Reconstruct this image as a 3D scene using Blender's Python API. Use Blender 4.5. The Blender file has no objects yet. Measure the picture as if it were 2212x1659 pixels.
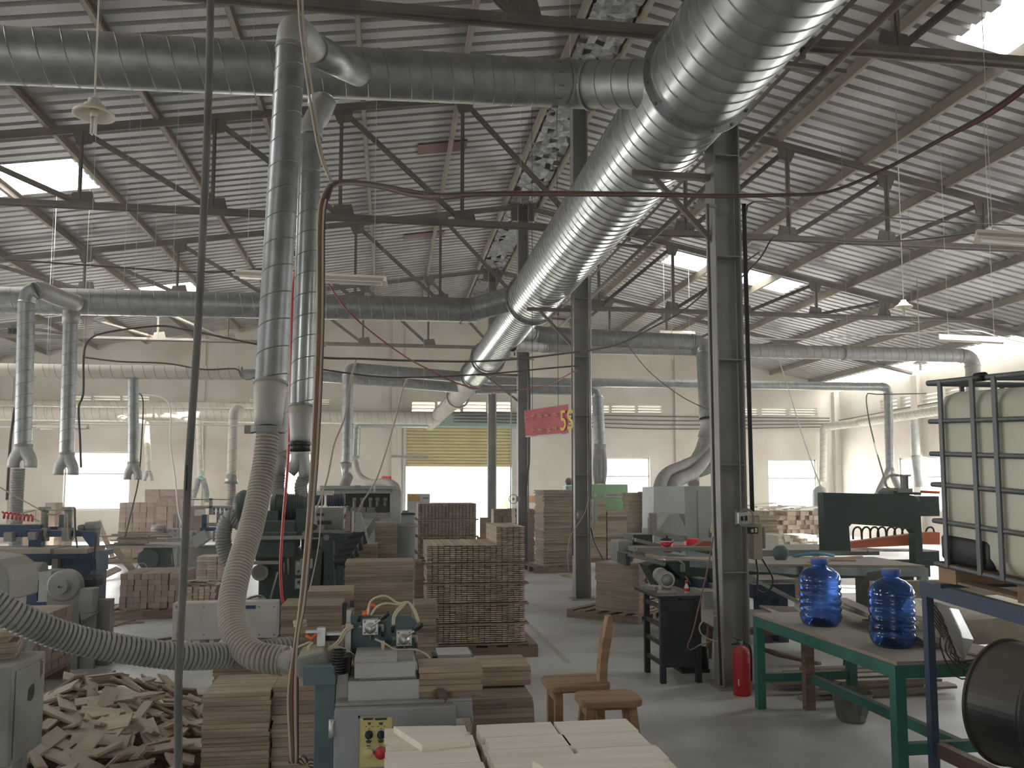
import bpy, math, random
from mathutils import Vector as V, Matrix, noise as mnoise
random.seed(7)
S = bpy.context.scene
COL = S.collection
PI = math.pi
R_ = math.radians
# ------------------------------------------------------------------ camera
FPX, CX, CY = 1788.0, 1106.0, 909.0
YAW, PITCH, EYE = math.atan(266/1788*math.cos(R_(4.65))), R_(4.65), 1.6
cam = bpy.data.objects.new('camera', bpy.data.cameras.new('camera'))
COL.objects.link(cam); S.camera = cam
cam.location = (0, 0, EYE); cam.rotation_euler = (PI/2+PITCH, 0, -YAW)
cam.data.sensor_width = 36; cam.data.lens = FPX/2212*36
cam.data.shift_y = (CY-829.5)/2212
cam.data.clip_start = .05; cam.data.clip_end = 300
_M = cam.rotation_euler.to_matrix()
def P(px, py, Y=None, Z=None, X=None):
    d = _M @ V(((px-CX)/FPX, -(py-CY)/FPX, -1))
    if Y is not None: t = Y/d.y
    elif Z is not None: t = (Z-EYE)/d.z
    else: t = X/d.x
    return V((d.x*t, d.y*t, EYE+d.z*t))
# ------------------------------------------------------------------ world, exposure
S.view_settings.view_transform = 'Standard'; S.view_settings.look = 'None'
S.view_settings.exposure = 0.0; S.view_settings.gamma = 1
S.view_settings.use_curve_mapping = False
w = bpy.data.worlds.new('sky'); S.world = w; w.use_nodes = True
wn = w.node_tree.nodes; bgn = wn['Background']
bgn.inputs['Color'].default_value = (.93, .97, 1, 1); bgn.inputs['Strength'].default_value = 3.0
S.cycles.max_bounces = 7; S.cycles.diffuse_bounces = 4; S.cycles.glossy_bounces = 3
S.cycles.transparent_max_bounces = 12; S.cycles.transmission_bounces = 6
S.cycles.sample_clamp_indirect = 4
# ------------------------------------------------------------------ room numbers
RX, RZ = 2.78, 7.85             # ridge
SL, SR = .155, .21              # slopes of the two roof sides
XL, XR = -17.0, 15.55
YF, YB = 27.0, -7.0             # end walls
COLY = [1.2, 6.53, 11.86, 17.19, 22.5]
CHORD = 5.45
def roofz(x): return RZ-(RX-x)*SL if x < RX else RZ-(x-RX)*SR
# daylight coming through the openings (area lamps hung just outside them)
LIGHT = 1.0
sn = bpy.data.lights.new('sun', 'SUN'); sn.energy = 24.0; sn.angle = .012; sn.color = (1, .96, .88)
so = bpy.data.objects.new('sun', sn); COL.objects.link(so); so.location = (0, 0, 20)
so.rotation_euler = V((-.12, .62, -1)).to_track_quat('-Z', 'Y').to_euler()
def daylight(name, loc, direction, sx, sy, watts, col=(1, .98, .95)):
    ld = bpy.data.lights.new(name, 'AREA'); ld.shape = 'RECTANGLE'; ld.size = sx; ld.size_y = sy
    ld.energy = watts*LIGHT; ld.color = col
    o = bpy.data.objects.new(name, ld); COL.objects.link(o); o.location = loc
    o.rotation_euler = V(direction).to_track_quat('-Z', 'Y').to_euler()
    return o
# openings: far wall windows (x0,x1,y0,y1 in photo pixels) become metres here
def far_rect(x0, x1, y0, y1):
    a = P(x0, y0, Y=YF); b = P(x1, y1, Y=YF)
    return (a.x, b.x, b.z, a.z)
FAR_WIN = [far_rect(140, 279, 975, 1102), far_rect(579, 682, 978, 1070), far_rect(1306, 1405, 988, 1096), far_rect(1658, 1766, 992, 1100)]
DOOR = far_rect(875, 1108, 924, 1160); DOOR = (DOOR[0], DOOR[1], 0.0, DOOR[3])
def rw(px0, px1, py0, py1):     # on the side wall
    a = P(px0, py0, X=XR); b = P(px1, py1, X=XR)
    return (b.y, a.y, b.z, a.z)
R_WIN = [(17.2, 23.6, .95, 2.75), (7.5, 13.4, .95, 2.75)]
a_ = P(1940, 990, X=XR); R_WIN[0] = (a_.y-6.0, a_.y, .95, a_.z)
# roof skylights: (x0,x1,y0,y1) on the roof
def rp(px, py):                 # photo pixel -> point on the roof sheet
    for side in (0, 1):
        lo, hi = 0.5, 60.
        d = _M @ V(((px-CX)/FPX, -(py-CY)/FPX, -1))
        s = SL if side == 0 else -SR
        # EYE+dz t = RZ + s*(dx t - RX)
        t = (RZ-s*RX-EYE)/(d.z-s*d.x)
        x = d.x*t
        if (side == 0 and x < RX) or (side == 1 and x >= RX): return V((x, d.y*t, EYE+d.z*t))
    return None
# ------------------------------------------------------------------ mesh helpers
class MB:
    def __init__(s): s.v = []; s.f = []; s.sm = []; s.mi = {}
    def add(s, vs, fs, smooth=False):
        b = len(s.v); s.v += [tuple(v) for v in vs]
        s.f += [tuple(b+i for i in f) for f in fs]; s.sm += [smooth]*len(fs); return s
    def box(s, c, d, rz=0, M=None):
        hx, hy, hz = d[0]/2, d[1]/2, d[2]/2
        m = M if M else Matrix.Rotation(rz, 3, 'Z')
        vs = [V(c)+m @ V((x*hx, y*hy, z*hz)) for x in (-1, 1) for y in (-1, 1) for z in (-1, 1)]
        return s.add(vs, [(0, 1, 3, 2), (4, 6, 7, 5), (0, 4, 5, 1), (2, 3, 7, 6), (0, 2, 6, 4), (1, 5, 7, 3)])
    def bb(s, x0, x1, y0, y1, z0, z1):
        return s.box(((x0+x1)/2, (y0+y1)/2, (z0+z1)/2), (abs(x1-x0), abs(y1-y0), abs(z1-z0)))
    def bar(s, a, b, w, h, up=(0, 0, 1)):
        a, b = V(a), V(b); d = b-a; L = d.length
        if L < 1e-6: return s
        d /= L; u = V(up)
        if abs(d.dot(u)) > .97: u = V((0, 1, 0))
        sd = d.cross(u).normalized(); u2 = sd.cross(d)
        m = Matrix((d, sd, u2)).transposed()
        return s.box((a+b)/2, (L, w, h), M=m)
    def angle(s, a, b, w=.05, t=.006, up=(0, 0, 1)):
        a, b = V(a), V(b); d = (b-a).normalized(); u = V(up)
        if abs(d.dot(u)) > .97: u = V((0, 1, 0))
        sd = d.cross(u).normalized(); u2 = sd.cross(d)
        s.bar(a, b, w, t, up); s.bar(a+sd*w/2+u2*w/2, b+sd*w/2+u2*w/2, t, w, up); return s
    def tube(s, pts, r, n=14, caps=True, closed=False):
        pts = [V(p) for p in pts]; k = len(pts)
        rs = r if isinstance(r, (list, tuple)) else [r]*k
        nrm = None; vs = []
        for i, p in enumerate(pts):
            if i == 0: t = pts[1]-p
            elif i == k-1: t = p-pts[i-1]
            else: t = (pts[i+1]-p).normalized()+(p-pts[i-1]).normalized()
            if t.length < 1e-9: t = V((0, 0, 1))
            t.normalize()
            if nrm is None:
                nrm = t.orthogonal().normalized()
            else:
                nrm = nrm-t*nrm.dot(t)
                nrm = nrm.normalized() if nrm.length > 1e-6 else t.orthogonal().normalized()
            bi = t.cross(nrm)
            for j in range(n):
                a = 2*PI*j/n; vs.append(p+(nrm*math.cos(a)+bi*math.sin(a))*rs[i])
        fs = [(i*n+j, i*n+(j+1) % n, (i+1)*n+(j+1) % n, (i+1)*n+j) for i in range(k-1) for j in range(n)]
        s.add(vs, fs, True)
        if caps:
            b = len(s.v)-len(vs)
            s.f.append(tuple(b+j for j in reversed(range(n)))); s.sm.append(False)
            s.f.append(tuple(b+(k-1)*n+j for j in range(n))); s.sm.append(False)
        return s
    def cyl(s, a, b, r, n=20, r2=None, caps=True): return s.tube([a, b], [r, r if r2 is None else r2], n, caps)
    def ring(s, c, ax, r0, r1, th, n=32):            # flat annulus with thickness
        c = V(c); ax = V(ax).normalized(); u = ax.orthogonal().normalized(); v = ax.cross(u); vs = []
        for j in range(n):
            a = 2*PI*j/n; d = u*math.cos(a)+v*math.sin(a)
            vs += [c+d*r0-ax*th/2, c+d*r1-ax*th/2, c+d*r1+ax*th/2, c+d*r0+ax*th/2]
        fs = []
        for j in range(n):
            k = (j+1) % n
            for q in range(4): fs.append((j*4+q, k*4+q, k*4+(q+1) % 4, j*4+(q+1) % 4))
        return s.add(vs, fs, False)
    def lathe(s, prof, c=(0, 0, 0), ax=(0, 0, 1), n=24, smooth=True):   # prof [(r,h)...]
        c = V(c); ax = V(ax).normalized(); u = ax.orthogonal().normalized(); v = ax.cross(u); vs = []
        for r, h in prof:
            for j in range(n):
                a = 2*PI*j/n; vs.append(c+ax*h+(u*math.cos(a)+v*math.sin(a))*max(r, 1e-4))
        fs = [(i*n+j, i*n+(j+1) % n, (i+1)*n+(j+1) % n, (i+1)*n+j) for i in range(len(prof)-1) for j in range(n)]
        return s.add(vs, fs, smooth)
    def prism(s, poly, vec):                       # planar polygon swept along vec
        n = len(poly); vec = V(vec); vs = [V(p) for p in poly]+[V(p)+vec for p in poly]
        fs = [tuple(reversed(range(n))), tuple(range(n, 2*n))]+[(i, (i+1) % n, n+(i+1) % n, n+i) for i in range(n)]
        return s.add(vs, fs)
    def spiral(s, a, b, r, pitch=.12, bump=.005, n=28, r2=None):       # spiral-seamed duct
        a, b = V(a), V(b); L = (b-a).length; d = (b-a)/L; u = d.orthogonal().normalized(); v = d.cross(u)
        K = max(1, int(round(L/pitch))); pt = L/K; r2 = r if r2 is None else r2; vs = []
        N = K*n+1; hw = (.003+r*.014)/pt; q = ((-hw, -.15), (0, 1), (hw, -.15))
        for i in range(N):
            an = 2*PI*i/n; e = u*math.cos(an)+v*math.sin(an)
            for o, h in q:
                t = min(max((i/n+o)*pt, 0), L); rr = r+(r2-r)*t/L+h*bump; vs.append(a+d*t+e*rr)
        fs = []
        for i in range(N-1):
            fs.append((i*3, (i+1)*3, (i+1)*3+1, i*3+1)); fs.append((i*3+1, (i+1)*3+1, (i+1)*3+2, i*3+2))
        f0 = len(s.f); s.add(vs, [tuple(reversed(f)) for f in fs], False)
        for q_ in range(f0, len(s.f)): s.mi[q_] = 1
        s.tube([a, b], [r, r2], n, False)
        return s
    def hose(s, pts, r, pitch=.014, amp=.09, n=26):    # ribbed flexible hose along a smooth curve
        c = curve(pts, max(24, int(plen(pts)/(pitch/4)))); rs = [r*(1+amp*(.7, .7, .2, -1.7)[i % 4]) for i in range(len(c))]
        f0 = len(s.f); s.tube(c, rs, n, caps=True); s.sm[f0:] = [False]*(len(s.f)-f0); return s
    def build(s, name, mat, parent=None, bevel=0, autos=False):
        me = bpy.data.meshes.new(name); off = V(parent_world(parent)) if parent else V((0, 0, 0))
        me.from_pydata([(v[0]-off.x, v[1]-off.y, v[2]-off.z) for v in s.v], [], s.f)
        me.polygons.foreach_set('use_smooth', s.sm); me.update()
        me.materials.append(mat)
        if s.mi:
            me.materials.append(M_['seam'])
            for q_, i_ in s.mi.items(): me.polygons[q_].material_index = i_
        o = bpy.data.objects.new(name, me); COL.objects.link(o)
        if parent: o.parent = parent
        if bevel:
            m = o.modifiers.new('edge', 'BEVEL'); m.width = bevel; m.segments = 2; m.limit_method = 'ANGLE'; m.angle_limit = R_(40)
        return o
_PW = {}
def parent_world(o): return _PW.get(o.name, (0, 0, 0))
def curve(pts, n):                                  # Catmull-Rom through pts, n samples, even spacing
    pts = [V(p) for p in pts]
    if len(pts) == 2: return [pts[0].lerp(pts[1], i/(n-1)) for i in range(n)]
    q = [pts[0]*2-pts[1]]+pts+[pts[-1]*2-pts[-2]]; fine = []
    for i in range(1, len(q)-2):
        a, b, c, d = q[i-1], q[i], q[i+1], q[i+2]
        for k in range(24):
            t = k/24; fine.append(.5*((2*b)+(c-a)*t+(2*a-5*b+4*c-d)*t*t+(3*b-a-3*c+d)*t**3))
    fine.append(pts[-1]); acc = [0]
    for i in range(1, len(fine)): acc.append(acc[-1]+(fine[i]-fine[i-1]).length)
    out = []; j = 0
    for i in range(n):
        T = acc[-1]*i/(n-1)
        while j < len(acc)-2 and acc[j+1] < T: j += 1
        sgl = acc[j+1]-acc[j]; out.append(fine[j].lerp(fine[j+1], (T-acc[j])/sgl if sgl > 1e-9 else 0))
    return out
def plen(pts):
    c = [V(p) for p in pts]; return sum((c[i+1]-c[i]).length for i in range(len(c)-1))*1.03
def thing(name, label, cat, loc, group=None):
    o = bpy.data.objects.new(name, None); COL.objects.link(o); o.location = loc; o.empty_display_size = .1
    _PW[o.name] = tuple(loc); return tag(o, label, cat, group)
def tag(o, label, cat, group=None, kind=None):
    if label: o['label'] = label
    if cat: o['category'] = cat
    if group: o['group'] = group
    if kind: o['kind'] = kind
    return o
def one(mb, name, mat, label, cat, group=None, kind=None, bevel=0):
    return tag(mb.build(name, mat, bevel=bevel), label, cat, group, kind)
def struct(mb, name, mat, parent=None):
    o = mb.build(name, mat, parent)
    if not parent: o['kind'] = 'structure'
    return o
def kids(o): return [c for c in bpy.data.objects if c.parent is o]
def copy_tree(src, parent=None, ch=None):
    c = src.copy(); COL.objects.link(c); c.parent = parent
    for k in (ch if ch is not None else kids(src)):
        copy_tree(k, c, kids(k))
    return c
def part_label(o, s): o['label'] = s; return o
def text(body, name, mat, parent, loc, rot, size, ext=.001, align='CENTER', sx=1):
    cu = bpy.data.curves.new(name, 'FONT'); cu.body = body; cu.size = size; cu.extrude = ext
    cu.align_x = align; cu.align_y = 'CENTER'; cu.materials.append(mat)
    tmp = bpy.data.objects.new(name+'_tmp', cu); me = bpy.data.meshes.new_from_object(tmp); bpy.data.objects.remove(tmp)
    me.materials.clear(); me.materials.append(mat); o = bpy.data.objects.new(name, me); COL.objects.link(o)
    off = V(parent_world(parent)) if parent else V((0, 0, 0))
    o.location = V(loc)-off; o.rotation_euler = rot; o.scale = (sx, 1, 1); o.parent = parent
    return o
# ------------------------------------------------------------------ materials
def mat(name, c, rough=.6, metal=0, c2=None, sc=4, amt=1.0, bump=0, bsc=40, dust=0, dustc=(.42, .36, .28), stretch=None, obj_var=0, detail=5, ramp=(.35, .65), alpha=1, trans=0, coat=0):
    m = bpy.data.materials.new(name); m.use_nodes = True; nt = m.node_tree; N = nt.nodes; L = nt.links
    b = N['Principled BSDF']; b.inputs['Roughness'].default_value = rough; b.inputs['Metallic'].default_value = metal
    c = (*c, 1); b.inputs['Base Color'].default_value = c
    if trans: b.inputs['Transmission Weight'].default_value = trans
    if coat: b.inputs['Coat Weight'].default_value = coat
    tc = N.new('ShaderNodeTexCoord'); src = tc.outputs['Object']; cur = None
    if stretch:
        mp = N.new('ShaderNodeMapping'); mp.inputs['Scale'].default_value = stretch
        L.new(src, mp.inputs[0]); src = mp.outputs[0]
        if obj_var:
            oi = N.new('ShaderNodeObjectInfo'); sc_ = N.new('ShaderNodeVectorMath'); sc_.operation = 'MULTIPLY_ADD'
            sc_.inputs[1].default_value = (1, 1, 1); L.new(src, sc_.inputs[0])
            mm = N.new('ShaderNodeMath'); mm.operation = 'MULTIPLY'; mm.inputs[1].default_value = 37; L.new(oi.outputs['Random'], mm.inputs[0])
            L.new(mm.outputs[0], sc_.inputs[2]); src = sc_.outputs[0]
    if c2:
        nz = N.new('ShaderNodeTexNoise'); nz.inputs['Scale'].default_value = sc; nz.inputs['Detail'].default_value = detail
        L.new(src, nz.inputs['Vector'])
        cr = N.new('ShaderNodeValToRGB'); cr.color_ramp.elements[0].position = ramp[0]; cr.color_ramp.elements[1].position = ramp[1]
        cr.color_ramp.elements[0].color = c; cr.color_ramp.elements[1].color = (*c2, 1)
        L.new(nz.outputs['Fac'], cr.inputs[0]); cur = cr.outputs[0]
    if obj_var:
        oi2 = N.new('ShaderNodeObjectInfo'); hs = N.new('ShaderNodeHueSaturation')
        mr = N.new('ShaderNodeMapRange'); mr.inputs[3].default_value = 1-obj_var; mr.inputs[4].default_value = 1+obj_var
        L.new(oi2.outputs['Random'], mr.inputs[0]); L.new(mr.outputs[0], hs.inputs['Value'])
        if cur: L.new(cur, hs.inputs['Color'])
        else: hs.inputs['Color'].default_value = c
        cur = hs.outputs[0]
    if dust:                                           # fine sawdust on whatever faces up; on scrap wood also painted-in window light
        g = N.new('ShaderNodeNewGeometry'); sx = N.new('ShaderNodeSeparateXYZ'); L.new(g.outputs['Normal'], sx.inputs[0])
        mr = N.new('ShaderNodeMapRange'); mr.inputs[1].default_value = .15; mr.inputs[2].default_value = .9; mr.inputs[4].default_value = dust
        L.new(sx.outputs['Z'], mr.inputs[0])
        mx = N.new('ShaderNodeMixRGB'); L.new(mr.outputs[0], mx.inputs[0]); mx.inputs[2].default_value = (*dustc, 1)
        if cur: L.new(cur, mx.inputs[1])
        else: mx.inputs[1].default_value = c
        cur = mx.outputs[0]
        if metal:
            iv = N.new('ShaderNodeMath'); iv.operation = 'MULTIPLY_ADD'; iv.inputs[1].default_value = -metal; iv.inputs[2].default_value = metal
            L.new(mr.outputs[0], iv.inputs[0]); L.new(iv.outputs[0], b.inputs['Metallic'])
        rr = N.new('ShaderNodeMapRange'); rr.inputs[3].default_value = rough; rr.inputs[4].default_value = .9
        L.new(mr.outputs[0], rr.inputs[0]); L.new(rr.outputs[0], b.inputs['Roughness'])
    if cur: L.new(cur, b.inputs['Base Color'])
    if bump:
        n2 = N.new('ShaderNodeTexNoise'); n2.inputs['Scale'].default_value = bsc; n2.inputs['Detail'].default_value = 4
        L.new(src, n2.inputs['Vector']); bp = N.new('ShaderNodeBump'); bp.inputs['Strength'].default_value = bump
        bp.inputs['Distance'].default_value = .02
        L.new(n2.outputs['Fac'], bp.inputs['Height']); L.new(bp.outputs[0], b.inputs['Normal'])
    return m
def woodmat(name, c1, c2, ax=0, var=.12, sc=1.0, dust=.0):
    st = [22*sc]*3; st[ax] = 1.6*sc
    return mat(name, c1, .75, c2=c2, sc=1.6, stretch=tuple(st), obj_var=var, detail=6, ramp=(.4, .62), dust=dust, dustc=(.62, .56, .47))
M_ = {}
M_['galv'] = mat('galvanised', (.36, .375, .375), .42, .75, c2=(.28, .29, .285), sc=9, detail=3, dust=.85, dustc=(.36, .33, .27), bump=.05, bsc=14)
M_['galv_new'] = mat('bright_galvanised', (.56, .58, .58), .30, .92, c2=(.44, .46, .47), sc=7, detail=3, dust=.8, dustc=(.40, .37, .31), bump=.06, bsc=10)
M_['galv_dusty'] = mat('dusty_galvanised', (.42, .43, .42), .6, .45, c2=(.36, .35, .31), sc=5, dust=.95, dustc=(.42, .38, .30))
M_['beigeduct'] = mat('dust_coated_duct', (.62, .57, .49), .8, 0, c2=(.54, .49, .41), sc=5, dust=.7, dustc=(.62, .56, .46))
M_['seam'] = mat('dark_duct_seam', (.24, .245, .24), .5, .6, dust=.3, dustc=(.25, .23, .19))  # seam ridges coloured darker than the duct sheet
M_['steel'] = mat('grey_painted_steel', (.22, .22, .21), .55, .1, c2=(.29, .28, .26), sc=3, dust=.7, dustc=(.30, .27, .22), bump=.03)
M_['truss'] = mat('truss_paint', (.13, .118, .10), .75, 0, c2=(.19, .165, .13), sc=2.5, dust=.75, dustc=(.40, .34, .26))
M_['purlin'] = mat('purlin_paint', (.18, .155, .12), .8, 0, c2=(.25, .21, .165), sc=1.5, dust=.6, dustc=(.38, .32, .24))
M_['roof'] = mat('roof_sheet', (.36, .355, .335), .55, .2, c2=(.27, .265, .245), sc=1.2, detail=4)
M_['foil'] = mat('torn_foil', (.22, .22, .215), .55, .4, c2=(.12, .12, .115), sc=12, bump=.8, bsc=9)
M_['plaster'] = mat('stained_plaster', (.63, .585, .51), .9, 0, c2=(.48, .42, .345), sc=.55, detail=9, ramp=(.38, .68), bump=.05, bsc=6)
M_['concrete'] = mat('dusty_concrete', (.66, .66, .635), .46, 0, c2=(.38, .37, .335), sc=.8, detail=11, ramp=(.40, .66), bump=.05, bsc=5)
M_['frame'] = mat('window_frame_paint', (.5, .5, .46), .6)
M_['shutter'] = mat('cream_shutter', (.62, .52, .26), .5, .1, c2=(.55, .46, .23), sc=3)
M_['greenp'] = mat('pale_green_steel', (.28, .40, .33), .6, 0, c2=(.24, .34, .28), sc=3)
M_['hose'] = mat('ribbed_hose_beige', (.36, .335, .285), .7, 0, c2=(.31, .285, .24), sc=6, dust=.5, dustc=(.45, .41, .34))
M_['hosegrey'] = mat('ribbed_hose_grey', (.19, .195, .19), .65, 0, c2=(.28, .28, .26), sc=6, dust=.5, dustc=(.40, .37, .31))
M_['black'] = mat('black_rubber', (.015, .015, .016), .5)
M_['cable'] = mat('dark_cable', (.06, .045, .035), .7, dust=.4)
M_['cablebeige'] = mat('beige_tube', (.42, .36, .28), .6)
M_['cablewhite'] = mat('pale_cable', (.75, .74, .70), .6)
M_['cablered'] = mat('red_tube', (.26, .05, .04), .5, dust=.4)
M_['cablebrown'] = mat('brown_tube', (.15, .075, .05), .6, dust=.5)
M_['white'] = mat('white_enamel', (.62, .62, .58), .5, c2=(.54, .54, .50), sc=4, dust=.3)
M_['cabinet'] = mat('light_grey_enamel', (.40, .43, .41), .5, c2=(.34, .365, .345), sc=3, dust=.5)
M_['dkgreen'] = mat('dark_green_enamel', (.024, .045, .038), .5, c2=(.03, .054, .046), sc=4, dust=.5, dustc=(.25, .24, .20))
M_['tealpaint'] = mat('blue_grey_enamel', (.075, .13, .14), .5, c2=(.06, .105, .115), sc=4, dust=.35, dustc=(.3, .3, .27))
M_['blue'] = mat('blue_enamel', (.025, .06, .13), .5, c2=(.03, .055, .10), sc=5, dust=.5)
M_['tablegreen'] = mat('green_table_paint', (.035, .16, .12), .55, c2=(.03, .12, .095), sc=7, dust=.6, dustc=(.28, .26, .21))
M_['rackblue'] = mat('blue_rack_paint', (.03, .06, .12), .6, c2=(.05, .07, .10), sc=6, dust=.5)
M_['castgrey'] = mat('grey_machine_casting', (.30, .31, .29), .6, .2, c2=(.24, .25, .23), sc=5, dust=.6)
M_['alu'] = mat('aluminium', (.62, .63, .63), .4, .8, c2=(.5, .51, .51), sc=10, dust=.3)
M_['red'] = mat('red_enamel', (.42, .02, .03), .4, dust=.25)
M_['redplastic'] = mat('red_plastic', (.75, .02, .02), .35)
M_['orange'] = mat('orange_plastic', (.75, .15, .04), .45)
M_['yellow'] = mat('yellow_panel', (.58, .50, .20), .5, c2=(.5, .43, .18), sc=6)
M_['ink'] = mat('printed_ink', (.03, .03, .03), .6)
M_['inkred'] = mat('orange_ink', (.7, .12, .03), .6)
M_['bannerred'] = mat('banner_cloth', (.46, .085, .11), .6, c2=(.38, .065, .09), sc=3, bump=.4, bsc=4)
M_['banneryellow'] = mat('banner_yellow', (.75, .55, .08), .6)
M_['board'] = woodmat('pine_panel', (.345, .27, .205), (.235, .18, .132), 0, .17)
M_['boardlight'] = woodmat('fresh_pine_panel', (.82, .77, .67), (.76, .70, .59), 0, .03, .6)
M_['boardY'] = woodmat('pine_strip', (.46, .345, .25), (.36, .26, .18), 1)
M_['endgrain'] = mat('end_grain_strip', (.62, .51, .41), .8, c2=(.42, .33, .25), sc=9, obj_var=.22, detail=6)
M_['brickwood'] = mat('dusty_pink_block', (.37, .285, .235), .85, c2=(.30, .225, .18), sc=6, obj_var=.16)
M_['scrap'] = woodmat('scrap_wood', (.44, .355, .275), (.34, .26, .195), 0, .22, dust=.5)  # pale tops: dust plus window light put into the colour
M_['pallet'] = woodmat('old_pallet_wood', (.24, .165, .11), (.165, .11, .07), 0, .1, dust=.3)
M_['sawdust'] = mat('sawdust', (.40, .30, .20), .95, c2=(.27, .19, .12), sc=14, bump=1, bsc=60)
M_['chairwood'] = woodmat('varnished_chair_wood', (.36, .235, .14), (.25, .16, .095), 0, .04, .6)
M_['plywood'] = mat('dusty_plywood', (.33, .29, .235), .8, c2=(.26, .22, .17), sc=3, dust=.8, dustc=(.40, .365, .31))
M_['brownsteel'] = mat('rust_red_steel', (.12, .065, .05), .7, dust=.6)
M_['drum'] = mat('black_drum_paint', (.018, .017, .016), .42, .2, c2=(.035, .032, .028), sc=4, dust=.7, dustc=(.16, .135, .10))
M_['tote'] = mat('milky_plastic', (.56, .555, .44), .45, c2=(.52, .515, .40), sc=2)
M_['totecage'] = mat('galvanised_cage', (.13, .14, .145), .5, .5, dust=.5, dustc=(.3, .28, .24))
M_['waterblue'] = mat('blue_bottle_plastic', (.30, .50, .95), .08, trans=1)
M_['leaf'] = mat('leaf_green', (.34, .46, .20), .7, c2=(.42, .52, .26), sc=3)
M_['bark'] = mat('tree_bark', (.6, .6, .52), .9, c2=(.45, .46, .38), sc=8)
M_['ground'] = mat('yard_ground', (.62, .60, .52), .9, c2=(.5, .52, .38), sc=1)
M_['fluor'] = mat('dusty_lamp_housing', (.66, .62, .52), .6, dust=.4)
M_['tube'] = mat('unlit_lamp_glass', (.75, .73, .68), .3)
M_['dirtygrey'] = mat('dirty_grey_enamel', (.23, .235, .21), .55, c2=(.18, .18, .155), sc=6, dust=.3)
M_['cloth'] = mat('faded_cloth', (.10, .10, .085), .9, c2=(.07, .07, .06), sc=4, bump=.4, bsc=5)
M_['plastic'] = mat('clear_plastic_sheet', (.45, .46, .45), .25, alpha=.5, trans=.7)
M_['cardboard'] = mat('cardboard', (.32, .20, .12), .85)
M_['rubberred'] = mat('coiled_red_hose', (.50, .06, .05), .4)
# translucent roof sheet
def panemat(name, mixv, col):
    m = bpy.data.materials.new(name); m.use_nodes = True; N = m.node_tree.nodes; L = m.node_tree.links
    N.remove(N['Principled BSDF']); o = N['Material Output']; t = N.new('ShaderNodeBsdfTransparent'); tl = N.new('ShaderNodeBsdfTranslucent')
    t.inputs[0].default_value = (*col, 1); tl.inputs[0].default_value = (*col, 1); mx = N.new('ShaderNodeMixShader'); mx.inputs[0].default_value = mixv
    L.new(t.outputs[0], mx.inputs[1]); L.new(tl.outputs[0], mx.inputs[2]); L.new(mx.outputs[0], o.inputs[0]); return m
M_['skylight'] = panemat('translucent_roof_sheet', .35, (.97, .98, 1))
M_['skylight2'] = panemat('milky_eave_sheet', .93, (.97, .98, 1))
# ------------------------------------------------------------------ floor and walls
struct(MB().bb(XL-.3, XR+.3, YB-.3, YF+.3, -.2, 0), 'floor', M_['concrete'])
def wall_cells(axis, at, th, lo, hi, top, holes, name):
    """a wall with rectangular openings; axis 'x' runs along X at depth at, axis 'y' along Y"""
    us = sorted({lo, hi, *[h[0] for h in holes], *[h[1] for h in holes], *([RX] if axis == 'x' else [])})
    m = MB()
    for u0, u1 in zip(us, us[1:]):
        um = (u0+u1)/2; hs = sorted([(h[2], h[3]) for h in holes if h[0] <= um <= h[1]]); z = 0; segs = []
        for a, b in hs:
            if a > z+1e-4: segs.append((z, a))
            z = b
        segs.append((z, None))
        for a, b in segs:
            t0 = b if b is not None else top(u0); t1 = b if b is not None else top(u1)
            if axis == 'x': q = [(u0, at, a), (u1, at, a), (u1, at, t1), (u0, at, t0)]; m.prism(q, (0, th, 0))
            else: q = [(at, u0, a), (at, u1, a), (at, u1, t1), (at, u0, t0)]; m.prism(q, (th, 0, 0))
    return struct(m, name, M_['plaster'])
LOUV = []                                            # louvred vents high on the far wall
for x0, x1, n, y0, y1 in ((136, 325, 3, 854, 872), (537, 717, 3, 862, 876), (887, 1108, 4, 868, 891), (1262, 1432, 3, 875, 893), (1580, 1768, 3, 881, 898)):
    wdt = (x1-x0)/n
    for k in range(n): LOUV.append(far_rect(x0+k*wdt+3, x0+(k+1)*wdt-3, y0, y1))
LOUV_R = []
for k in range(4):
    y1 = 24.4-k*1.05
    LOUV_R.append((y1-.9, y1, 4.05, 4.4))
for k in range(3):
    y1 = 18.4-k*1.05
    LOUV_R.append((y1-.9, y1, 4.05, 4.4))
wall_cells('x', YF, .2, XL, XR, lambda u: roofz(u)-.004, FAR_WIN+[DOOR]+LOUV, 'wall_back')
wall_cells('y', XR, .2, YB, YF, lambda u: 4.97, R_WIN+LOUV_R, 'wall_right')
wall_cells('y', XL-.2, .2, YB, YF, lambda u: roofz(XL)-.06, [(2, 5, 0, 3.2), (9, 12, .9, 2.8), (16, 19, .9, 2.8)], 'wall_left')
wall_cells('x', YB-.2, .2, XL, XR, lambda u: roofz(u)-.06, [(-5, -2, 0, 3.2)], 'wall_front')
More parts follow.
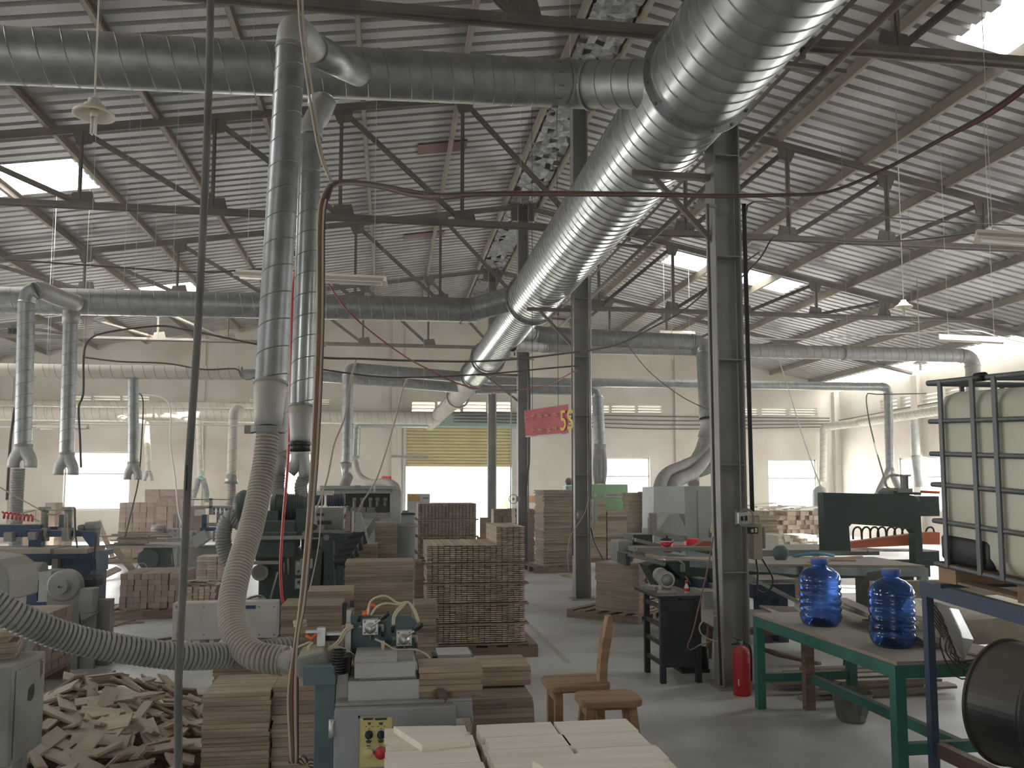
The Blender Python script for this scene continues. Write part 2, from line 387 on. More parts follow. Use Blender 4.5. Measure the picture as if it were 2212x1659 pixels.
# pilasters and the beam line on the far wall
for i, px in enumerate((12, 428, 857, 1468)):
    c = P(px, 950, Y=YF)
    struct(MB().bb(c.x-.16, c.x+.16, YF-.07, YF, 0, roofz(c.x)-.1), 'trim_%d' % (i+1), M_['plaster'])
struct(MB().bb(XR-.2, XR, YF-.2, YF, 0, 4.95), 'trim_5', M_['plaster'])
for i, y in enumerate((11.86, 17.19, 22.5)):
    struct(MB().bb(XR-.12, XR, y-.16, y+.16, 0, 4.95), 'trim_%d' % (6+i), M_['plaster'])
WN = [0]
def window(rect, wall, bars=True, mid=True):
    WN[0] += 1; u0, u1, z0, z1 = rect; m = MB(); t = .05
    def bx(a0, a1, b0, b1, d=.05):
        if wall == 'far': m.bb(a0, a1, YF+.06, YF+.06+d, b0, b1)
        else: m.bb(XR+.06, XR+.06+d, a0, a1, b0, b1)
    bx(u0, u0+t, z0, z1); bx(u1-t, u1, z0, z1); bx(u0, u1, z0, z0+t); bx(u0, u1, z1-t, z1)
    if mid:
        zc = z0+(z1-z0)*.62; bx(u0, u1, zc-.02, zc+.02)
    if bars:
        n = max(3, int((u1-u0)/.14))
        for k in range(1, n):
            u = u0+(u1-u0)*k/n; m.tube([(u, YF+.13, z0), (u, YF+.13, z1)] if wall == 'far' else [(XR+.13, u, z0), (XR+.13, u, z1)], .006, 5)
    return struct(m, 'window_%d' % WN[0], M_['frame'])
for r in FAR_WIN: window(r, 'far')
for r in R_WIN: window(r, 'r')
def louvre(rect, wall):
    WN[0] += 1; u0, u1, z0, z1 = rect; m = MB(); n = 3
    for k in range(n+1):
        z = z0+(z1-z0)*k/n
        if wall == 'far': m.box(((u0+u1)/2, YF+.1, z), (u1-u0, .18, .018), M=Matrix.Rotation(-.25, 3, 'X'))
        else: m.box((XR+.1, (u0+u1)/2, z), (.18, u1-u0, .018), M=Matrix.Rotation(.25, 3, 'Y'))
    return struct(m, 'window_%d' % WN[0], M_['plaster'])
for r in LOUV: louvre(r, 'far')
for r in LOUV_R: louvre(r, 'r')
# roller shutter door in the far wall
x0, x1, _, zt = DOOR; zb = P(990, 1002, Y=YF).z; m = MB(); prof = []; z = zt; n = int((zt-zb)/.105)
for k in range(n):
    z = zt-(zt-zb)*k/n; h = (zt-zb)/n
    m.prism([(x0, YF+.06, z), (x0, YF+.035, z-h*.25), (x0, YF+.035, z-h*.65), (x0, YF+.075, z-h*.9), (x0, YF+.09, z-h*.9), (x0, YF+.09, z)], (x1-x0, 0, 0))
m.bb(x0, x1, YF+.088, YF+.096, zb, zt)
door = struct(m, 'door_1', M_['shutter'])
struct(MB().bb(x0, x1, YF+.03, YF+.1, zb-.09, zb), 'bottom_rail', M_['shutter'], door)
struct(MB().bb(x0-.06, x0+.04, YF-.03, YF+.1, 0, zt).bb(x1-.04, x1+.06, YF-.03, YF+.1, 0, zt), 'guide_rail', M_['frame'], door)
hd = MB().bb(x0-.5+.05, x1+.3, YF-.5, YF-.03, zt+.02, zt+.42)
sh = one(hd, 'shutter_housing', M_['greenp'], 'long pale green box housing over the rolling door', 'shutter box', bevel=.02)
text('EXIT', 'lettering', M_['white'], sh, (P(1100, 912, Y=YF-.5).x, YF-.512, zt+.19), (PI/2, 0, 0), .19)
# ------------------------------------------------------------------ outside the open door
struct(MB().bb(-14, 24, YF+.3, YF+26, -.25, -.05), 'ground_outside', M_['ground'])
t = thing('tree', 'slender bare-trunked tree seen through the open door', 'tree', (3.0, YF+7, 0))
tp = curve([(2.95, YF+7, -.05), (3.05, YF+7, .8), (2.9, YF+7, 1.6), (3.1, YF+7.1, 2.6), (3.5, YF+7, 3.6)], 20)
MB().tube(tp, [.16-.005*i for i in range(20)], 10).tube(curve([tp[9], (3.4, YF+7, 2.2), (3.5, YF+6.9, 3.1)], 10), .05, 8).build('trunk', M_['bark'], t)
m = MB()
for k in range(420):
    c = V((3.2+random.gauss(0, .55), YF+7+random.gauss(0, .5), 3.0+random.gauss(0, .55)))
    if c.z < 1.5: continue
    d = V((random.uniform(-1, 1), random.uniform(-1, 1), random.uniform(-1, 1))).normalized()*.09; e = d.orthogonal().normalized()*.035
    m.add([c-d, c+e, c+d, c-e], [(0, 1, 2, 3)])
m.build('leaves', M_['leaf'], t)
def bush(cx, cy, r, lab):
    m = MB()
    for k in range(90):
        a = random.uniform(0, 2*PI); b = V((cx+random.gauss(0, r*.2), cy+random.gauss(0, r*.2), -.04)); tip = b+V((math.cos(a)*r, math.sin(a)*r, random.uniform(.5, 1.3)*r*1.6)); mid = (b+tip)/2+V((0, 0, .18*r)); sd = V((-math.sin(a), math.cos(a), 0))*.03
        m.add([b-sd, b+sd, mid+sd, mid-sd, tip], [(0, 1, 2, 3), (3, 2, 4)])
    one(m, 'shrub', M_['leaf'], lab, 'plant')
bush(1.6, YF+5.5, .8, 'long-leaved green shrub outside the door, nearer the cream cabinet')
bush(4.9, YF+6, .9, 'long-leaved green shrub outside the door, beyond the fourth column')
# ------------------------------------------------------------------ roof sheets, skylights
SKY = [(-7.5, -4.9, 13.25, 14.5, 0), (-7.5, -4.9, 21.0, 22.25, 0), (-7.5, -4.9, 5.25, 6.5, 0), (6.5, 9.65, 18.0, 19.0, 1), (6.75, 9.65, 7.75, 8.75, 1), (6.5, 9.65, -1, .25, 1), (-7.5, -4.9, -2.5, -1.25, 0),
       (-16.2, -13.5, 13.25, 14.5, 0), (-16.2, -13.5, 21.0, 22.25, 0), (15.0, 15.87, 13.5, 26.75, 1), (15.0, 15.87, 2.0, 13.0, 1)]
PITCHR = .25
def corr(x0, x1, side, m, k0, k1, skip=()):
    for k in range(k0, k1):
        y = k*PITCHR; z0, z1 = roofz(x0), roofz(x1); pr = ((0, 0), (.155, 0), (.172, .05), (.233, .05), (.25, 0))
        vs = []
        for dy, dz in pr: vs += [(x0, y+dy, z0+dz), (x1, y+dy, z1+dz)]
        m.add(vs, [(2*i, 2*i+1, 2*i+3, 2*i+2) for i in range(4)])
for side in (0, 1):
    m = MB(); lo, hi = (XL-.4, RX-.03) if side == 0 else (RX+.03, XR+.35)
    xs = sorted({lo, hi, *[s[0] for s in SKY if s[4] == side], *[s[1] for s in SKY if s[4] == side]})
    for x0, x1 in zip(xs, xs[1:]):
        for k in range(int(YB/PITCHR)-1, int(YF/PITCHR)+1):
            yc = (k+.5)*PITCHR
            if any(s[4] == side and s[0] <= (x0+x1)/2 <= s[1] and s[2] <= yc <= s[3] for s in SKY): continue
            corr(x0, x1, side, m, k, k+1)
    struct(m, 'ceiling' if side == 0 else 'ceiling_right', M_['roof'])
for i, s in enumerate(SKY):
    m = MB(); corr(s[0], s[1], s[4], m, int(math.floor(s[2]/PITCHR)), int(round(s[3]/PITCHR)))
    WN[0] += 1; struct(m, 'window_%d' % WN[0], M_['skylight' if s[0] < 14 else 'skylight2'])
    xc, yc = (s[0]+s[1])/2, (s[2]+s[3])/2; k = SL if s[4] == 0 else -SR
    daylight('skylight_daylight', (xc, yc, roofz(xc)+.35), (k*.9, 0, -1), s[1]-s[0]+.3, s[3]-s[2]+.3, (16 if s[0] > 14 else 100 if yc < 12 else 60)*(s[1]-s[0])*(s[3]-s[2]))
struct(MB().prism([(RX-.35, YB, roofz(RX-.35)+.05), (RX, YB, RZ+.10), (RX+.35, YB, roofz(RX+.35)+.05)], (0, YF-YB, 0)), 'trim_20', M_['roof'])
# daylight at windows
for r in FAR_WIN: daylight('window_daylight', ((r[0]+r[1])/2, YF+.6, (r[2]+r[3])/2), (0, -1, -.15), r[1]-r[0]+.4, r[3]-r[2]+.4, 600)
daylight('door_daylight', ((DOOR[0]+DOOR[1])/2+.0, YF+3.5, 4.6), (0, -1, -.75), 5, 3, 2300, (1, 1, .95))
for r in R_WIN: daylight('window_daylight', (XR+.6, (r[0]+r[1])/2, (r[2]+r[3])/2), (-1, 0, -.15), r[1]-r[0]+.4, r[3]-r[2]+.4, 640)
for y0, y1, z0, z1 in [(2, 5, 0, 3.2), (9, 12, .9, 2.8), (16, 19, .9, 2.8)]: daylight('window_daylight', (XL-.7, (y0+y1)/2, (z0+z1)/2), (1, 0, -.1), y1-y0, z1-z0, 200 if y0 < 8 else 620)
daylight('rear_fill_light', (-3.5, YB-.8, 1.7), (0, 1, -.05), 3, 3, 12)  # added fill lamp at an unseen, made-up gate behind the camera
# brown patches / dark vents on the roof sheets
for (px, py, w_, h_) in ((955, 316, .85, .42), (916, 506, .95, .35)):
    c = rp(px, py)
    one(MB().prism([(c.x-w_/2, c.y-h_/2, roofz(c.x-w_/2)-.03), (c.x+w_/2, c.y-h_/2, roofz(c.x+w_/2)-.03), (c.x+w_/2, c.y+h_/2, roofz(c.x+w_/2)-.03), (c.x-w_/2, c.y+h_/2, roofz(c.x-w_/2)-.03)], (0, 0, .02)),
        'roof_patch', M_['brownsteel'], 'dark rusty patch screwed to the roof sheets, %s' % ('the one closer to the camera' if py < 400 else 'the one further off, above the gusset'), 'roof patch')
# ------------------------------------------------------------------ purlins (C channels running down the hall)
def purlin(x, lab, gr, drop=.0):
    z = roofz(x)-.012-.075; m = MB(); s = .06
    m.bb(x-.003-s/2, x+.003-s/2, YB+.1, YF-.02, z-.075, z+.075); m.bb(x-s/2, x+s/2, YB+.1, YF-.02, z-.075, z-.069); m.bb(x-s/2, x+s/2, YB+.1, YF-.02, z+.069, z+.075)
    return one(m, 'roof_purlin', M_['purlin'], lab, 'purlin', gr)
k = 1; x = RX-.38
while x > XL:
    purlin(x, 'long brown steel purlin under the roof slope over the blue machines' if k > 1 else 'ridge purlin beside the torn foil, on the slope over the blue machines', 'purlins of one roof slope' if k > 1 else None); x -= 1.42; k += 1
k = 1; x = RX+.38
while x < XR-.3:
    purlin(x, 'long brown steel purlin under the roof slope over the white tote' if k > 1 else 'ridge purlin beside the torn foil, on the slope over the white tote', 'purlins of the other roof slope' if k > 1 else None); x += 1.42; k += 1
m = MB(); xs_ = [RX-.3+.12*i for i in range(6)]; N_ = 260; vs = []
for j in range(N_):
    y = YB+(YF-YB-.2)*j/(N_-1)
    for i, x in enumerate(xs_): vs.append((x, y, RZ-.13-.05*abs(math.sin(j*1.3+i*2))-random.uniform(0, .05)))
fs = [(j*6+i, j*6+i+1, (j+1)*6+i+1, (j+1)*6+i) for j in range(N_-1) for i in range(5) if random.random() > .12]
one(m.add(vs, fs), 'insulation_foil', M_['foil'], 'crumpled torn silver foil strip between the two ridge purlins', 'foil')
# ------------------------------------------------------------------ trusses
def truss(y, lab):
    t = thing('roof_truss', lab, 'truss', (RX, y, CHORD))
    zt_ = lambda x: roofz(x)-.2
    a, b = XL+.05, XR-.14
    MB().angle((a, y-.035, CHORD), (b, y-.035, CHORD), .06, .008).angle((a, y+.035, CHORD), (b, y+.035, CHORD), .06, .008).bb(a, b, y-.004, y+.004, CHORD-.03, CHORD+.05).build('bottom_chord', M_['truss'], t)
    m = MB()
    for x0, x1 in ((a, RX), (RX, b)):
        p, q = V((x0, y, zt_(x0) if x0 != RX else roofz(RX)-.22)), V((x1, y, zt_(x1) if x1 != RX else roofz(RX)-.22)); m.angle(p, q, .07, .008)
        m.bar(p, q, .02, .08)
    m.build('top_chord', M_['truss'], t)
    for sg, stp in ((-1, 1.76), (1, 1.68)):
        prev = RX; x = RX+sg*stp; n = 0
        while a+.3 < x < b-.2:
            top = V((x, y, zt_(x))); bot = V((x, y, CHORD)); n += 1
            MB().angle(bot, top, .05, .006, up=(0, 1, 0)).bar(bot, top, .02, .045).build('post', M_['truss'], t)
            if zt_(x)-CHORD > .25:
                MB().angle(V((x, y+.02, zt_(x)-.04)), V((prev, y+.02, CHORD+.04)), .05, .006).bar(V((x, y+.02, zt_(x)-.04)), V((prev, y+.02, CHORD+.04)), .015, .05).build('diagonal', M_['truss'], t)
                g = .17
                MB().prism([(x-sg*.02+sg*-.2, y-.012, CHORD), (x+sg*.14, y-.012, CHORD), (x+sg*.09, y-.012, CHORD+g*1.2), (x-sg*.16, y-.012, CHORD+g*1.35)], (0, .024, 0)).build('gusset_plate', M_['truss'], t)
                MB().prism([(x+sg*.14, y-.012, zt_(x+sg*.14)), (x-sg*.18, y-.012, zt_(x-sg*.18)), (x-sg*.13, y-.012, zt_(x)-.2), (x+sg*.05, y-.012, zt_(x)-.24)], (0, .024, 0)).build('gusset_plate', M_['truss'], t)
            prev = x; x += sg*stp
    MB().bb(RX-.25, RX+.25, y-.012, y+.012, roofz(RX)-.52, roofz(RX)-.18).build('ridge_plate', M_['truss'], t)
    return t
tl = ['steel roof truss crossing above the near elbow of the thick duct', 'steel roof truss carried by the column with the fire extinguisher', 'steel roof truss carried by the second column down the hall', 'steel roof truss carried by the third column down the hall', 'steel roof truss nearest the far wall']
for y, l in zip(COLY, tl): truss(y, l)
for y in (1.2,): pass
# ------------------------------------------------------------------ columns
def column(y, lab):
    t = thing('steel_column', lab, 'column', (RX, y, 0)); h = .108; dpt = .1; zt = roofz(RX)-.2
    MB().bb(RX-h+.012, RX+h-.012, y-.005, y+.005, .02, zt).build('web', M_['steel'], t)
    for s in (-1, 1): MB().bb(RX+s*h-.006, RX+s*h+.006, y-dpt, y+dpt, .02, zt).build('flange', M_['steel'], t)
    z = .92
    while z < 7:
        MB().bb(RX-h+.006, RX+h-.006, y-dpt+.004, y+dpt-.004, z-.005, z+.005).build('stiffener', M_['steel'], t); z += .87
    MB().bb(RX-.17, RX+.17, y-.16, y+.16, 0, .02).build('base_plate', M_['steel'], t)
    for s in (-1, 1):
        MB().cyl((RX+s*.14, y-.13, .0), (RX+s*.14, y-.13, .06), .012, 8).cyl((RX+s*.14, y-.13, .02), (RX+s*.14, y-.13, .04), .02, 6).build('anchor_bolt', M_['steel'], t)
    return t
cl = ['grey steel column with the fire extinguisher standing at its foot', 'grey steel column beside the red hanging banner', 'grey steel column between the tall panel stack and the shutter', 'grey steel column standing in front of the rolling shutter']
for y, l in zip(COLY[1:], cl): column(y, l)
# ------------------------------------------------------------------ ducts
def duct(label, pts, r, m='galv', pitch=.13, er=1.5, group=None, ends=(1, 1), bump=.004, n=24, name='extraction_duct', cat='duct', seg=None):
    pts = [V(p) for p in pts]; k = len(pts); rs = r if isinstance(r, (list, tuple)) else [r]*(k-1)
    t = thing(name, label, cat, pts[0], group); M = M_[m]; st = pts[0]
    for i in range(1, k):
        a = st; b = pts[i]; rr = rs[i-1]
        if i < k-1:
            d0 = (pts[i]-pts[i-1]).normalized(); d1 = (pts[i+1]-pts[i]).normalized(); ang = d0.angle(d1)
            if ang > .1:
                R = max(rr, rs[i])*er; tl = min(R*math.tan(ang/2), (pts[i]-pts[i-1]).length*.6, (pts[i+1]-pts[i]).length*.6)
                e0 = pts[i]-d0*tl; e1 = pts[i]+d1*tl; arc = []
                for q in range(9):
                    u = q/8; arc.append((e0*(1-u)+pts[i]*u)*(1-u)+(pts[i]*(1-u)+e1*u)*u)
                b = e0
                MB().tube(arc, [(rs[i-1]*(1-q/8)+rs[i]*q/8)*1.02 for q in range(9)], n).build('elbow', M, t)
                for e, d, q in ((e0, d0, rs[i-1]), (e1, d1, rs[i])): MB().ring(e, d, q*.98, q*1.09, .02, n).build('clamp_band', M, t)
                nst = e1
            else: nst = pts[i]
        if (b-a).length > .02:
            MB().spiral(a, b, rr, pitch, bump, n).build('duct_section', M, t)
        if i < k-1: st = nst
    return t
def flange(t, c, ax, r, m='galv', bolts=12, w=.05):
    c = V(c); ax = V(ax).normalized(); o = MB().ring(c, ax, r*.99, r+w, .016, 40).build('flange', M_[m], t)
    u = ax.orthogonal().normalized(); v = ax.cross(u); b = MB()
    for j in range(bolts):
        a = 2*PI*(j+.5)/bolts; p = c+(u*math.cos(a)+v*math.sin(a))*(r+w*.55); b.cyl(p-ax*.022, p+ax*.022, .012, 6)
    b2 = b.build('bolts', M_['truss'], t); return o
def W3(x, zr, y): return V((x, y, EYE+zr))
# the thick main duct
main = thing('main_duct', 'thick spiral steel main duct running the length of the hall beside the columns', 'duct', (2.28, 1, 4.68))
mp = [(W3(2.28, 3.08, .8), .40), (W3(2.28, 3.08, 5.72), .40), (W3(2.28, 3.08, 13.1), .40), (W3(2.08, 2.80, 17.6), .325), (W3(1.98, 2.66, 19.3), .31), (W3(1.80, 2.44, 22.0), .255), (W3(1.22, 1.97, 25.6), .19)]
mm_ = ['galv_new', 'galv_new', 'galv_new', 'galv_new', 'beigeduct', 'beigeduct']
rr_ = [.40, .40, .335, .315, .27, .225]
for i in range(6):
    a, b = mp[i][0], mp[i+1][0]
    MB().spiral(a, b, rr_[i], .155 if i < 2 else .12, .006, 40, r2=rr_[i]-(.0 if i < 2 else .012 if i < 4 else .03)).build('duct_section', M_[mm_[i]], main)
for i in (1, 2, 3, 4, 5): flange(main, mp[i][0], mp[i+1][0]-mp[i][0], rr_[i-1], bolts=16)
MB().lathe([(.195, 0), (.17, .1), (.1, .16), (0, .18)], mp[6][0], mp[6][0]-mp[5][0], 24).build('end_cap', M_['beigeduct'], main)
for y in COLY[1:4]:                                   # brackets holding the duct to the columns
    d_ = 1 if y > 13 else 0; zc = EYE+3.08-(.40 if y < 13.2 else .65); xx = 2.28 if y < 13 else 2.1
    MB().bar((RX-.1, y, zc-.05), (xx-.3, y, zc-.05), .05, .05).bar((RX-.1, y, zc-.6), (xx-.1, y, zc-.08), .04, .04).build('bracket', M_['truss'], main)
# near cross branch
Ea = P(1190, 181, Y=6.4); Eb = P(0, 120, Y=5.75); Ec = Eb+(Eb-Ea)*.35; J = W3(2.02, 3.12, 5.95)
b1 = duct('wide steel branch duct crossing just under the near truss into the thick duct', [J, P(1250, 183, Y=6.42), Ec], .185, 'galv', .163, 1.2, n=28)
flange(b1, P(1194, 181, Y=6.4), Ea-Eb, .185, w=.012)
MB().cyl(P(785, 162, Y=6.12), P(675, 105, Y=5.0), .10, 24).cyl(P(700, 165, Y=6.12), P(688, 232, Y=6.12), .11, 20, r2=.08).build('branch_collar', M_['galv'], b1)
# front drop with flexible hose
d1 = thing('drop_duct', 'front spiral drop pipe hanging from the near branch and ending in a beige ribbed hose', 'duct', P(640, 70, Y=4.75))
arc = curve([P(676, 106, Y=5.0), P(655, 78, Y=4.78), P(636, 66, Y=4.62), P(630, 90, Y=4.56), P(628, 112, Y=4.55)], 14)
MB().tube(arc, .083, 24).build('elbow', M_['galv_dusty'], d1)
A, B = P(628, 108, Y=4.55), P(585, 828, Y=4.3)
MB().spiral(A, B, .078, .15, .003, 28).build('duct_section', M_['galv'], d1)
MB().ring(A, B-A, .077, .085, .02).build('clamp_band', M_['steel'], d1)
MB().ring(B, B-A, .077, .085, .012).build('clamp_band', M_['steel'], d1)
MB().tube([B, P(583, 850, Y=4.28), P(581, 885, Y=4.26), P(579, 928, Y=4.22)], [.081, .08, .072, .066], 24).build('reducer', M_['galv_dusty'], d1)
C = P(579, 928, Y=4.22); MB().ring(C, (0, 0, 1), .06, .085, .03).box(C+V((-.09, 0, 0)), (.04, .04, .04)).build('gate_ring', M_['steel'], d1)
hz = one(MB().hose([P(579, 936, Y=4.2), P(568, 1020, Y=4.15), P(545, 1130, Y=4.0), P(515, 1230, Y=3.8), P(500, 1310, Y=3.65), P(512, 1375, Y=3.5), P(550, 1415, Y=3.4), P(618, 1428, Y=3.35)], .054, .0185, .08, 26),
         'flexible_hose', M_['hose'], 'beige ribbed hose curving down from the front drop pipe to the machine hood', 'hose')
one(MB().hose([P(-160, 1240, Y=2.9), P(-40, 1293, Y=3.0), P(40, 1335, Y=3.05), P(150, 1378, Y=3.15), P(280, 1404, Y=3.25), P(400, 1418, Y=3.35), P(520, 1413, Y=3.5), P(628, 1402, Y=3.6)], .049, .018, .08, 26),
    'flexible_hose', M_['hosegrey'], 'grey ribbed hose sagging above the scrap heap towards the machine', 'hose')
# second drop
d2 = thing('drop_duct', 'shinier spiral drop pipe hanging just behind the front one, ending in a black clamp', 'duct', P(690, 230, Y=6.1))
MB().tube(curve([P(702, 215, Y=6.12), P(690, 245, Y=6.1), P(675, 270, Y=6.05), P(672, 300, Y=6.0)], 12), [.085]*6+[.08]*6, 24).build('elbow', M_['galv_dusty'], d2)
A, B = P(671, 300, Y=6.0), P(651, 880, Y=5.75)
MB().spiral(A, B, .077, .16, .003, 28).build('duct_section', M_['galv_new'], d2)
for q in (0, .995): MB().ring(A.lerp(B, q), B-A, .076, .084, .015).build('clamp_band', M_['steel'], d2)
MB().tube([B, P(650, 900, Y=5.74), P(649, 945, Y=5.72), P(648, 958, Y=5.71)], [.08, .078, .069, .066], 24).build('reducer', M_['galv_dusty'], d2)
MB().cyl(P(648, 958, Y=5.71), P(648, 975, Y=5.71), .067, 24).ring(P(648, 958, Y=5.71), (0, 0, 1), .06, .078, .02).build('clamp_band', M_['black'], d2)
# machine hoses beyond the second drop
dd = duct('dusty grey drop pipe seen between the two front drops', [P(612, 700, Y=9.4), P(604, 985, Y=9.4)], .085, 'galv_dusty', .2)
MB().tube([P(604, 985, Y=9.4), P(602, 1010, Y=9.4), P(601, 1030, Y=9.4)], [.085, .08, .065], 18).build('reducer', M_['galv_dusty'], dd)
MB().tube(curve([P(648, 975, Y=9.3), P(641, 1000, Y=9.3), P(625, 1020, Y=9.3)], 8), [.1, .09, .08, .075, .07, .07, .07, .07], 16).tube(curve([P(648, 975, Y=9.3), P(655, 1000, Y=9.3), P(661, 1030, Y=9.3)], 8), [.1, .09, .08, .075, .07, .07, .07, .07], 16).build('forked_outlet', M_['galv_dusty'], dd)
one(MB().hose([P(601, 1025, Y=9.4), P(600, 1060, Y=9.4), P(618, 1085, Y=9.3), P(640, 1115, Y=9.2), P(650, 1135, Y=9.1)], .075, .03, .05, 18), 'flexible_hose', M_['hosegrey'], 'grey hose bending onto the dark green moulder from the pipe before the window', 'hose')
one(MB().hose([P(661, 1025, Y=9.4), P(650, 1050, Y=9.4), P(655, 1080, Y=9.35), P(668, 1110, Y=9.3), P(672, 1140, Y=9.2)], .068, .03, .05, 18), 'flexible_hose', M_['hosegrey'], 'grey hose beside the cable bundle, ending on the dark green moulder', 'hose')
one(MB().hose([P(520, 1130, Y=9.0), P(495, 1120, Y=9.0), P(482, 1155, Y=9.0), P(488, 1195, Y=9.0), P(506, 1230, Y=9.0)], .08, .03, .05, 18), 'flexible_hose', M_['hosegrey'], 'short fat grey hose looping out of the side of the dark green moulder', 'hose')
# second cross branch with two drops
J2 = W3(2.0, 3.15, 13.4)
b2 = duct('long spiral branch duct with two drops, crossing behind the third truss into the thick duct', [J2, P(1020, 670, Y=13.6), P(-200, 644, Y=13.0)], .2, 'galv', .18, 1.2, n=26)
flange(b2, P(996, 672, Y=13.6), (1, 0, 0), .2, w=.02)
MB().tube(curve([P(165, 655, Y=12.9), P(120, 640, Y=12.5), P(90, 627, Y=12.3), P(75, 628, Y=12.2)], 8), .125, 18).cyl(P(155, 672, Y=12.95), P(153, 700, Y=12.95), .12, 18).build('branch_collar', M_['galv_dusty'], b2)
def drop(label, top, mid, bot, r, fork=True, elbowpts=None, m='galv', Y=12.2, pitch=.16):
    t = thing('drop_duct', label, 'duct', top)
    if elbowpts: MB().tube(curve(elbowpts, 10), r*1.05, 18).build('elbow', M_[m], t)
    MB().spiral(top, mid, r, pitch, .003, 20).build('duct_section', M_[m], t)
    MB().ring(mid, mid-top, r*.97, r*1.12, .03, 20).build('clamp_band', M_['steel'], t)
    if fork:
        L = (mid-bot).length
        for s in (-1, 1): MB().tube(curve([mid, mid+V((s*r*.35, 0, -L*.3)), mid+V((s*r*.95, 0, -L*.65)), mid+V((s*r*1.0, 0, -L))], 9), [r*.98, r*.95, r*.9, r*.85, r*.8, r*.75, r*.72, r*.72, r*.72], 16).build('forked_outlet', M_['galv_dusty'], t)
    else: MB().cyl(mid, bot, r, 18, r2=r*.8).build('reducer', M_['galv_dusty'], t)
    return t
Y = 12.2
drop('spiral drop pipe with a forked end over the blue machine, nearest the hall edge', P(57, 655, Y=Y), P(50, 962, Y=Y), P(50, 1010, Y=Y), .108, True, [P(78, 627, Y=Y), P(64, 634, Y=Y), P(58, 655, Y=Y)])
drop('spiral drop pipe with an open forked end beside the bright far window', P(152, 700, Y=12.95), P(144, 980, Y=12.9), P(143, 1026, Y=12.9), .1, True)
one(MB().hose([P(40, 1012, Y=Y), P(36, 1080, Y=Y), P(34, 1150, Y=Y), P(33, 1200, Y=Y)], .08, .035, .06, 18), 'flexible_hose', M_['hosegrey'], 'upright grey ribbed hose dropping into the blue machine', 'hose')
# third pair of branches
b3 = duct('spiral branch duct that turns down in an elbow beside the cream cabinet machine', [W3(1.95, 2.62, 19.5), P(752, 795, Y=19.2), P(748, 1000, Y=19.0)], .13, 'galv', .16, 1.6, n=20)
MB().tube([P(748, 1000, Y=19.0), P(749, 1035, Y=19.0)], [.12, .09], 16).build('reducer', M_['galv'], b3)
b3b = duct('spiral branch duct running high along the far end, level with the shutter housing cables', [W3(1.85, 2.5, 20.6), P(700, 814, Y=20.4), P(520, 808, Y=20.2)], .13, 'galv', .16, n=20)
b3c = duct('pale dusty branch duct with one forked drop in front of the far wall', [P(523, 806, Y=14.2), P(200, 803, Y=14.2), P(-200, 797, Y=14.2)], .115, 'beigeduct', .17, n=20)
drop('slim drop pipe with a forked end in front of the bright far window edge', P(288, 820, Y=14.2), P(288, 1000, Y=14.1), P(289, 1036, Y=14.1), .082, True)
b4 = duct('cream dust-coated duct running along the far wall below the louvres', [W3(1.45, 2.05, 24.4), P(640, 900, Y=24.3), P(-250, 890, Y=24.0)], .19, 'beigeduct', .2, n=20)
b4b = duct('thin dusty duct above the cream one along the far wall', [P(650, 877, Y=25.5), P(-250, 868, Y=25.3)], .1, 'beigeduct', .2, n=16)
for (pa, pb, pc, pd, lab) in ((P(245, 898, Y=24.2), P(316, 915, Y=23.4), P(322, 922, Y=23.3), P(321, 1018, Y=23.3), 'thin drop pipe with a forked end to one side of the bright far window'),
                          (P(365, 898, Y=24.2), P(430, 912, Y=23.4), P(436, 922, Y=23.3), P(433, 1030, Y=23.3), 'thin drop pipe tied with turquoise string above the planer hoses')):
    t = duct(lab, [pa, pb, pd], .08, 'beigeduct', .2, 1.3, n=14)
    for s in (-1, 1): MB().tube(curve([pd, pd+V((s*.05, 0, -.08)), pd+V((s*.1, 0, -.25))], 6), .055, 12).build('forked_outlet', M_['galv_dusty'], t)
for pts, lab in (([P(428, 1035, Y=23.3), P(424, 1055, Y=23.2), P(418, 1075, Y=23.2)], 'short grey hose slanting from the string-tied pipe, one of a crossing pair'), ([P(439, 1035, Y=23.3), P(446, 1060, Y=23.2), P(446, 1085, Y=23.2)], 'short brownish hose hanging straight from the string-tied pipe')):
    one(MB().hose(pts, .07, .04, .06, 12), 'flexible_hose', M_['hosegrey'], lab, 'hose')
one(MB().tube(curve([P(434, 1016, Y=23.1), P(440, 1024, Y=23.1), P(430, 1030, Y=23.1), P(438, 1036, Y=23.1)], 14), .02, 6), 'string_tie', mat('turquoise_string', (.2, .5, .45), .8), 'turquoise string wound round the forked drop pipe', 'string')
dv = thing('drop_duct', 'cream drop pipe with round elbow and conical hood by the second far window', 'duct', P(508, 890, Y=16))
MB().tube(curve([P(524, 893, Y=17.0), P(516, 886, Y=16.3), P(506, 886, Y=16.0), P(504, 905, Y=16.0)], 10), .088, 16).build('elbow', M_['beigeduct'], dv)
MB().spiral(P(504, 903, Y=16), P(500, 1025, Y=16), .085, .2, .003, 18).build('duct_section', M_['beigeduct'], dv)
MB().cyl(P(500, 1025, Y=16), P(499, 1045, Y=16), .08, 20, r2=.13).build('hood_cone', M_['galv'], dv)
one(MB().hose([P(500, 1045, Y=16), P(500, 1070, Y=16), P(495, 1095, Y=16), P(492, 1112, Y=16)], .075, .035, .06, 14), 'flexible_hose', M_['hose'], 'cream ribbed hose hanging from the conical hood', 'hose')
b5 = duct('slim duct beside the tail of the thick duct, turning down to a hose fitting', [W3(1.15, 1.95, 25.2), P(770, 914, Y=25.2), P(767, 985, Y=25.2)], .13, 'galv', .16, 1.4, n=16)
MB().cyl(P(767, 985, Y=25.2), P(766, 998, Y=25.2), .15, 16).build('hose_collar', M_['galv_dusty'], b5)
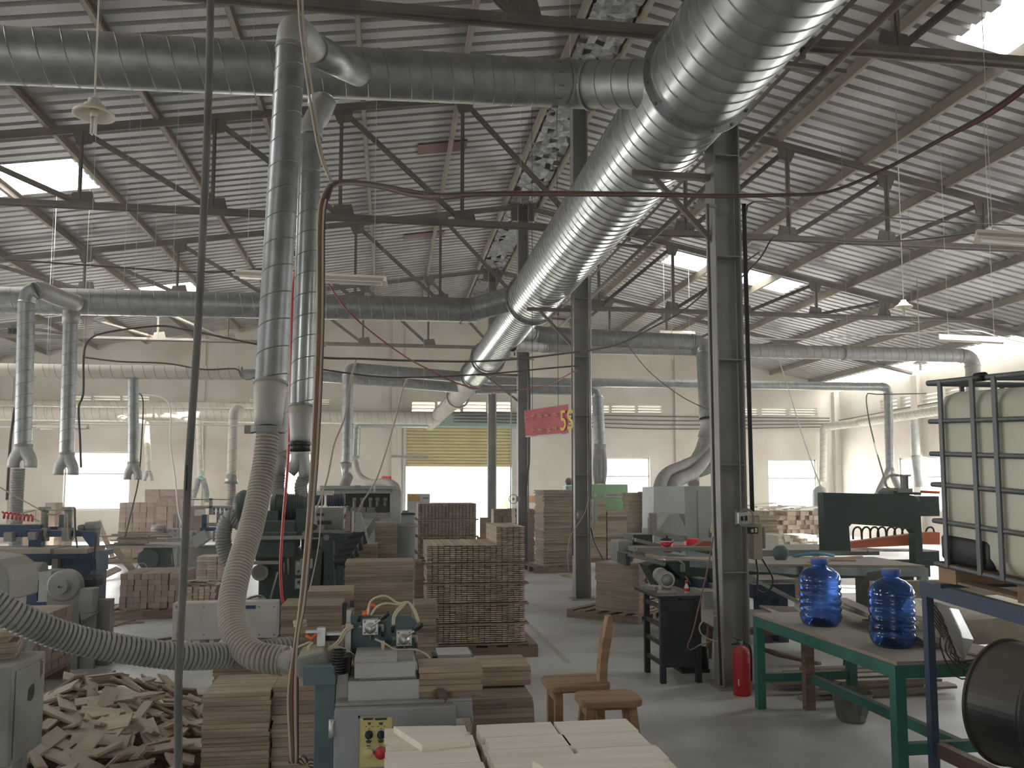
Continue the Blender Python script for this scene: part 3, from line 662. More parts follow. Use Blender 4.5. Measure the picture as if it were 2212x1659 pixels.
one(MB().hose([P(768, 998, Y=22), P(775, 1025, Y=20), P(800, 1042, Y=18), P(835, 1042, Y=16.5), P(856, 1056, Y=15.3), P(857, 1095, Y=14.6), P(848, 1118, Y=14.5)], .075, .035, .06, 16), 'flexible_hose', M_['hose'], 'long pale hose looping down over the end of the cream cabinet machine', 'hose')
one(MB().hose([P(752, 1030, Y=15.6), P(742, 1060, Y=15.3), P(752, 1095, Y=15), P(750, 1115, Y=14.8)], .09, .035, .06, 16), 'flexible_hose', M_['hosegrey'], 'dark grey hose dropping behind the black feed trough', 'hose')
# branches on the other side of the thick duct
b6 = duct('spiral branch duct leaving the thick duct and turning down over the white dust cabinet', [W3(2.3, 2.95, 15.0), P(1150, 722, Y=15.6), P(1521, 742, Y=15.3), P(1529, 905, Y=14.9)], .16, 'galv', .15, 1.5, n=22)
MB().tube([P(1529, 905, Y=14.9), P(1530, 912, Y=14.9), P(1531, 943, Y=14.9)], [.16, .14, .21], 22).build('hood_cone', M_['galv_dusty'], b6)
b6b = duct('long spiral branch duct reaching across to the side wall and down behind the tote', [W3(2.3, 2.72, 15.4), P(1180, 747, Y=15.8), P(2100, 769, Y=14.6), P(2106, 905, Y=14.5)], .135, 'galv_dusty', .15, 1.5, n=22)
MB().ring(P(1822, 762, Y=14.95), (1, 0, 0), .13, .155, .03).build('clamp_band', M_['steel'], b6b)
b7 = duct('slim spiral branch duct above the banner, reaching to an elbow before the side wall', [W3(2.0, 2.52, 19.0), P(1060, 823, Y=19.2), P(1918, 836, Y=18.6), P(1922, 1012, Y=18.4)], .1, 'galv', .15, 1.6, n=18)
for s in (-1, 1): MB().tube(curve([P(1922, 1010, Y=18.4), P(1922+s*8, 1030, Y=18.4), P(1922+s*26, 1068, Y=18.3)], 7), .08, 14).build('forked_outlet', M_['galv'], b7)
b7b = duct('spiral branch duct that turns down onto the pale green sander', [W3(2.05, 2.4, 19.8), P(1060, 838, Y=19.8), P(1290, 843, Y=19.6), P(1296, 965, Y=19.4)], .14, 'galv', .15, 1.5, n=18)
for s in (-1, 0, 1): MB().tube(curve([P(1296, 962, Y=19.4), P(1296+s*6, 985, Y=19.4), P(1296+s*9, 1012, Y=19.4), P(1296+s*5, 1045, Y=19.4)], 9), [.15, .12, .1, .09, .08, .08, .08, .08, .08], 14).build('forked_outlet', M_['hosegrey'], b7b)
b8 = duct('dusty duct fixed along the side wall with two drops', [P(1777, 1040, Y=24.8), P(1779, 922, Y=24.8), V((14.6, 24.0, 3.65)), V((14.9, 13, 3.8))], [.12, .13, .14], 'beigeduct', .17, 1.4, n=16)
a = P(1975, 908, X=14.9); MB().spiral(a, a+V((0, 0, -1.0)), .12, .15, .003, 14).build('drop_section', M_['galv_dusty'], b8)
a2 = a+V((0, 0, -1.0)); MB().tube([a2, a2+V((.05, 0, -.25)), a2+V((.1, 0, -.9))], [.12, .15, .13], 12).build('hose_end', M_['hosegrey'], b8)
# hoses between hood cone and white cabinet
hp = [([P(1528, 945, Y=14.9), P(1515, 985, Y=14.2), P(1480, 1005, Y=13.2), P(1440, 1025, Y=12), P(1425, 1060, Y=11.2), P(1430, 1110, Y=10.9), P(1440, 1150, Y=10.6)], .095, 'thick grey hose nearest the second column, draped over the white dust cabinet'),
      ([P(1534, 945, Y=14.9), P(1530, 980, Y=14.4), P(1500, 1020, Y=13), P(1462, 1040, Y=11.8), P(1452, 1070, Y=11.2), P(1462, 1110, Y=10.8), P(1480, 1145, Y=10.5)], .095, 'thick grey hose over the front edge of the dust cabinet, the inner one'),
      ([P(1522, 945, Y=14.9), P(1512, 975, Y=14.8), P(1500, 1000, Y=14.4), P(1498, 1045, Y=14)], .1, 'pale ribbed hose standing upright on the white dust cabinet'),
      ([P(1540, 945, Y=14.9), P(1548, 985, Y=14.8), P(1535, 1010, Y=14.6), P(1508, 1022, Y=14.4)], .085, 'grey hose curling behind the near column above the dust cabinet')]
for p, r, l in hp: one(MB().hose(p, r, .04, .05, 18), 'flexible_hose', M_['hosegrey'] if 'pale' not in l else M_['hose'], l, 'hose')
# ------------------------------------------------------------------ stacks of boards
def place_copies(proto, spots, group=None):
    out = []
    for i, (x, y, z, rz) in enumerate(spots):
        o = proto if i == 0 else proto.copy()
        if i: COL.objects.link(o)
        o.location = (x, y, z); o.rotation_euler = (0, 0, rz); out.append(o)
    return out
def boardmesh(w, d, th): return MB().box((0, 0, 0), (w, d, th))
LOWER = MB()
def stack(label, group, cx, cy, z0, w, d, th, n, rz=0, m='board', name='pine_board', cat='board', jit=.006, top=(0, 0), lean=0, hid=0):
    o = one(boardmesh(w, d, th), name, M_[m], label, cat, group)
    sp = []
    for k in range(n):
        if k < hid: LOWER.box((cx+random.gauss(0, jit), cy, z0+th/2+k*(th+.0012)), (w, d, th), rz); continue
        a = rz+random.gauss(0, jit*.6); jx, jy = random.gauss(0, jit), random.gauss(0, jit)+lean*k
        sp.append((cx+jx, cy+jy, z0+th/2+k*(th+.0012), a))
    return place_copies(o, sp)
def pstack(label, group, px0, px1, pyt, Y, d, th, z0=0, **k):
    a = P(px0, pyt, Y=Y); b = P(px1, pyt, Y=Y); n = max(1, int(round((a.z-z0)/(th+.0012))))
    return stack(label, group, (a.x+b.x)/2, Y+d/2, z0, b.x-a.x, d, th, n, **k)
def pallet(label, cx, cy, w, d, rz=0, h=.12, group=None, z0=0):
    t = thing('pallet', label, 'pallet', (cx, cy, z0), group); t.rotation_euler = (0, 0, rz); _PW[t.name] = (0, 0, 0)
    for s in (-1, 0, 1): MB().box((0, s*(d/2-.05), h*.42), (w, .09, h*.8)).build('stringer', M_['pallet'], t)
    n = 6
    for k in range(n):
        x = -w/2+.05+(w-.1)*k/(n-1); MB().box((x, 0, h*.91), (.09, d, h*.18)).build('deck_board', M_['pallet'], t)
    return t
# pallet stack in the aisle with jagged ends (its pallet turned)
rz = R_(-33); c = V((2.62+.18, 10.35, 0)); 
a = P(1225, 1333, Z=0); b = P(1398, 1352, Z=0); ux = (b-a).normalized(); uy = V((-ux.y, ux.x, 0)); rz = math.atan2(ux.y, ux.x)
pc = a+ux*.49+uy*.42
pallet('brown pallet lying askew in the aisle under the jagged panel stack', pc.x, pc.y, 1.0, .84, rz, .1)
sc_ = a+ux*.62+uy*.45
for q in range(3):
    p_ = sc_+uy*(.195*(q-1)); pr_ = one(boardmesh(.60, .192, .0205), 'knotty_board', M_['board' if q == 0 else 'scrap'], 'knotty pine board in the jagged stack on the askew aisle pallet', 'board', 'boards on the askew aisle pallet'); sp_ = []
    for k in range(27):
        jj = random.gauss(0, .009 if q == 0 else .017); sp_.append((p_.x+ux.x*jj, p_.y+ux.y*jj, .101+.01025+k*.0217, rz+random.gauss(0, .004)))
    place_copies(pr_, sp_)
# tall stack by the second column
pallet('pallet under the tallest panel stack beside the second column', 3.18, 16.0, 1.0, .9, .12, .12)
stack('long board in the tallest fanned stack behind the second column', 'panels in the tallest stack', 3.3, 15.95, .121, .82, .6, .0225, 61, .12, name='long_plank', jit=.014)
# darker brown stack next to it
stack('dark brown board in the shadowed stack beside the third column', 'panels in the shadowed stack', 2.86, 17.9, .03, .42, .8, .034, 32, .05, m='pallet', name='long_plank', jit=.01)
# stacks in front of the green sander, three pallets high
for k, (px0, px1) in enumerate(((1272, 1311), (1312, 1355))):
    zz = 0
    for lv in range(3 if k == 0 else 3):
        Y = 17.6; aa = P(px0, 1180, Y=Y); bb = P(px1, 1180, Y=Y); cx = (aa.x+bb.x)/2
        pl = ['bottom', 'middle', 'top'][lv]
        pallet('small pallet, %s of three in the pile before the green sander, %s' % (pl, 'column side' if k == 0 else 'window side'), cx, Y+.25, bb.x-aa.x-.01, .5, 0, .09, z0=zz)
        n = [8, 8, 8 if k == 0 else 3][lv]
        stack('board on the %s pallet of the pile before the green sander, %s' % (pl, 'column side' if k == 0 else 'window side'), 'panels %s %d' % (pl, k), cx, Y+.25, zz+.092, bb.x-aa.x-.015, .48, .043, n, name='long_plank', jit=.003)
        zz += .092+n*.0436+.004
# stack by the window beyond the cabinet
pstack('pale board in the tall stack between the green sander and the dust cabinet', 'panels between sander and cabinet', 1358, 1388, 1064, 18.5, .5, .03, m='board', name='long_plank', jit=.008)
pstack('rough plank in the tall stack touching the white dust cabinet', 'rough planks by the cabinet', 1392, 1432, 1063, 18.3, .5, .035, m='board', name='long_plank', jit=.012)
# stacks around the drilling machine
pstack('wide pine board in the broad tall stack behind the blue-grey machine plate', 'panels in the broad tall stack', 745, 893, 1213, 7.3, .42, .0235, z0=.1, hid=22, jit=.003)
pstack('pine board in the low stack crossed by the hanging cable bundle', 'panels in the low stack at the cable bundle', 606, 738, 1313, 5.9, .42, .022, z0=.1, hid=6, jit=.004)
pstack('narrow board in the slim stack at the foot of the slat stack', 'panels in the slim stack', 893, 943, 1303, 5.5, .3, .0215, z0=.05, hid=14, jit=.007)
stack('spare board in the short pile behind the low stack', 'short pile behind the low stack', P(715, 1290, Y=6.9).x, 6.9, .1, .35, .4, .022, 30, hid=15, jit=.006, m='board')
pstack('board in the front stack between scrap heap and machine, heap side', 'panels front stack heap side', 438, 583, 1497, 4.25, .4, .02, z0=.0, jit=.003)
pstack('board in the raised rear pile above the heap-side front stack', 'panels rear pile heap side', 461, 585, 1436, 4.72, .35, .02, z0=.0, hid=17, jit=.003)
pstack('board in the front stack between scrap heap and machine, machine side', 'panels front stack machine side', 588, 682, 1480, 4.3, .4, .021, z0=.0, jit=.004)
pstack('grey-brown board in the lower pile beyond the machine table', 'lower pile beyond the table', 1020, 1152, 1507, 3.75, .5, .021, z0=.0, jit=.003)
z1 = P(1020, 1507, Y=3.75).z
pstack('board in the upper pile set back on the lower one beyond the table', 'upper pile beyond the table', 1026, 1146, 1438, 3.93, .28, .021, z0=z1+.004, jit=.002)
# mid-distance stacks behind the broad tall one
pstack('pine board in the narrow stack in front of the grey bin', 'panels by the grey bin', 810, 858, 1128, 9.6, .4, .0235, hid=24, jit=.003)
pstack('pine board in the low stack beyond the black chute', 'low stack beyond the chute', 762, 815, 1178, 9.3, .4, .0235, hid=20, jit=.005)
pstack('board in the stack half hidden between broad stack and slat stack', 'half hidden panels', 897, 925, 1218, 8.6, .4, .03, hid=14, jit=.004)
# slat stacks seen end-on
def slat(m, x, y, z, L=.9, w=.044, h=.0185, ends=True):
    m.bb(x, x+w, y, y+L, z+h*.5, z+h); m.bb(x+.003, x+w-.003, y+.04, y+L-.04, z, z+h*.5)
def slatstack(lab, lab2, group, px0, px1, pytop, Y, layers, rows, cols, extra=0, indiv=0, z0=.12, L=.9):
    a = P(px0, pytop, Y=Y); b = P(px1, pytop, Y=Y); W = b.x-a.x; pt = W/cols; w = pt*.905; H = a.z-z0; lh = H/layers; sh = .02; h = (lh-sh)/rows
    proto = None; rest = MB(); cnt = 0; spots = []
    for ly in range(layers-1, -1, -1):
        for r in range(rows-1, -1, -1):
            for k in range(cols):
                x = a.x+k*pt+random.uniform(0, .002); y = Y+random.uniform(0, .022); z = z0+ly*lh+sh+r*h
                if cnt < indiv: spots.append((x, y, z, 0)); cnt += 1
                else: slat(rest, x, y, z, L, w, h-.0006)
    if extra:
        for r in range(rows):
            for k in range(cols-extra, cols):
                spots.append((a.x+k*pt, Y+random.uniform(0, .02), a.z+r*h+.001, 0)) if indiv else slat(rest, a.x+k*pt, Y, a.z+r*h, L, w, h-.0006)
    if spots:
        mp_ = MB(); slat(mp_, 0, 0, 0, L, w, h-.0006)
        place_copies(one(mp_, 'grooved_floor_strip', M_['endgrain'], lab, 'slat', group), spots)
    one(rest, 'grooved_floor_strips', M_['endgrain'], lab2, 'slats', group+' below' if indiv else group, 'stuff')
    st = MB()
    for ly in range(layers):
        for q in (.12, .5, .88):
            o = one(MB().bb(a.x-.03, b.x+.03, Y+L*q-.02, Y+L*q+.02, z0+ly*lh, z0+ly*lh+sh-.001), 'spacer_stick', M_['pallet'], 'thin spacer stick between layers of the %s slat stack' % ('near' if indiv else 'distant'), 'stick', 'spacers '+group)
        one(MB().bb(a.x-.02, b.x+.03, Y+.002, Y+.03, z0+ly*lh+.001, z0+ly*lh+sh-.002), 'spacer_stick', M_['board'], 'thin spacer stick between layers of the %s slat stack' % ('near' if indiv else 'distant'), 'stick', 'spacers '+group)
slatstack('short slat with dark grooves in the upper layers of the near slat stack', 'lower layers of short grooved slats in the near slat stack', 'slats in the near stack', 922, 1135, 1178, 7.9, 5, 9, 17, extra=5, indiv=255)
p0 = P(1030, 1400, Y=8.35)
pallet('pallet carrying the near slat stack', p0.x, 8.4, 1.08, 1.0, 0, .118)
slatstack('', 'grooved slats piled in the distant slat stack in front of the open door', 'slats in the distant stack', 903, 1030, 1088, 12.6, 5, 10, 17, z0=.1, L=.8)
pallet('pallet carrying the distant slat stack', P(966, 1200, Y=12.6).x, 13.0, .95, .85, 0, .098)
# leaning plywood sheets near column four
for k, (px0, px1, py, Y, l) in enumerate(((1037, 1060, 1118, 15.5, 'plain upright board in front of the fourth column'), (1030, 1062, 1160, 15.2, 'low upright board at the foot of the plain one'))):
    a = P(px0, py, Y=Y); b = P(px1, py, Y=Y); one(MB().bb(a.x, b.x, Y, Y+.03, 0, a.z), 'upright_board', M_['board'], l, 'board')
# bundle of short sticks beyond column three
def offcuts(label, group, px0, px1, pyt, Y, w, h, d, z0=0, m='board', name='timber_offcut', miss=.05, rag=.03):
    a = P(px0, pyt, Y=Y); b = P(px1, pyt, Y=Y); nx = int((b.x-a.x)/w); nz = int((a.z-z0)/h); h = (a.z-z0)/nz; proto = one(boardmesh(w-.003, d, h-.0015), name, M_[m], label, 'offcut', group); sp = []
    for r in range(nz):
        for k in range(nx):
            if r == nz-1 and random.random() < miss*3: continue
            sp.append((a.x+(k+.5)*w+random.gauss(0, .0015), Y+d/2+random.uniform(-rag, rag), z0+(r+.5)*h, 0))
    place_copies(proto, sp)
offcuts('stubby offcut in the bundle between the third and fourth columns', 'offcuts between columns', 1066, 1106, 1100, 16.2, .09, .12, .4)
offcuts('end of a rough stick in the big pile under the window beyond the near column', 'sticks under the window', 1650, 1782, 1104, 13.6, .082, .074, .7, z0=.1, m='endgrain', rag=.05)
offcuts('short block in the low tidy pile in front of the big stick pile', 'low tidy pile', 1680, 1786, 1157, 11.6, .09, .045, .5, z0=.35, m='boardlight', rag=.04)
pstack('long plank end in the pile beside the big stick pile, column side', 'planks column side', 1636, 1680, 1112, 12.6, .6, .032, jit=.02)
one(MB().bb(P(1670, 1160, Y=11.5).x, P(1792, 1160, Y=11.5).x, 11.45, 12.3, 0, .34), 'crate', M_['pallet'], 'low brown crate carrying the tidy pile of short blocks', 'crate')
for i in range(9):
    a = P(1655+i*13, 1096+random.randint(-4, 5), Y=13.4)
    one(MB().bar(a+V((-.3, 0, 0)), a+V((.3, .3, random.uniform(-.03, .05))), .09, .02), 'loose_strip', M_['boardlight'], 'loose slat tossed on top of the big stick pile under the window', 'slat', 'loose slats on the stick pile')
# blocks on the hall's other side
def blocks(label, group, px0, px1, pyt, Y, w, h, d, z0, m='brickwood', deep=1, seed=0):
    a = P(px0, pyt, Y=Y); b = P(px1, pyt, Y=Y); nx = max(1, int(round((b.x-a.x)/w))); nz = max(1, int(round((a.z-z0)/h))); h = (a.z-z0)/nz; sp = []
    o = one(boardmesh(w-.006, d-.01, h-.002), 'wood_block', M_[m], label, 'block', group)
    for q in range(deep):
        for r in range(nz):
            for k in range(nx): sp.append((a.x+(k+.5)*w+random.gauss(0, .002), Y+d/2+q*d+random.uniform(-.004, .012), z0+(r+.5)*h, random.gauss(0, .01)))
    place_copies(o, sp)
blocks('squared block in the low palletted pile in front of the saw table', 'blocks in the low palletted pile', 259, 395, 1240, 10.9, .0815, .068, .84, .12)
pallet('pallet under the low pile of squared blocks', P(327, 1290, Y=11).x, 11.3, 1.0, .9, 0, .12)
blocks('pinkish block in the tall pile beside the bright far window', 'blocks beside the bright window', 258, 331, 1086, 19.0, .14, .11, .5, .1)
blocks('pinkish block in the tallest pile behind the saw table', 'blocks in the tallest pile', 338, 402, 1078, 18.5, .22, .16, .5, 0)
blocks('pinkish plank block in the pile against the wall beyond the tallest pile', 'wall pile blocks', 313, 400, 1057, 20.6, .33, .16, .5, 0)
blocks('pinkish block in the pile behind the pneumatic cylinders', 'blocks behind the cylinders', 45, 128, 1102, 19.5, .3, .12, .5, 0)
blocks('small block in the untidy pile topping the window-side stack', 'untidy pile', 97, 128, 1086, 18.0, .2, .14, .4, 0)
pallet('pallet under the tall block pile beside the bright far window', P(300, 1200, Y=19).x, 19.3, 1.4, .9, 0, .1)
blocks('short block in the dark stepped pile by the planer', 'dark stepped pile', 424, 486, 1203, 10.4, .12, .032, .4, .02, m='endgrain')
blocks('thin offcut in the heap behind the white guard panel', 'offcuts behind the guard', 404, 470, 1268, 8.8, .055, .03, .35, .02, m='endgrain')
for i in range(12):
    a = P(402+random.randint(0, 66), 1262+random.randint(-8, 4), Y=8.9)
    one(MB().box(a, (.16, .07, .012), rz=random.uniform(0, 3)), 'thin_offcut', M_['scrap'], 'thin pale offcut lying loose on the heap behind the white guard', 'offcut', 'loose offcuts on the heap behind the guard')
# long block pile beneath the grey hose
o = one(boardmesh(.5, .13, .066), 'long_block', M_['brickwood'], 'squared timber in the long pile beneath the sagging grey hose', 'block', 'timbers beneath the hose'); sp = []
for q in range(17):
    for r in range(7): sp.append((-2.95+random.uniform(-.006, .006), 5.55+q*.134, .155+r*.0675, random.gauss(0, .01)))
place_copies(o, sp)
pallet('pallet under the long timber pile beneath the grey hose', -2.95, 6.6, .55, 2.2, 0, .12)
for i in range(5):
    a = V((-3.13+.09*i, 6.2+.2*(i % 3), .643)); one(MB().bar(a+V((0, -.6, 0)), a+V((.0, .62, 0)), .082, .024), 'loose_board', M_['boardlight'], 'pale narrow board lying along the top of the long timber pile', 'board', 'boards on the long timber pile')
# broken pallet and sticks on the floor
pc = P(278, 1330, Z=0)
t = thing('pallet', 'empty broken pallet on the open floor beside the blue machine', 'pallet', (pc.x, pc.y, 0)); t.rotation_euler = (0, 0, .35); _PW[t.name] = (0, 0, 0)
for x in (-.36, 0, .36): MB().box((x, 0, .12), (.13, .8, .02)).build('deck_board', M_['board'], t)
for y in (-.36, 0, .36): MB().box((0, y, .055), (.85, .05, .11)).build('stringer', M_['board'], t)
for i, (x0, y0, x1, y1) in enumerate(((240, 1347, 312, 1344), (240, 1353, 290, 1340), (228, 1405, 250, 1398), (330, 1384, 378, 1377))):
    a = P(x0, y0, Z=.012); b = P(x1, y1, Z=.012); one(MB().bar(a, b, .035, .022), 'stick', M_['board'], 'thin stick lying on the floor, %s' % ['nearest the broken pallet', 'tucked against the broken pallet', 'by the end of the timber pile', 'in front of the white guard panel'][i], 'stick')
for i in range(9):
    a = P(150+i*13, 1405+random.randint(-3, 16), Z=.03); one(MB().box(a+V((0, 0, .0)), (.22, .09, .02), rz=random.uniform(-.6, 1)), 'dropped_offcut', M_['scrap'], 'offcut lying on the floor between timber pile and scrap heap', 'offcut', 'offcuts on the floor by the timber pile')
one(LOWER, 'lower_boards', M_['board'], 'hidden lower boards that carry the board stacks behind the grey machine', 'boards', None, 'stuff')
# ------------------------------------------------------------------ scrap heap
def hz_(x, y):
    return .34*math.exp(-((x+1.75)/.62)**2-((y-5.55)/.75)**2)+.20*math.exp(-((x+1.25)/.7)**2-((y-4.4)/.9)**2)+.12*math.exp(-((x+2.1)/.5)**2-((y-4.5)/.8)**2)
m = MB(); nx, ny = 60, 70; vs = []
for j in range(ny):
    for i in range(nx):
        x = -3.0+2.4*i/(nx-1); y = 3.3+3.9*j/(ny-1); e = min(i, j, nx-1-i, ny-1-j)
        vs.append((x, y, -.012 if e == 0 else max(-.01, hz_(x, y)*.86-.035+.03*mnoise.noise(V((x*7, y*7, 0))))))
m.add(vs, [(j*nx+i, j*nx+i+1, (j+1)*nx+i+1, (j+1)*nx+i) for j in range(ny-1) for i in range(nx-1)], True)
one(m, 'sawdust_heap', M_['sawdust'], 'brown sawdust and fines filling the bottom of the scrap heap', 'sawdust', None, 'stuff')
pieces = []
for kk, (w, L, th) in enumerate(((.075, .24, .018), (.06, .17, .018), (.09, .3, .016), (.05, .2, .022))):
    pieces.append(MB().box((0, 0, th*.2), (L, w, th*.6)).box((0, 0, -th*.3), (L-.012, w-.012, th*.4)).build('scrap_board', M_['scrap']))
    tag(pieces[-1], 'short tongue-and-groove scrap board tossed on the big scrap heap', 'scrap board', 'scrap boards on the heap')
n = 0; used = [False]*4
while n < 250:
    x, y = random.gauss(-1.62, .5), random.gauss(5.0, .75)
    if not (-2.6 < x < -.62 and 3.6 < y < 6.6) or (x < -1.95 and y > 4.2 and y < 5.2): continue
    h = hz_(x, y)
    if h < .03 and random.random() < .75: continue
    if x > -1.0 and y > 4.0 and P(438, 1500, Y=max(y, .5)).x < x+.08: continue
    k = random.randrange(4); o = pieces[k] if not used[k] else pieces[k].copy()
    if used[k]: COL.objects.link(o)
    used[k] = True
    e = .05; gx = (hz_(x+e, y)-hz_(x-e, y))/(2*e); gy = (hz_(x, y+e)-hz_(x, y-e))/(2*e)
    nr = V((-gx, -gy, 1)).normalized()+V((random.gauss(0, .28), random.gauss(0, .28), 0)); nr.normalize()
    q = nr.to_track_quat('Z', 'Y'); o.rotation_mode = 'QUATERNION'
    from mathutils import Quaternion
    o.rotation_quaternion = q @ Quaternion((0, 0, 1), random.uniform(0, 6.28)); o.location = (x, y, h+random.uniform(.0, .045)+.02); n += 1

for i, (px, py, rz_, z_) in enumerate(((455, 1612, .3, .13), (420, 1640, -.5, .10), (515, 1640, .1, .12), (560, 1650, .8, .06))):
    c = P(px, py, Z=z_); one(MB().box(c, (.34, .15, .03), M=Matrix.Rotation(rz_, 3, 'Z') @ Matrix.Rotation(.15, 3, 'X')), 'sawdusty_slab', mat('sawdust_covered_board', (.40, .30, .21), .9, c2=(.24, .17, .11), sc=18, bump=.6) if i == 0 else bpy.data.materials['sawdust_covered_board'], 'thick slab thickly dusted with sawdust, %s' % ['resting against the hanging hose', 'lowest on the scrap heap', 'at the foot of the front stack', 'nearest the cable tangle'][i], 'slab')
a_, b_ = P(1215, 1225, Z=.002), P(1420, 1470, Z=.002)
one(MB().prism([(1.62, 7.6, .001), (1.68, 7.6, .001), (1.68, 10.9, .001), (1.62, 10.9, .001)], (0, 0, .001)), 'floor_line', mat('worn_yellow_line', (.50, .44, .26), .6, c2=(.50, .50, .47), sc=3, ramp=(.35, .5)), 'faint worn yellow line on the aisle floor', 'floor marking')
# ------------------------------------------------------------------ machines in the middle distance
def PB(m, px0, px1, py0, py1, Y, d):              # box whose front face covers a photo rectangle at depth Y
    a = P(px0, py0, Y=Y); b = P(px1, py1, Y=Y); return m.bb(a.x, b.x, Y, Y+d, b.z, a.z)
def part(t, name, m, *rects, bevel=0):
    mb = MB()
    for r in rects: PB(mb, *r)
    return mb.build(name, M_[m], t, bevel=bevel)
def at(t, px, py, Y): return P(px, py, Y=Y)
# dark green moulder with its fan motor
Y = 8.9
t = thing('moulder', 'big dark green four-sided moulder behind the beige hose, motors on top', 'machine', P(640, 1320, Z=0))
b0 = P(640, 1330, Y=Y).z
mb = MB(); PB(mb, 560, 700, 1190, 1330, Y, .7); mb.bb(P(560, 0, Y=Y).x, P(700, 0, Y=Y).x, Y+.02, Y+.68, 0, P(0, 1320, Y=Y).z); mb.build('base', M_['dkgreen'], t, bevel=.01)
part(t, 'body', 'dkgreen', (566, 636, 1125, 1188, Y-.05, .6), (560, 640, 1150, 1178, Y-.09, .1), bevel=.01)
part(t, 'apron', 'dkgreen', (556, 636, 1172, 1205, Y-.12, .2), bevel=.008)
part(t, 'steel_table', 'castgrey', (560, 655, 1159, 1165, Y-.18, .7))
part(t, 'recess_panel', 'black', (552, 602, 1194, 1212, Y-.02, .06))
a = P(605, 1097, Y=Y); mb = MB().lathe([(0, 0), (.12, 0), (.13, .03), (.13, .30), (.11, .33), (.11, .36), (.15, .37), (.15, .40), (0, .40)], a+V((-.12, .25, 0)), (1, 0, 0), 20); mb.build('spindle_motor', M_['dkgreen'], t)
mb = MB()
for k in range(12): mb.ring(a+V((-.07+k*.022, .25, 0)), (1, 0, 0), .128, .142, .006, 20)
mb.build('cooling_fins', M_['dkgreen'], t)
part(t, 'motor_bracket', 'dkgreen', (575, 600, 1104, 1130, Y, .4), (640, 665, 1100, 1160, Y, .4), (597, 620, 1080, 1092, Y+.1, .2))
a = P(561, 1237, Y=Y-.16); mb = MB().lathe([(0, 0), (.055, .0), (.075, .015), (.078, .05), (.07, .06), (.07, .24), (0, .24)], a, (0, 1, 0), 24).ring(a+V((0, .005, 0)), (0, 1, 0), .06, .082, .02, 24)
mb.build('fan_motor', M_['castgrey'], t)
mb = MB()
for k in range(8):
    an = PI*k/8; d = V((math.cos(an), 0, math.sin(an)))*.06; mb.bar(a-d+V((0, -.012, 0)), a+d+V((0, -.012, 0)), .004, .004, up=(0, 1, 0))
mb.ring(a+V((0, -.012, 0)), (0, 1, 0), .035, .039, .004, 20).ring(a+V((0, -.012, 0)), (0, 1, 0), .012, .018, .004, 12).build('fan_grille', M_['castgrey'], t)
part(t, 'motor_shelf', 'castgrey', (546, 601, 1214, 1219, Y-.2, .25))
part(t, 'control_box', 'cabinet', (638, 652, 1212, 1242, Y-.06, .08), (637, 650, 1250, 1272, Y-.06, .08), (648, 675, 1207, 1228, Y-.03, .1), bevel=.004)
for py in (1218, 1234, 1257, 1266):
    a = P(645, py, Y=Y-.065); MB().cyl(a, a+V((0, -.02, 0)), .014, 12).build('push_button', M_['white'] if py in (1218, 1266) else M_['dkgreen'], t)
# frame pillar and beam
mb = MB(); q = [P(689, 1300, Y=Y), P(722, 1300, Y=Y), P(719, 1150, Y=Y), P(696, 1150, Y=Y)]; mb.prism(q, (0, .3, 0)); mb.build('pillar', M_['dkgreen'], t, bevel=.008)
part(t, 'cross_beam', 'dkgreen', (719, 766, 1152, 1166, Y+.05, .2)); mb = MB(); a = P(705, 1161, Y=Y-.01); mb.cyl(a, a+V((0, -.03, 0)), .03, 16).build('hub', M_['steel'], t)
mb = MB(); PB(mb, 652, 690, 1165, 1250, Y+.25, .3); PB(mb, 652, 690, 1250, 1300, Y+.2, .4); mb.build('rear_casting', M_['dkgreen'], t)
mb = MB().tube([P(637, 1161, Y=Y-.1), P(655, 1162, Y=Y-.1), P(655, 1150, Y=Y)], .014, 10).tube([P(622, 1205, Y=Y-.1), P(623, 1240, Y=Y-.1)], .01, 8).tube([P(613, 1215, Y=Y-.1), P(614, 1238, Y=Y-.1)], .008, 8); mb.build('piping', M_['castgrey'], t)
MB().tube(curve([P(525, 1300, Y=8.5), P(545, 1290, Y=8.5), P(565, 1288, Y=8.5), P(582, 1305, Y=8.5)], 14), .012, 8).tube(curve([P(520, 1305, Y=8.45), P(545, 1296, Y=8.45), P(570, 1295, Y=8.45), P(590, 1310, Y=8.45)], 14), .012, 8).tube(curve([P(584, 1295, Y=8.6), P(592, 1265, Y=8.6), P(600, 1236, Y=8.7)], 12), .01, 8).build('power_cable', M_['hosegrey'], t)
# extraction hood at its other end
mb = MB().lathe([(.09, 0), (.16, .02), (.18, .08), (.16, .13), (.1, .15)], P(518, 1098, Y=Y+.1), (.9, -.35, .2), 24); mb.build('suction_mouth', M_['dkgreen'], t)
MB().tube(curve([P(505, 1105, Y=Y), P(518, 1088, Y=Y), P(532, 1075, Y=Y), P(545, 1078, Y=Y)], 12), .03, 10).build('support_arm', M_['dkgreen'], t)
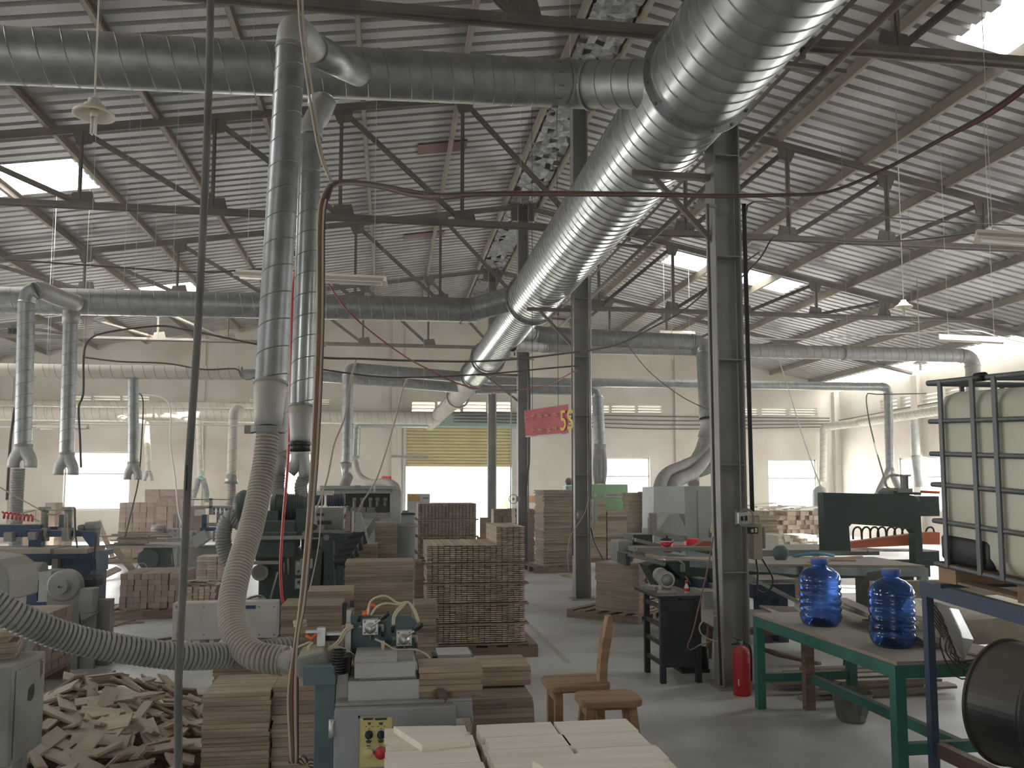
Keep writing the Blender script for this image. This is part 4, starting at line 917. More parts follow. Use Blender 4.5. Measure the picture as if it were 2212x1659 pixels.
# white guard panel in front
t = thing('guard_cabinet', 'long low white sheet-metal box in front of the dark green moulder', 'cabinet', P(488, 1392, Z=0))
part(t, 'box', 'white', (373, 598, 1303, 1378, 8.0, .16), bevel=.008)
mb = MB()
for px in (381, 440, 500, 560, 592):
    for py in (1311, 1371): a = P(px, py, Y=7.998); mb.cyl(a, a+V((0, -.006, 0)), .008, 8)
mb.build('screw', M_['steel'], t)
for px, w_, m_ in ((530, 22, 'blue'), (381, 12, 'yellow')):
    part(t, 'label_plate', m_, (px, px+w_, 1308, 1315, 7.996, .004))
mb = MB()
for px in (380, 440, 500, 560, 595): a = P(px, 1378, Y=8.05); mb.bb(a.x-.03, a.x+.03, 8.02, 8.14, 0, a.z)
mb.build('foot', M_['steel'], t)
# black chute trough leaning off the beam
t = thing('feed_trough', 'black slanted feed trough leaning beside the broad board stack', 'trough', P(760, 1225, Y=8.6))
a, b = P(777, 1158, Y=8.9), P(736, 1222, Y=8.4); MB().bar(a, b, .14, .10).build('trough', M_['black'], t, bevel=.006)
mb = MB()
for k in range(4): c = a.lerp(b, .15+.22*k); mb.bar(c+V((-.09, 0, -.02)), c+V((.09, 0, .03)), .03, .13)
mb.build('rib', M_['black'], t)
MB().bar(b+V((0, 0, 0)), V((b.x-.02, b.y, 0)), .06, .06).build('leg', M_['dkgreen'], t)
# grey planer with blue motors
Y = 11.5
t = thing('planer', 'grey cast planer with two blue motors behind the dark green moulder', 'machine', P(715, 1260, Y=Y))
part(t, 'body', 'castgrey', (672, 742, 1098, 1145, Y, .6), (660, 700, 1120, 1150, Y-.1, .3), bevel=.015)
part(t, 'table', 'castgrey', (655, 790, 1146, 1150, Y-.15, .8))
mb = MB(); a = P(700, 1150, Y=Y); mb.bb(a.x-.3, a.x+.45, Y, Y+.6, 0, a.z); mb.build('base', M_['dkgreen'], t)
for px0, px1, py in ((676, 700, 1078), (706, 745, 1080)):
    a = P(px0, py, Y=Y+.2); b = P(px1, py, Y=Y+.2); MB().cyl(a, b, .085, 18).build('motor', M_['blue'], t)
    mb = MB()
    for k in range(7): mb.ring(a.lerp(b, .1+.13*k), b-a, .083, .095, .01, 18)
    mb.build('cooling_fins', M_['blue'], t)
part(t, 'top_bracket', 'white', (684, 720, 1060, 1070, Y+.1, .1), (672, 680, 1062, 1100, Y+.1, .1)); part(t, 'slot', 'black', (684, 700, 1109, 1114, Y-.01, .02), (684, 716, 1125, 1133, Y-.11, .02), (745, 760, 1127, 1133, Y-.11, .02))
MB().cyl(P(742, 1118, Y=Y-.05), P(764, 1118, Y=Y-.05), .02, 10).cyl(P(648, 1132, Y=Y-.12), P(648, 1132, Y=Y-.16), .03, 14).build('feed_shaft', M_['castgrey'], t)
# white post and blocks beside it
t = thing('post_stand', 'white edged wooden post standing beside the planer', 'post', P(762, 1190, Y=10.6))
part(t, 'post', 'board', (746, 759, 1105, 1148, 10.6, .1)); a = P(752, 1148, Y=10.6); MB().bb(a.x-.03, a.x+.03, 10.6, 10.7, 0, a.z).build('foot', M_['dkgreen'], t); part(t, 'edge_strip', 'white', (758, 763, 1104, 1149, 10.6, .1)); part(t, 'stop_button', 'red', (743, 747, 1110, 1120, 10.6, .04))
t = thing('outfeed_chute', 'grey tapering sheet chute between planer and cream cabinet machine', 'chute', P(780, 1165, Y=11))
MB().prism([P(768, 1108, Y=11), P(779, 1108, Y=11), P(795, 1163, Y=11), P(766, 1160, Y=11)], (0, .15, 0)).build('chute_plate', M_['cabinet'], t)
MB().prism([P(812, 1112, Y=11.2), P(823, 1120, Y=11.2), P(796, 1163, Y=11.2), P(787, 1150, Y=11.2)], (0, .2, 0)).build('dark_plate', M_['steel'], t)
a = P(780, 1163, Y=11.05); MB().bb(a.x-.06, a.x+.06, 11, 11.2, 0, a.z+.01).build('leg', M_['dkgreen'], t)
# cream cabinet machine (moulder with raised cover)
Y = 14.2
t = thing('cabinet_moulder', 'cream sheet-metal moulder with its long cover raised over dark workings', 'machine', P(780, 1230, Y=Y))
part(t, 'cover', 'cabinet', (690, 858, 1049, 1057, Y-.1, .9), (690, 850, 1057, 1066, Y, .8), bevel=.02)
part(t, 'end_panel', 'cabinet', (843, 866, 1058, 1150, Y, .8), bevel=.01)
part(t, 'back_wall', 'black', (745, 845, 1062, 1115, Y+.7, .05))
part(t, 'bed', 'castgrey', (745, 845, 1108, 1120, Y, .7)); mb = MB(); a = P(745, 1120, Y=Y); b = P(862, 1120, Y=Y); mb.bb(a.x, b.x, Y, Y+.75, 0, a.z).build('base', M_['cabinet'], t)
for i, px in enumerate((765, 782, 800, 815, 832)):
    mb = MB(); a = P(px, 1110, Y=Y+.2); mb.cyl(a, a+V((0, 0, .22)), .025, 10).box(a+V((0, 0, .06)), (.12, .15, .1)); mb.box(a+V((0, 0, .25)), (.06, .1, .05)); mb.build('tool_head', M_['castgrey' if i % 2 else 'steel'], t)
MB().cyl(P(818, 1100, Y=Y+.1), P(818, 1100, Y=Y+.02), .06, 16).cyl(P(830, 1100, Y=Y+.1), P(830, 1100, Y=Y+.02), .06, 16).build('feed_roller', M_['black'], t)
MB().tube(curve([P(767, 1052, Y=Y-.12), P(767, 1050, Y=Y-.15), P(778, 1050, Y=Y-.15), P(778, 1052, Y=Y-.12)], 8), .012, 8).build('handle', M_['steel'], t)
part(t, 'hook_strip', 'white', (807, 811, 1048, 1064, Y-.14, .02))
part(t, 'button_row', 'steel', *[(847, 849, y, y+2, Y-.01, .02) for y in (1072, 1080, 1088, 1096)])
# control cabinet with yellow label before the door
Y = 15.5
t = thing('control_cabinet', 'cream control cabinet with a yellow label sheet in front of the open door', 'cabinet', P(905, 1239, Y=Y))
mb = MB(); a = P(880, 1067, Y=Y); b = P(929, 1067, Y=Y); mb.bb(a.x, b.x, Y, Y+.35, 0, a.z); mb.build('case', M_['white'], t, bevel=.01)
part(t, 'label_sheet', 'yellow', (881, 908, 1067, 1083, Y-.004, .004)); mb = MB(); random.seed(3)
for r in range(3):
    for k in range(3 if r == 0 else 8):
        PB(mb, 884+k*3+(6 if r == 0 else 0), 885.8+k*3+(6 if r == 0 else 0), 1069+r*4.8, 1071.5+r*4.8, Y-.006, .002)
mb.build('printed_marks', M_['inkred'], t)
part(t, 'display', 'steel', (913, 925, 1074, 1078, Y-.006, .006)); part(t, 'name_strip', 'white', (917, 923, 1080, 1082, Y-.004, .004))
t = thing('conveyor_unit', 'cream low machine body with a black top plate beside the grey bin', 'machine', P(870, 1240, Y=14.9))
mb = MB(); a = P(858, 1112, Y=14.9); b = P(895, 1112, Y=14.9); mb.bb(a.x, b.x, 14.9, 15.4, 0, a.z).build('case', M_['cabinet'], t); part(t, 'top_plate', 'black', (856, 897, 1109, 1112, 14.85, .5)); part(t, 'handwheel', 'steel', (869, 882, 1103, 1109, 15, .2)); part(t, 'display', 'steel', (878, 887, 1128, 1133, 14.89, .01))
# bin
t = thing('waste_bin', 'tall grey plastic bin with a bag rim behind the board stacks', 'bin', P(870, 1205, Y=11.8))
a = P(869, 1137, Y=12); MB().lathe([(.01, .01), (.16, .01), (.19, a.z), (.205, a.z), (.205, a.z+.02), (.175, a.z+.01), (.15, .05), (.01, .05)], (a.x, 12, 0), (0, 0, 1), 24).build('bin_body', M_['cabinet'], t)
MB().tube([(a.x+.2*math.cos(q*PI/8), 12+.2*math.sin(q*PI/8), a.z+.015+.012*math.sin(q*3)) for q in range(17)], .018, 8).build('bag_rim', M_['steel'], t)
one(MB().bb(P(838, 0, Y=YF).x, P(860, 0, Y=YF).x, YF-.02, YF-.001, P(0, 1063, Y=YF).z, P(0, 1027, Y=YF).z), 'wall_sign', M_['redplastic'], 'plain red sign board on the far wall beside the shutter', 'sign')
one(PB(MB(), 1142, 1160, 1071, 1086, YF-.02, .018), 'wall_sign', mat('orange_patch', (.6, .3, .15), .8), 'orange square patch on the far wall behind the tall board stack', 'sign')
# green sander with name plate
Y = 19.5
t = thing('wide_belt_sander', 'pale green sander with a name plate behind the pallets of boards', 'machine', P(1300, 1200, Y=Y))
G = mat('sander_green', (.25, .46, .26), .5, c2=(.22, .41, .23), sc=3); M_['sgreen'] = G
mb = MB(); a = P(1238, 1046, Y=Y); b = P(1355, 1046, Y=Y); mb.bb(a.x, b.x, Y, Y+1.2, 0, a.z); mb.build('housing', G, t, bevel=.01)
part(t, 'name_plate', 'white', (1306, 1348, 1065, 1074, Y-.01, .01)); text('STARMASTER', 'lettering', M_['ink'], t, P(1327, 1069.5, Y=Y-.012), (PI/2, 0, 0), .085, sx=.85)
part(t, 'socket', 'white', (1275, 1280, 1066, 1074, Y-.01, .01), (1282, 1290, 1066, 1074, Y-.01, .01)); part(t, 'side_edge', 'dkgreen', (1354, 1357, 1047, 1160, Y, 1.1))
a = P(1229, 1040, Y=Y-.5); t2 = thing('glass_bottle', 'round brown-topped glass vessel peeping out behind the second column', 'vessel', a); MB().lathe([(0, -.09), (.06, -.08), (.09, 0), (.06, .07), (0, .09)], a, (0, 0, 1), 16).build('cap', M_['brownsteel'], t2); MB().lathe([(.07, -.1), (.085, -.15), (.085, -a.z), (0, -a.z)], a, (0, 0, 1), 16).build('body', M_['greenp'], t2)
# white dust cabinet
Y = 10.3
t = thing('dust_cabinet', 'light grey machine cabinet with hoses draped over it behind the near column', 'machine', P(1480, 1300, Y=Y))
mb = MB(); a = P(1478, 1050, Y=Y); b = P(1600, 1050, Y=Y); mb.bb(a.x, b.x, Y, Y+.8, 0, a.z); mb.build('case', M_['cabinet'], t, bevel=.01)
mb = MB(); mb.prism([P(1412, 1052, Y=Y+.35), P(1478, 1050, Y=Y+.02), P(1478, 1180, Y=Y+.02), P(1412, 1190, Y=Y+.35)], (.0, .5, 0)); mb.build('side_panel', M_['cabinet'], t)
part(t, 'door', 'cabinet', (1507, 1560, 1060, 1178, Y-.012, .01), bevel=.004)
mb = MB()
for r in range(6):
    for k in range(3): PB(mb, 1531+k*7, 1536+k*7, 1145+r*2.9, 1146.2+r*2.9, Y-.016, .004)
mb.build('vent_slots', M_['black'], t)
part(t, 'base_strip', 'castgrey', (1478, 1600, 1180, 1186, Y-.02, .1))
MB().prism([P(1447, 1110, Y=Y-.1), P(1466, 1110, Y=Y-.1), P(1492, 1160, Y=Y-.1), P(1420, 1150, Y=Y-.1)], (0, .3, 0)).build('suction_hood', M_['cabinet'], t)
MB().prism([P(1402, 1142, Y=Y-.2), P(1480, 1160, Y=Y-.2), P(1478, 1172, Y=Y-.2), P(1402, 1153, Y=Y-.2)], (0, .25, 0)).build('fence', M_['castgrey'], t)
part(t, 'screen', 'steel', (1402, 1420, 1108, 1144, Y-.15, .06), bevel=.01)
MB().tube([P(1400, 1120, Y=Y-.16), P(1400, 1160, Y=Y-.16)], .008, 8).build('handle', M_['steel'], t)
MB().ring(P(1493, 1044, Y=Y+.3), (0, 1, 0), .022, .035, .014, 16).build('lifting_eye', M_['steel'], t)
# long dark green double saw
Y = 8.75
t = thing('double_saw', 'long dark green double-ended saw with grey rails running behind the near column', 'machine', P(1500, 1330, Y=Y))
D = M_['dkgreen']
part(t, 'apron', 'dkgreen', (1434, 1800, 1212, 1246, Y, .1), (1352, 1362, 1195, 1222, Y-.1, .35), bevel=.006)
part(t, 'apron', 'dkgreen', (1800, 2010, 1212, 1246, Y, .1))
MB().prism([P(1398, 1222, Y=Y), P(1434, 1212, Y=Y), P(1470, 1246, Y=Y), P(1497, 1300, Y=Y), P(1440, 1300, Y=Y)], (0, .3, 0)).build('cast_base', D, t)
a = P(1480, 1246, Y=Y); MB().bb(a.x-.1, a.x+.3, Y+.05, Y+.5, 0, a.z).build('pedestal', D, t); MB().bb(P(1900, 1250, Y=Y).x, P(1980, 1250, Y=Y).x, Y+.05, Y+.5, 0, a.z).build('pedestal', D, t)
for i, (x0, y0, x1, y1, yy) in enumerate(((1356, 1197, 1436, 1219, Y-.1), (1375, 1187, 1500, 1208, Y+.1), (1372, 1166, 1470, 1190, Y+.5))):
    p_, q_ = P(x0, y0, Y=yy), P(x1, y1, Y=yy); MB().bar(p_, q_, .06, .04).bar(p_+V((0, .09, .01)), q_+V((0, .09, .01)), .03, .02).build('guide_rail', M_['castgrey'], t)
mb = MB(); PB(mb, 1372, 1560, 1183, 1190, Y+.2, .9); PB(mb, 1560, 1900, 1190, 1199, Y+.1, .9); mb.build('table_top', M_['castgrey'], t)
part(t, 'side_box', 'dkgreen', (1368, 1410, 1155, 1186, Y+.6, .4)); part(t, 'motor_block', 'castgrey', (1335, 1368, 1168, 1215, Y+.5, .35), bevel=.02); MB().cyl(P(1332, 1180, Y=Y+.6), P(1345, 1180, Y=Y+.6), .06, 16).build('pulley', M_['castgrey'], t)
part(t, 'red_beam', 'brownsteel', (1400, 1560, 1180, 1186, Y+.35, .08)); MB().prism([P(1500, 1180, Y=Y+.3), P(1520, 1168, Y=Y+.3), P(1560, 1172, Y=Y+.3), P(1556, 1205, Y=Y+.3)], (0, .2, 0)).build('saw_guard', mat('dull_orange_guard', (.35, .09, .05), .6, dust=.5), t)
MB().tube([P(1463, 1208, Y=Y-.02), P(1478, 1220, Y=Y-.04)], .012, 8).build('lever', M_['castgrey'], t); part(t, 'switch_box', 'castgrey', (1471, 1481, 1220, 1236, Y-.04, .05), bevel=.008)
MB().tube([P(1480, 1245, Y=Y-.05), P(1492, 1262, Y=Y-.05)], .008, 6).build('rod', M_['castgrey'], t)
part(t, 'blue_motor', 'blue', (1508, 1530, 1250, 1276, Y-.2, .3), bevel=.01); MB().cyl(P(1530, 1262, Y=Y-.1), P(1548, 1262, Y=Y-.1), .08, 16).build('motor_end', M_['black'], t); part(t, 'terminal_box', 'steel', (1540, 1560, 1262, 1290, Y-.3, .15))
part(t, 'chip_trough', 'rackblue', (1628, 1718, 1263, 1292, Y-.6, .5)); part(t, 'trough_rim', 'castgrey', (1625, 1725, 1253, 1264, Y-.5, .6)); mb = MB()
for px in (1655, 1692): a = P(px, 1292, Y=Y-.5); mb.bb(a.x-.05, a.x+.05, Y-.5, Y-.3, 0, a.z)
mb.build('leg', M_['rackblue'], t)
part(t, 'white_tray', 'cabinet', (1520, 1575, 1278, 1322, Y-.5, .4)); 
# portal of the saw
t = thing('saw_portal', 'dark green steel portal of the saw standing beside the tote, red beam inside', 'machine', P(1880, 1215, Y=Y-.3)); Yp = Y-.3
o_ = [(1778, 1064), (1960, 1068), (1975, 1071), (1984, 1080), (1988, 1096), (1990, 1130), (1993, 1180), (1994, 1222), (1979, 1222), (1977, 1152), (1970, 1144), (1940, 1139), (1840, 1132), (1834, 1138), (1838, 1190), (1782, 1190)]
cen = [P(x, y, Y=Yp) for x, y in o_]
mb = MB(); idx = [(0, 1, 12, 13, 14, 15), (1, 2, 3, 4, 5, 10, 11, 12), (5, 6, 7, 8, 9, 10)]
for f in idx: mb.prism([cen[i] for i in f], (0, .12, 0))
mb.build('portal_plate', D, t)
part(t, 'rear_portal', 'dkgreen', (1985, 2030, 1072, 1115, Yp+.6, .1)); part(t, 'rear_foot', 'dkgreen', (1995, 2030, 1190, 1222, Yp+.5, .2)); 
mb = MB().prism([P(1840, 1171, Y=Yp+.3), P(1977, 1153, Y=Yp+.2), P(1977, 1178, Y=Yp+.2), P(1840, 1184, Y=Yp+.3)], (0, .12, 0)).prism([P(1995, 1150, Y=Yp+.25), P(2030, 1150, Y=Yp+.25), P(2030, 1176, Y=Yp+.25), P(1995, 1176, Y=Yp+.25)], (0, .12, 0)); mb.build('red_beam', mat('orange_red_beam', (.62, .16, .07), .5, dust=.4), t)
for px in (1847, 1866, 1884, 1900, 1920, 1936, 1953, 2004):
    MB().tube(curve([P(px-4, 1165, Y=Yp+.5), P(px-4, 1148, Y=Yp+.5), P(px+2, 1139, Y=Yp+.5), P(px+12, 1142, Y=Yp+.5), P(px+15, 1165, Y=Yp+.5)], 12), .011, 8).build('air_hose', M_['black'], t)
mb = MB()
for k in range(5): PB(mb, 1838+k*38, 1872+k*38, 1189, 1191.5, Yp+.25, .3)
mb.build('clamp_plate', M_['alu'], t)
part(t, 'top_cylinder', 'steel', (1951, 1958, 1028, 1055, Yp+.3, .06), (1960, 1963, 1028, 1055, Yp+.3, .04)); part(t, 'cylinder_cap', 'steel', (1947, 1968, 1025, 1029, Yp+.28, .12), (1942, 1972, 1055, 1064, Yp+.25, .2))
MB().tube(curve([P(1950, 1028, Y=Yp+.3), P(1925, 1026, Y=Yp+.3), P(1911, 1040, Y=Yp+.3), P(1920, 1055, Y=Yp+.3), P(1945, 1060, Y=Yp+.3)], 16), .012, 8).build('loop_hose', M_['cablebeige'], t)
MB().prism([P(1930, 1062, Y=Yp+.3), P(1940, 1054, Y=Yp+.3), P(1955, 1062, Y=Yp+.3), P(1990, 1064, Y=Yp+.3), P(1990, 1069, Y=Yp+.3), P(1930, 1068, Y=Yp+.3)], (0, .3, 0)).build('valve_block', M_['dkgreen'], t)
MB().tube([P(1988, 1062, Y=Yp+.4), P(2030, 1064, Y=Yp+.3)], .015, 8).build('orange_hose', M_['orange'], t)
# things on the saw table
zt = P(1441, 1193, Y=Y+.3)
t = thing('lidded_pot', 'small red pot with a black lid and bail on the dark green saw', 'pot', zt); MB().lathe([(0, 0), (.062, 0), (.068, .02), (.07, .13), (.066, .135), (0, .135)], zt, (0, 0, 1), 24).build('pot_body', M_['redplastic'], t)
MB().lathe([(.074, .132), (.075, .148), (.05, .16), (.012, .162), (.012, .175), (.02, .182), (0, .186)], zt, (0, 0, 1), 24).build('lid', M_['black'], t); MB().tube(curve([zt+V((-.07, -.02, .1)), zt+V((-.03, -.075, .07)), zt+V((.05, -.07, .12)), zt+V((.072, 0, .13))], 10), .006, 6).build('bail', M_['black'], t)
MB().lathe([(.0705, .118), (.0715, .12), (.0715, .128), (.0705, .13)], zt, (0, 0, 1), 24).build('rim', M_['white'], t)
z2 = P(1497, 1186, Y=Y+.5); one(MB().lathe([(.0, 0), (.1, 0), (.105, .04), (.098, .09), (.07, .118), (.02, .124), (0, .12)], z2, (0, 0, 1), 9, smooth=False), 'plastic_bag', M_['redplastic'], 'bright red plastic bundle on the dark green saw beside the pot', 'bag')
# plywood topped welded bench
Y = 7.25
t = thing('work_bench', 'long bench of chipped white steel with dusty plywood top behind the bottles', 'bench', P(1800, 1480, Z=0))
zt = P(1700, 1222, Y=Y).z; xa, xb = P(1640, 1215, Y=Y+.1).x, P(1998, 1230, Y=Y-.35).x
MB().prism([(xa-.65, Y+.9, zt), (xa+.0, Y+.0, zt), (xb, Y-.35, zt), (xb+.1, Y+.6, zt)], (0, 0, .018)).build('plywood_top', M_['plywood'], t)
c_ = M_['chipped'] = mat('chipped_white_blue_paint', (.36, .41, .42), .6, c2=(.22, .24, .24), sc=7, detail=8, dust=.4)
MB().bar((xa+.35, Y-.06, zt-.04), (xb, Y-.36, zt-.04), .05, .075).bar((xa+.3, Y-.05, zt-.04), (xa-.4, Y+.8, zt-.04), .05, .07).bar((xb, Y-.36, zt-.04), (xb+.1, Y+.6, zt-.04), .05, .07).build('top_frame', c_, t)
for x, y in ((xa+.36, Y-.06), (xb-.02, Y-.34), (xb+.05, Y+.5)): MB().bb(x-.035, x+.035, y-.035, y+.035, 0, zt-.07).build('leg', c_, t)
MB().bar((xa+.36, Y, zt-.35), (xa-.1, Y+.5, zt-.06), .03, .03).build('brace', c_, t); MB().bar((xb-.02, Y-.3, zt-.35), (xb-.45, Y-.25, zt-.07), .03, .05).build('brace', c_, t)
for i, (px, py, ln, rz) in enumerate(((1790, 1207, .35, .2), (1812, 1209, .3, -.4), (1835, 1204, .4, .5), (1770, 1212, .22, .1))):
    a = P(px, py, Z=zt+.03); one(MB().box(a, (ln, .05, .015), rz=rz), 'wood_sliver', M_['scrap'], 'dusty wood sliver on the plywood bench top', 'sliver', 'slivers on the bench')
a = P(1686, 1195, Z=zt+.08); one(MB().lathe([(0, -.07), (.05, -.065), (.078, -.02), (.075, .03), (.04, .07), (0, .075)], a, (0, 0, 1), 14), 'rag_ball', mat('teal_rag', (.10, .14, .14), .9, bump=1, bsc=20), 'grey-teal balled rag on the bench beside the near column', 'rag')
one(MB().tube(curve([P(1712, 1203, Z=zt+.02), P(1740, 1197, Z=zt+.05), P(1775, 1196, Z=zt+.05), P(1800, 1200, Z=zt+.02)], 14), .018, 6), 'twisted_cloth', mat('blue_cloth', (.12, .3, .42), .9), 'light blue twisted cloth lying on the bench top', 'cloth')
# air tank in the corner
a = P(1773, 1100, Y=20); t = thing('air_tank', 'upright pale grey-green air tank by the last far window', 'tank', (a.x, 20, 0))
MB().lathe([(0, .12), (.15, .14), (.2, .22), (.2, a.z+.36), (.17, a.z+.5), (.08, a.z+.58), (0, a.z+.6)], (a.x, 20, 0), (0, 0, 1), 24).build('tank_body', M_['cabinet'], t); MB().bb(a.x-.15, a.x+.15, 19.9, 20.1, 0, .16).build('foot', M_['steel'], t)
MB().cyl((a.x, 20, a.z+.58), (a.x, 20, a.z+.75), .025, 10).build('valve', M_['alu'], t)
# ------------------------------------------------------------------ blue machine on the other side
Y = 8.6; BL = 'blue'
t = thing('tenoner', 'blue framed machine with upright air cylinders beside the bright far window', 'machine', P(100, 1370, Y=Y))
part(t, 'gantry_beam', BL, (-60, 88, 1134, 1160, Y, .14), (98, 206, 1146, 1159, Y+.05, .14), (62, 88, 1144, 1186, Y-.02, .1), bevel=.006)
MB().prism([P(170, 1148, Y=Y), P(205, 1148, Y=Y), P(208, 1232, Y=Y), P(196, 1232, Y=Y), P(193, 1180, Y=Y), P(180, 1162, Y=Y)], (0, .12, 0)).build('gantry_leg', M_[BL], t)
part(t, 'gantry_post', BL, (78, 88, 1160, 1187, Y-.05, .1)); 
for px in (95, 146):
    a = P(px, 1143, Y=Y+.05); MB().cyl(a, a+V((0, 0, .19)), .034, 18).build('air_cylinder', M_['castgrey'], t); MB().box(a+V((0, 0, .2)), (.085, .085, .03)).box(a+V((0, 0, 0)), (.085, .085, .03)).box(a+V((0, 0, -.06)), (.075, .08, .11)).build('cylinder_cap', M_['steel'], t)
part(t, 'work_table', 'plywood', (-60, 108, 1187, 1196, Y-.3, .5), (112, 188, 1186, 1196, Y-.25, .5)); part(t, 'bed', BL, (-60, 200, 1198, 1206, Y-.1, .6), (52, 108, 1200, 1222, Y, .5), (120, 196, 1206, 1240, Y-.02, .5))
[part(t, 'slide_head', 'steel', q_) for q_ in ((8, 25, 1150, 1170, Y-.08, .1), (60, 76, 1150, 1166, Y-.1, .1), (112, 124, 1205, 1228, Y-.1, .2))]
mb = MB(); a = P(-60, 1222, Y=Y); b = P(190, 1240, Y=Y); mb.bb(a.x, b.x, Y, Y+.55, 0, b.z); mb.build('base', M_[BL], t, bevel=.01)
part(t, 'motor', 'castgrey', (181, 205, 1128, 1146, Y+.1, .2), (166, 181, 1134, 1146, Y+.1, .15), bevel=.02); part(t, 'valve_rack', 'tealpaint', (128, 142, 1112, 1140, Y+.2, .1), (104, 124, 1138, 1146, Y+.2, .1))
a = P(36, 1117, Y=Y); MB().tube([a+V((-.13+.0052*k, .03*math.sin(k*.9), .02+.03*math.cos(k*.9)-.0006*k)) for k in range(56)], .009, 6).build('coiled_hose', M_['rubberred'], t)
for pts in (([(0, 1053), (30, 1070), (88, 1102)]), ([(44, 1110), (66, 1104), (75, 1102)]), ([(45, 1112), (70, 1120), (85, 1126)]), ([(100, 1101), (120, 1102), (140, 1102)]), ([(102, 1110), (118, 1112), (130, 1106)]), ([(146, 1110), (147, 1150), (150, 1170), (160, 1160), (160, 1110), (157, 1095)])):
    MB().tube(curve([P(x, y, Y=Y-.02) for x, y in pts], 14), .007, 6).build('air_tube', M_['cablebeige'], t)
MB().tube(curve([P(162, 1096, Y=Y-.1), P(163, 1150, Y=Y-.1), P(170, 1205, Y=Y-.1)], 14), .008, 6).tube(curve([P(208, 1150, Y=Y-.12), P(204, 1200, Y=Y-.12), P(201, 1222, Y=Y-.12), P(213, 1262, Y=Y-.15)], 14), .01, 6).build('cable', M_['cable'], t)
# fan with disc guard
Y = 7.95
t = thing('dust_fan', 'grey round-guarded fan unit in front of the blue machine', 'machine', P(137, 1370, Y=Y))
a = P(137, 1265, Y=Y); r = .137
mb = MB().lathe([(0, -.10), (.018, -.10), (.018, -.085), (.062, -.085), (.064, -.03), (.064, -.015), (r-.012, -.012), (r, 0), (r+.003, .10), (0, .10)], a, (0, 1, 0), 40, smooth=False); mb.build('disc_guard', M_['castgrey'], t)
b = P(137, 1265, Y=Y); PBm = MB().bb(b.x-r, b.x+r, Y+.01, Y+.12, 0, b.z); PBm.build('stand', M_['castgrey'], t)
MB().cyl(a+V((0, -.104, 0)), a+V((0, -.09, 0)), .01, 12).build('shaft_hole', M_['black'], t)
mb = MB(); PB(mb, 171, 200, 1272, 1325, Y, .15); mb.build('dust_box', M_['castgrey'], t, bevel=.01); MB().prism([P(172, 1325, Y=Y), P(206, 1325, Y=Y), P(180, 1340, Y=Y), P(174, 1340, Y=Y)], (0, .3, 0)).build('hopper', M_['castgrey'], t)
MB().cyl(P(95, 1238, Y=Y+.2), P(56, 1238, Y=Y+.2), .1, 20).build('motor', M_['hosegrey'], t)
part(t, 'pedestal', 'cabinet', (82, 108, 1235, 1300, Y+.1, .3)); part(t, 'blue_case', BL, (55, 82, 1252, 1298, Y+.1, .3))
mb = MB(); c = P(206, 1350, Y=8.1); mb.bb(c.x, c.x+.12, 8.1, 8.22, 0, P(206, 1296, Y=8.1).z); mb.build('dark_case', M_['steel'], t); 
mb = MB(); c = P(172, 1340, Y=Y); mb.bb(c.x, c.x+.12, Y+.03, Y+.07, 0, P(172, 1325, Y=Y).z); mb.build('leg', M_['steel'], t)
part(t, 'black_motor', 'black', (172, 206, 1246, 1270, Y+.2, .25), bevel=.03)
# saw table with planks, spindle motor
Y = 14.5
t = thing('table_saw', 'old cast saw table heaped with reddish planks in front of the tall block piles', 'machine', P(340, 1238, Y=Y))
zt = P(340, 1178, Y=Y).z; c = P(330, 1178, Y=Y); MB().bb(c.x-.75, c.x+.55, Y, Y+.8, zt-.04, zt).build('table', M_['steel'], t)
MB().bb(c.x-.2, c.x+.25, Y+.15, Y+.6, 0, zt-.04).build('pedestal', M_['dkgreen'], t, bevel=.03); mb = MB(); a = P(320, 1208, Y=Y+.1); mb.lathe([(0, 0), (.17, 0), (.17, .06), (0, .06)], a, (0, 1, 0), 24, smooth=False).build('belt_guard', M_['dkgreen'], t)
a = P(306, 1232, Y=Y); MB().ring(a+V((0, 0, .04)), (0, 1, .1), .07, .085, .015, 20).build('handwheel', M_['steel'], t)
MB().tube([P(366, 1185, Y=Y), P(372, 1232, Y=Y)], .012, 6).tube([P(371, 1185, Y=Y), P(376, 1232, Y=Y)], .012, 6).build('rod', M_['black'], t)
for i in range(9):
    a = P(255+random.randint(0, 60), 1176-i*1.4, Y=Y+.2*random.random()); ln = random.uniform(.5, .95); a.z = zt+.012+.024*(i//1); one(MB().bar(a+V((-ln/2, 0, 0)), a+V((ln/2, random.uniform(-.05, .1), 0)), .1, .022), 'sawn_plank', M_['board'], 'reddish sawn plank lying across the old saw table', 'plank', 'planks on the saw table')
t = thing('spindle_unit', 'grey machine head with a finned motor standing behind the saw table', 'machine', P(365, 1200, Y=15.6)); Ys = 15.6
part(t, 'head', 'cabinet', (356, 388, 1141, 1165, Ys, .3), bevel=.02); a = P(342, 1155, Y=Ys); MB().cyl(a, a+V((0, 0, .1)), .125, 20).lathe([(.13, .1), (.12, .16), (.06, .18), (0, .18)], a, (0, 0, 1), 20).build('motor', M_['castgrey'], t)
part(t, 'column', 'steel', (374, 379, 1112, 1142, Ys+.05, .06), (383, 387, 1112, 1142, Ys+.05, .06)); mb = MB(); a = P(372, 1165, Y=Ys); mb.bb(a.x-.15, a.x+.15, Ys, Ys+.3, 0, a.z); mb.build('pedestal', M_['steel'], t)
for q in range(4):
    c = P(372, 1152, Y=Ys-.01); an = PI/4+q*PI/2; MB().tube([c+V((.065*math.cos(an+d), 0, .065*math.sin(an+d))) for d in (-.4, -.2, 0, .2, .4)], .005, 5).build('slot_mark', M_['black'], t)
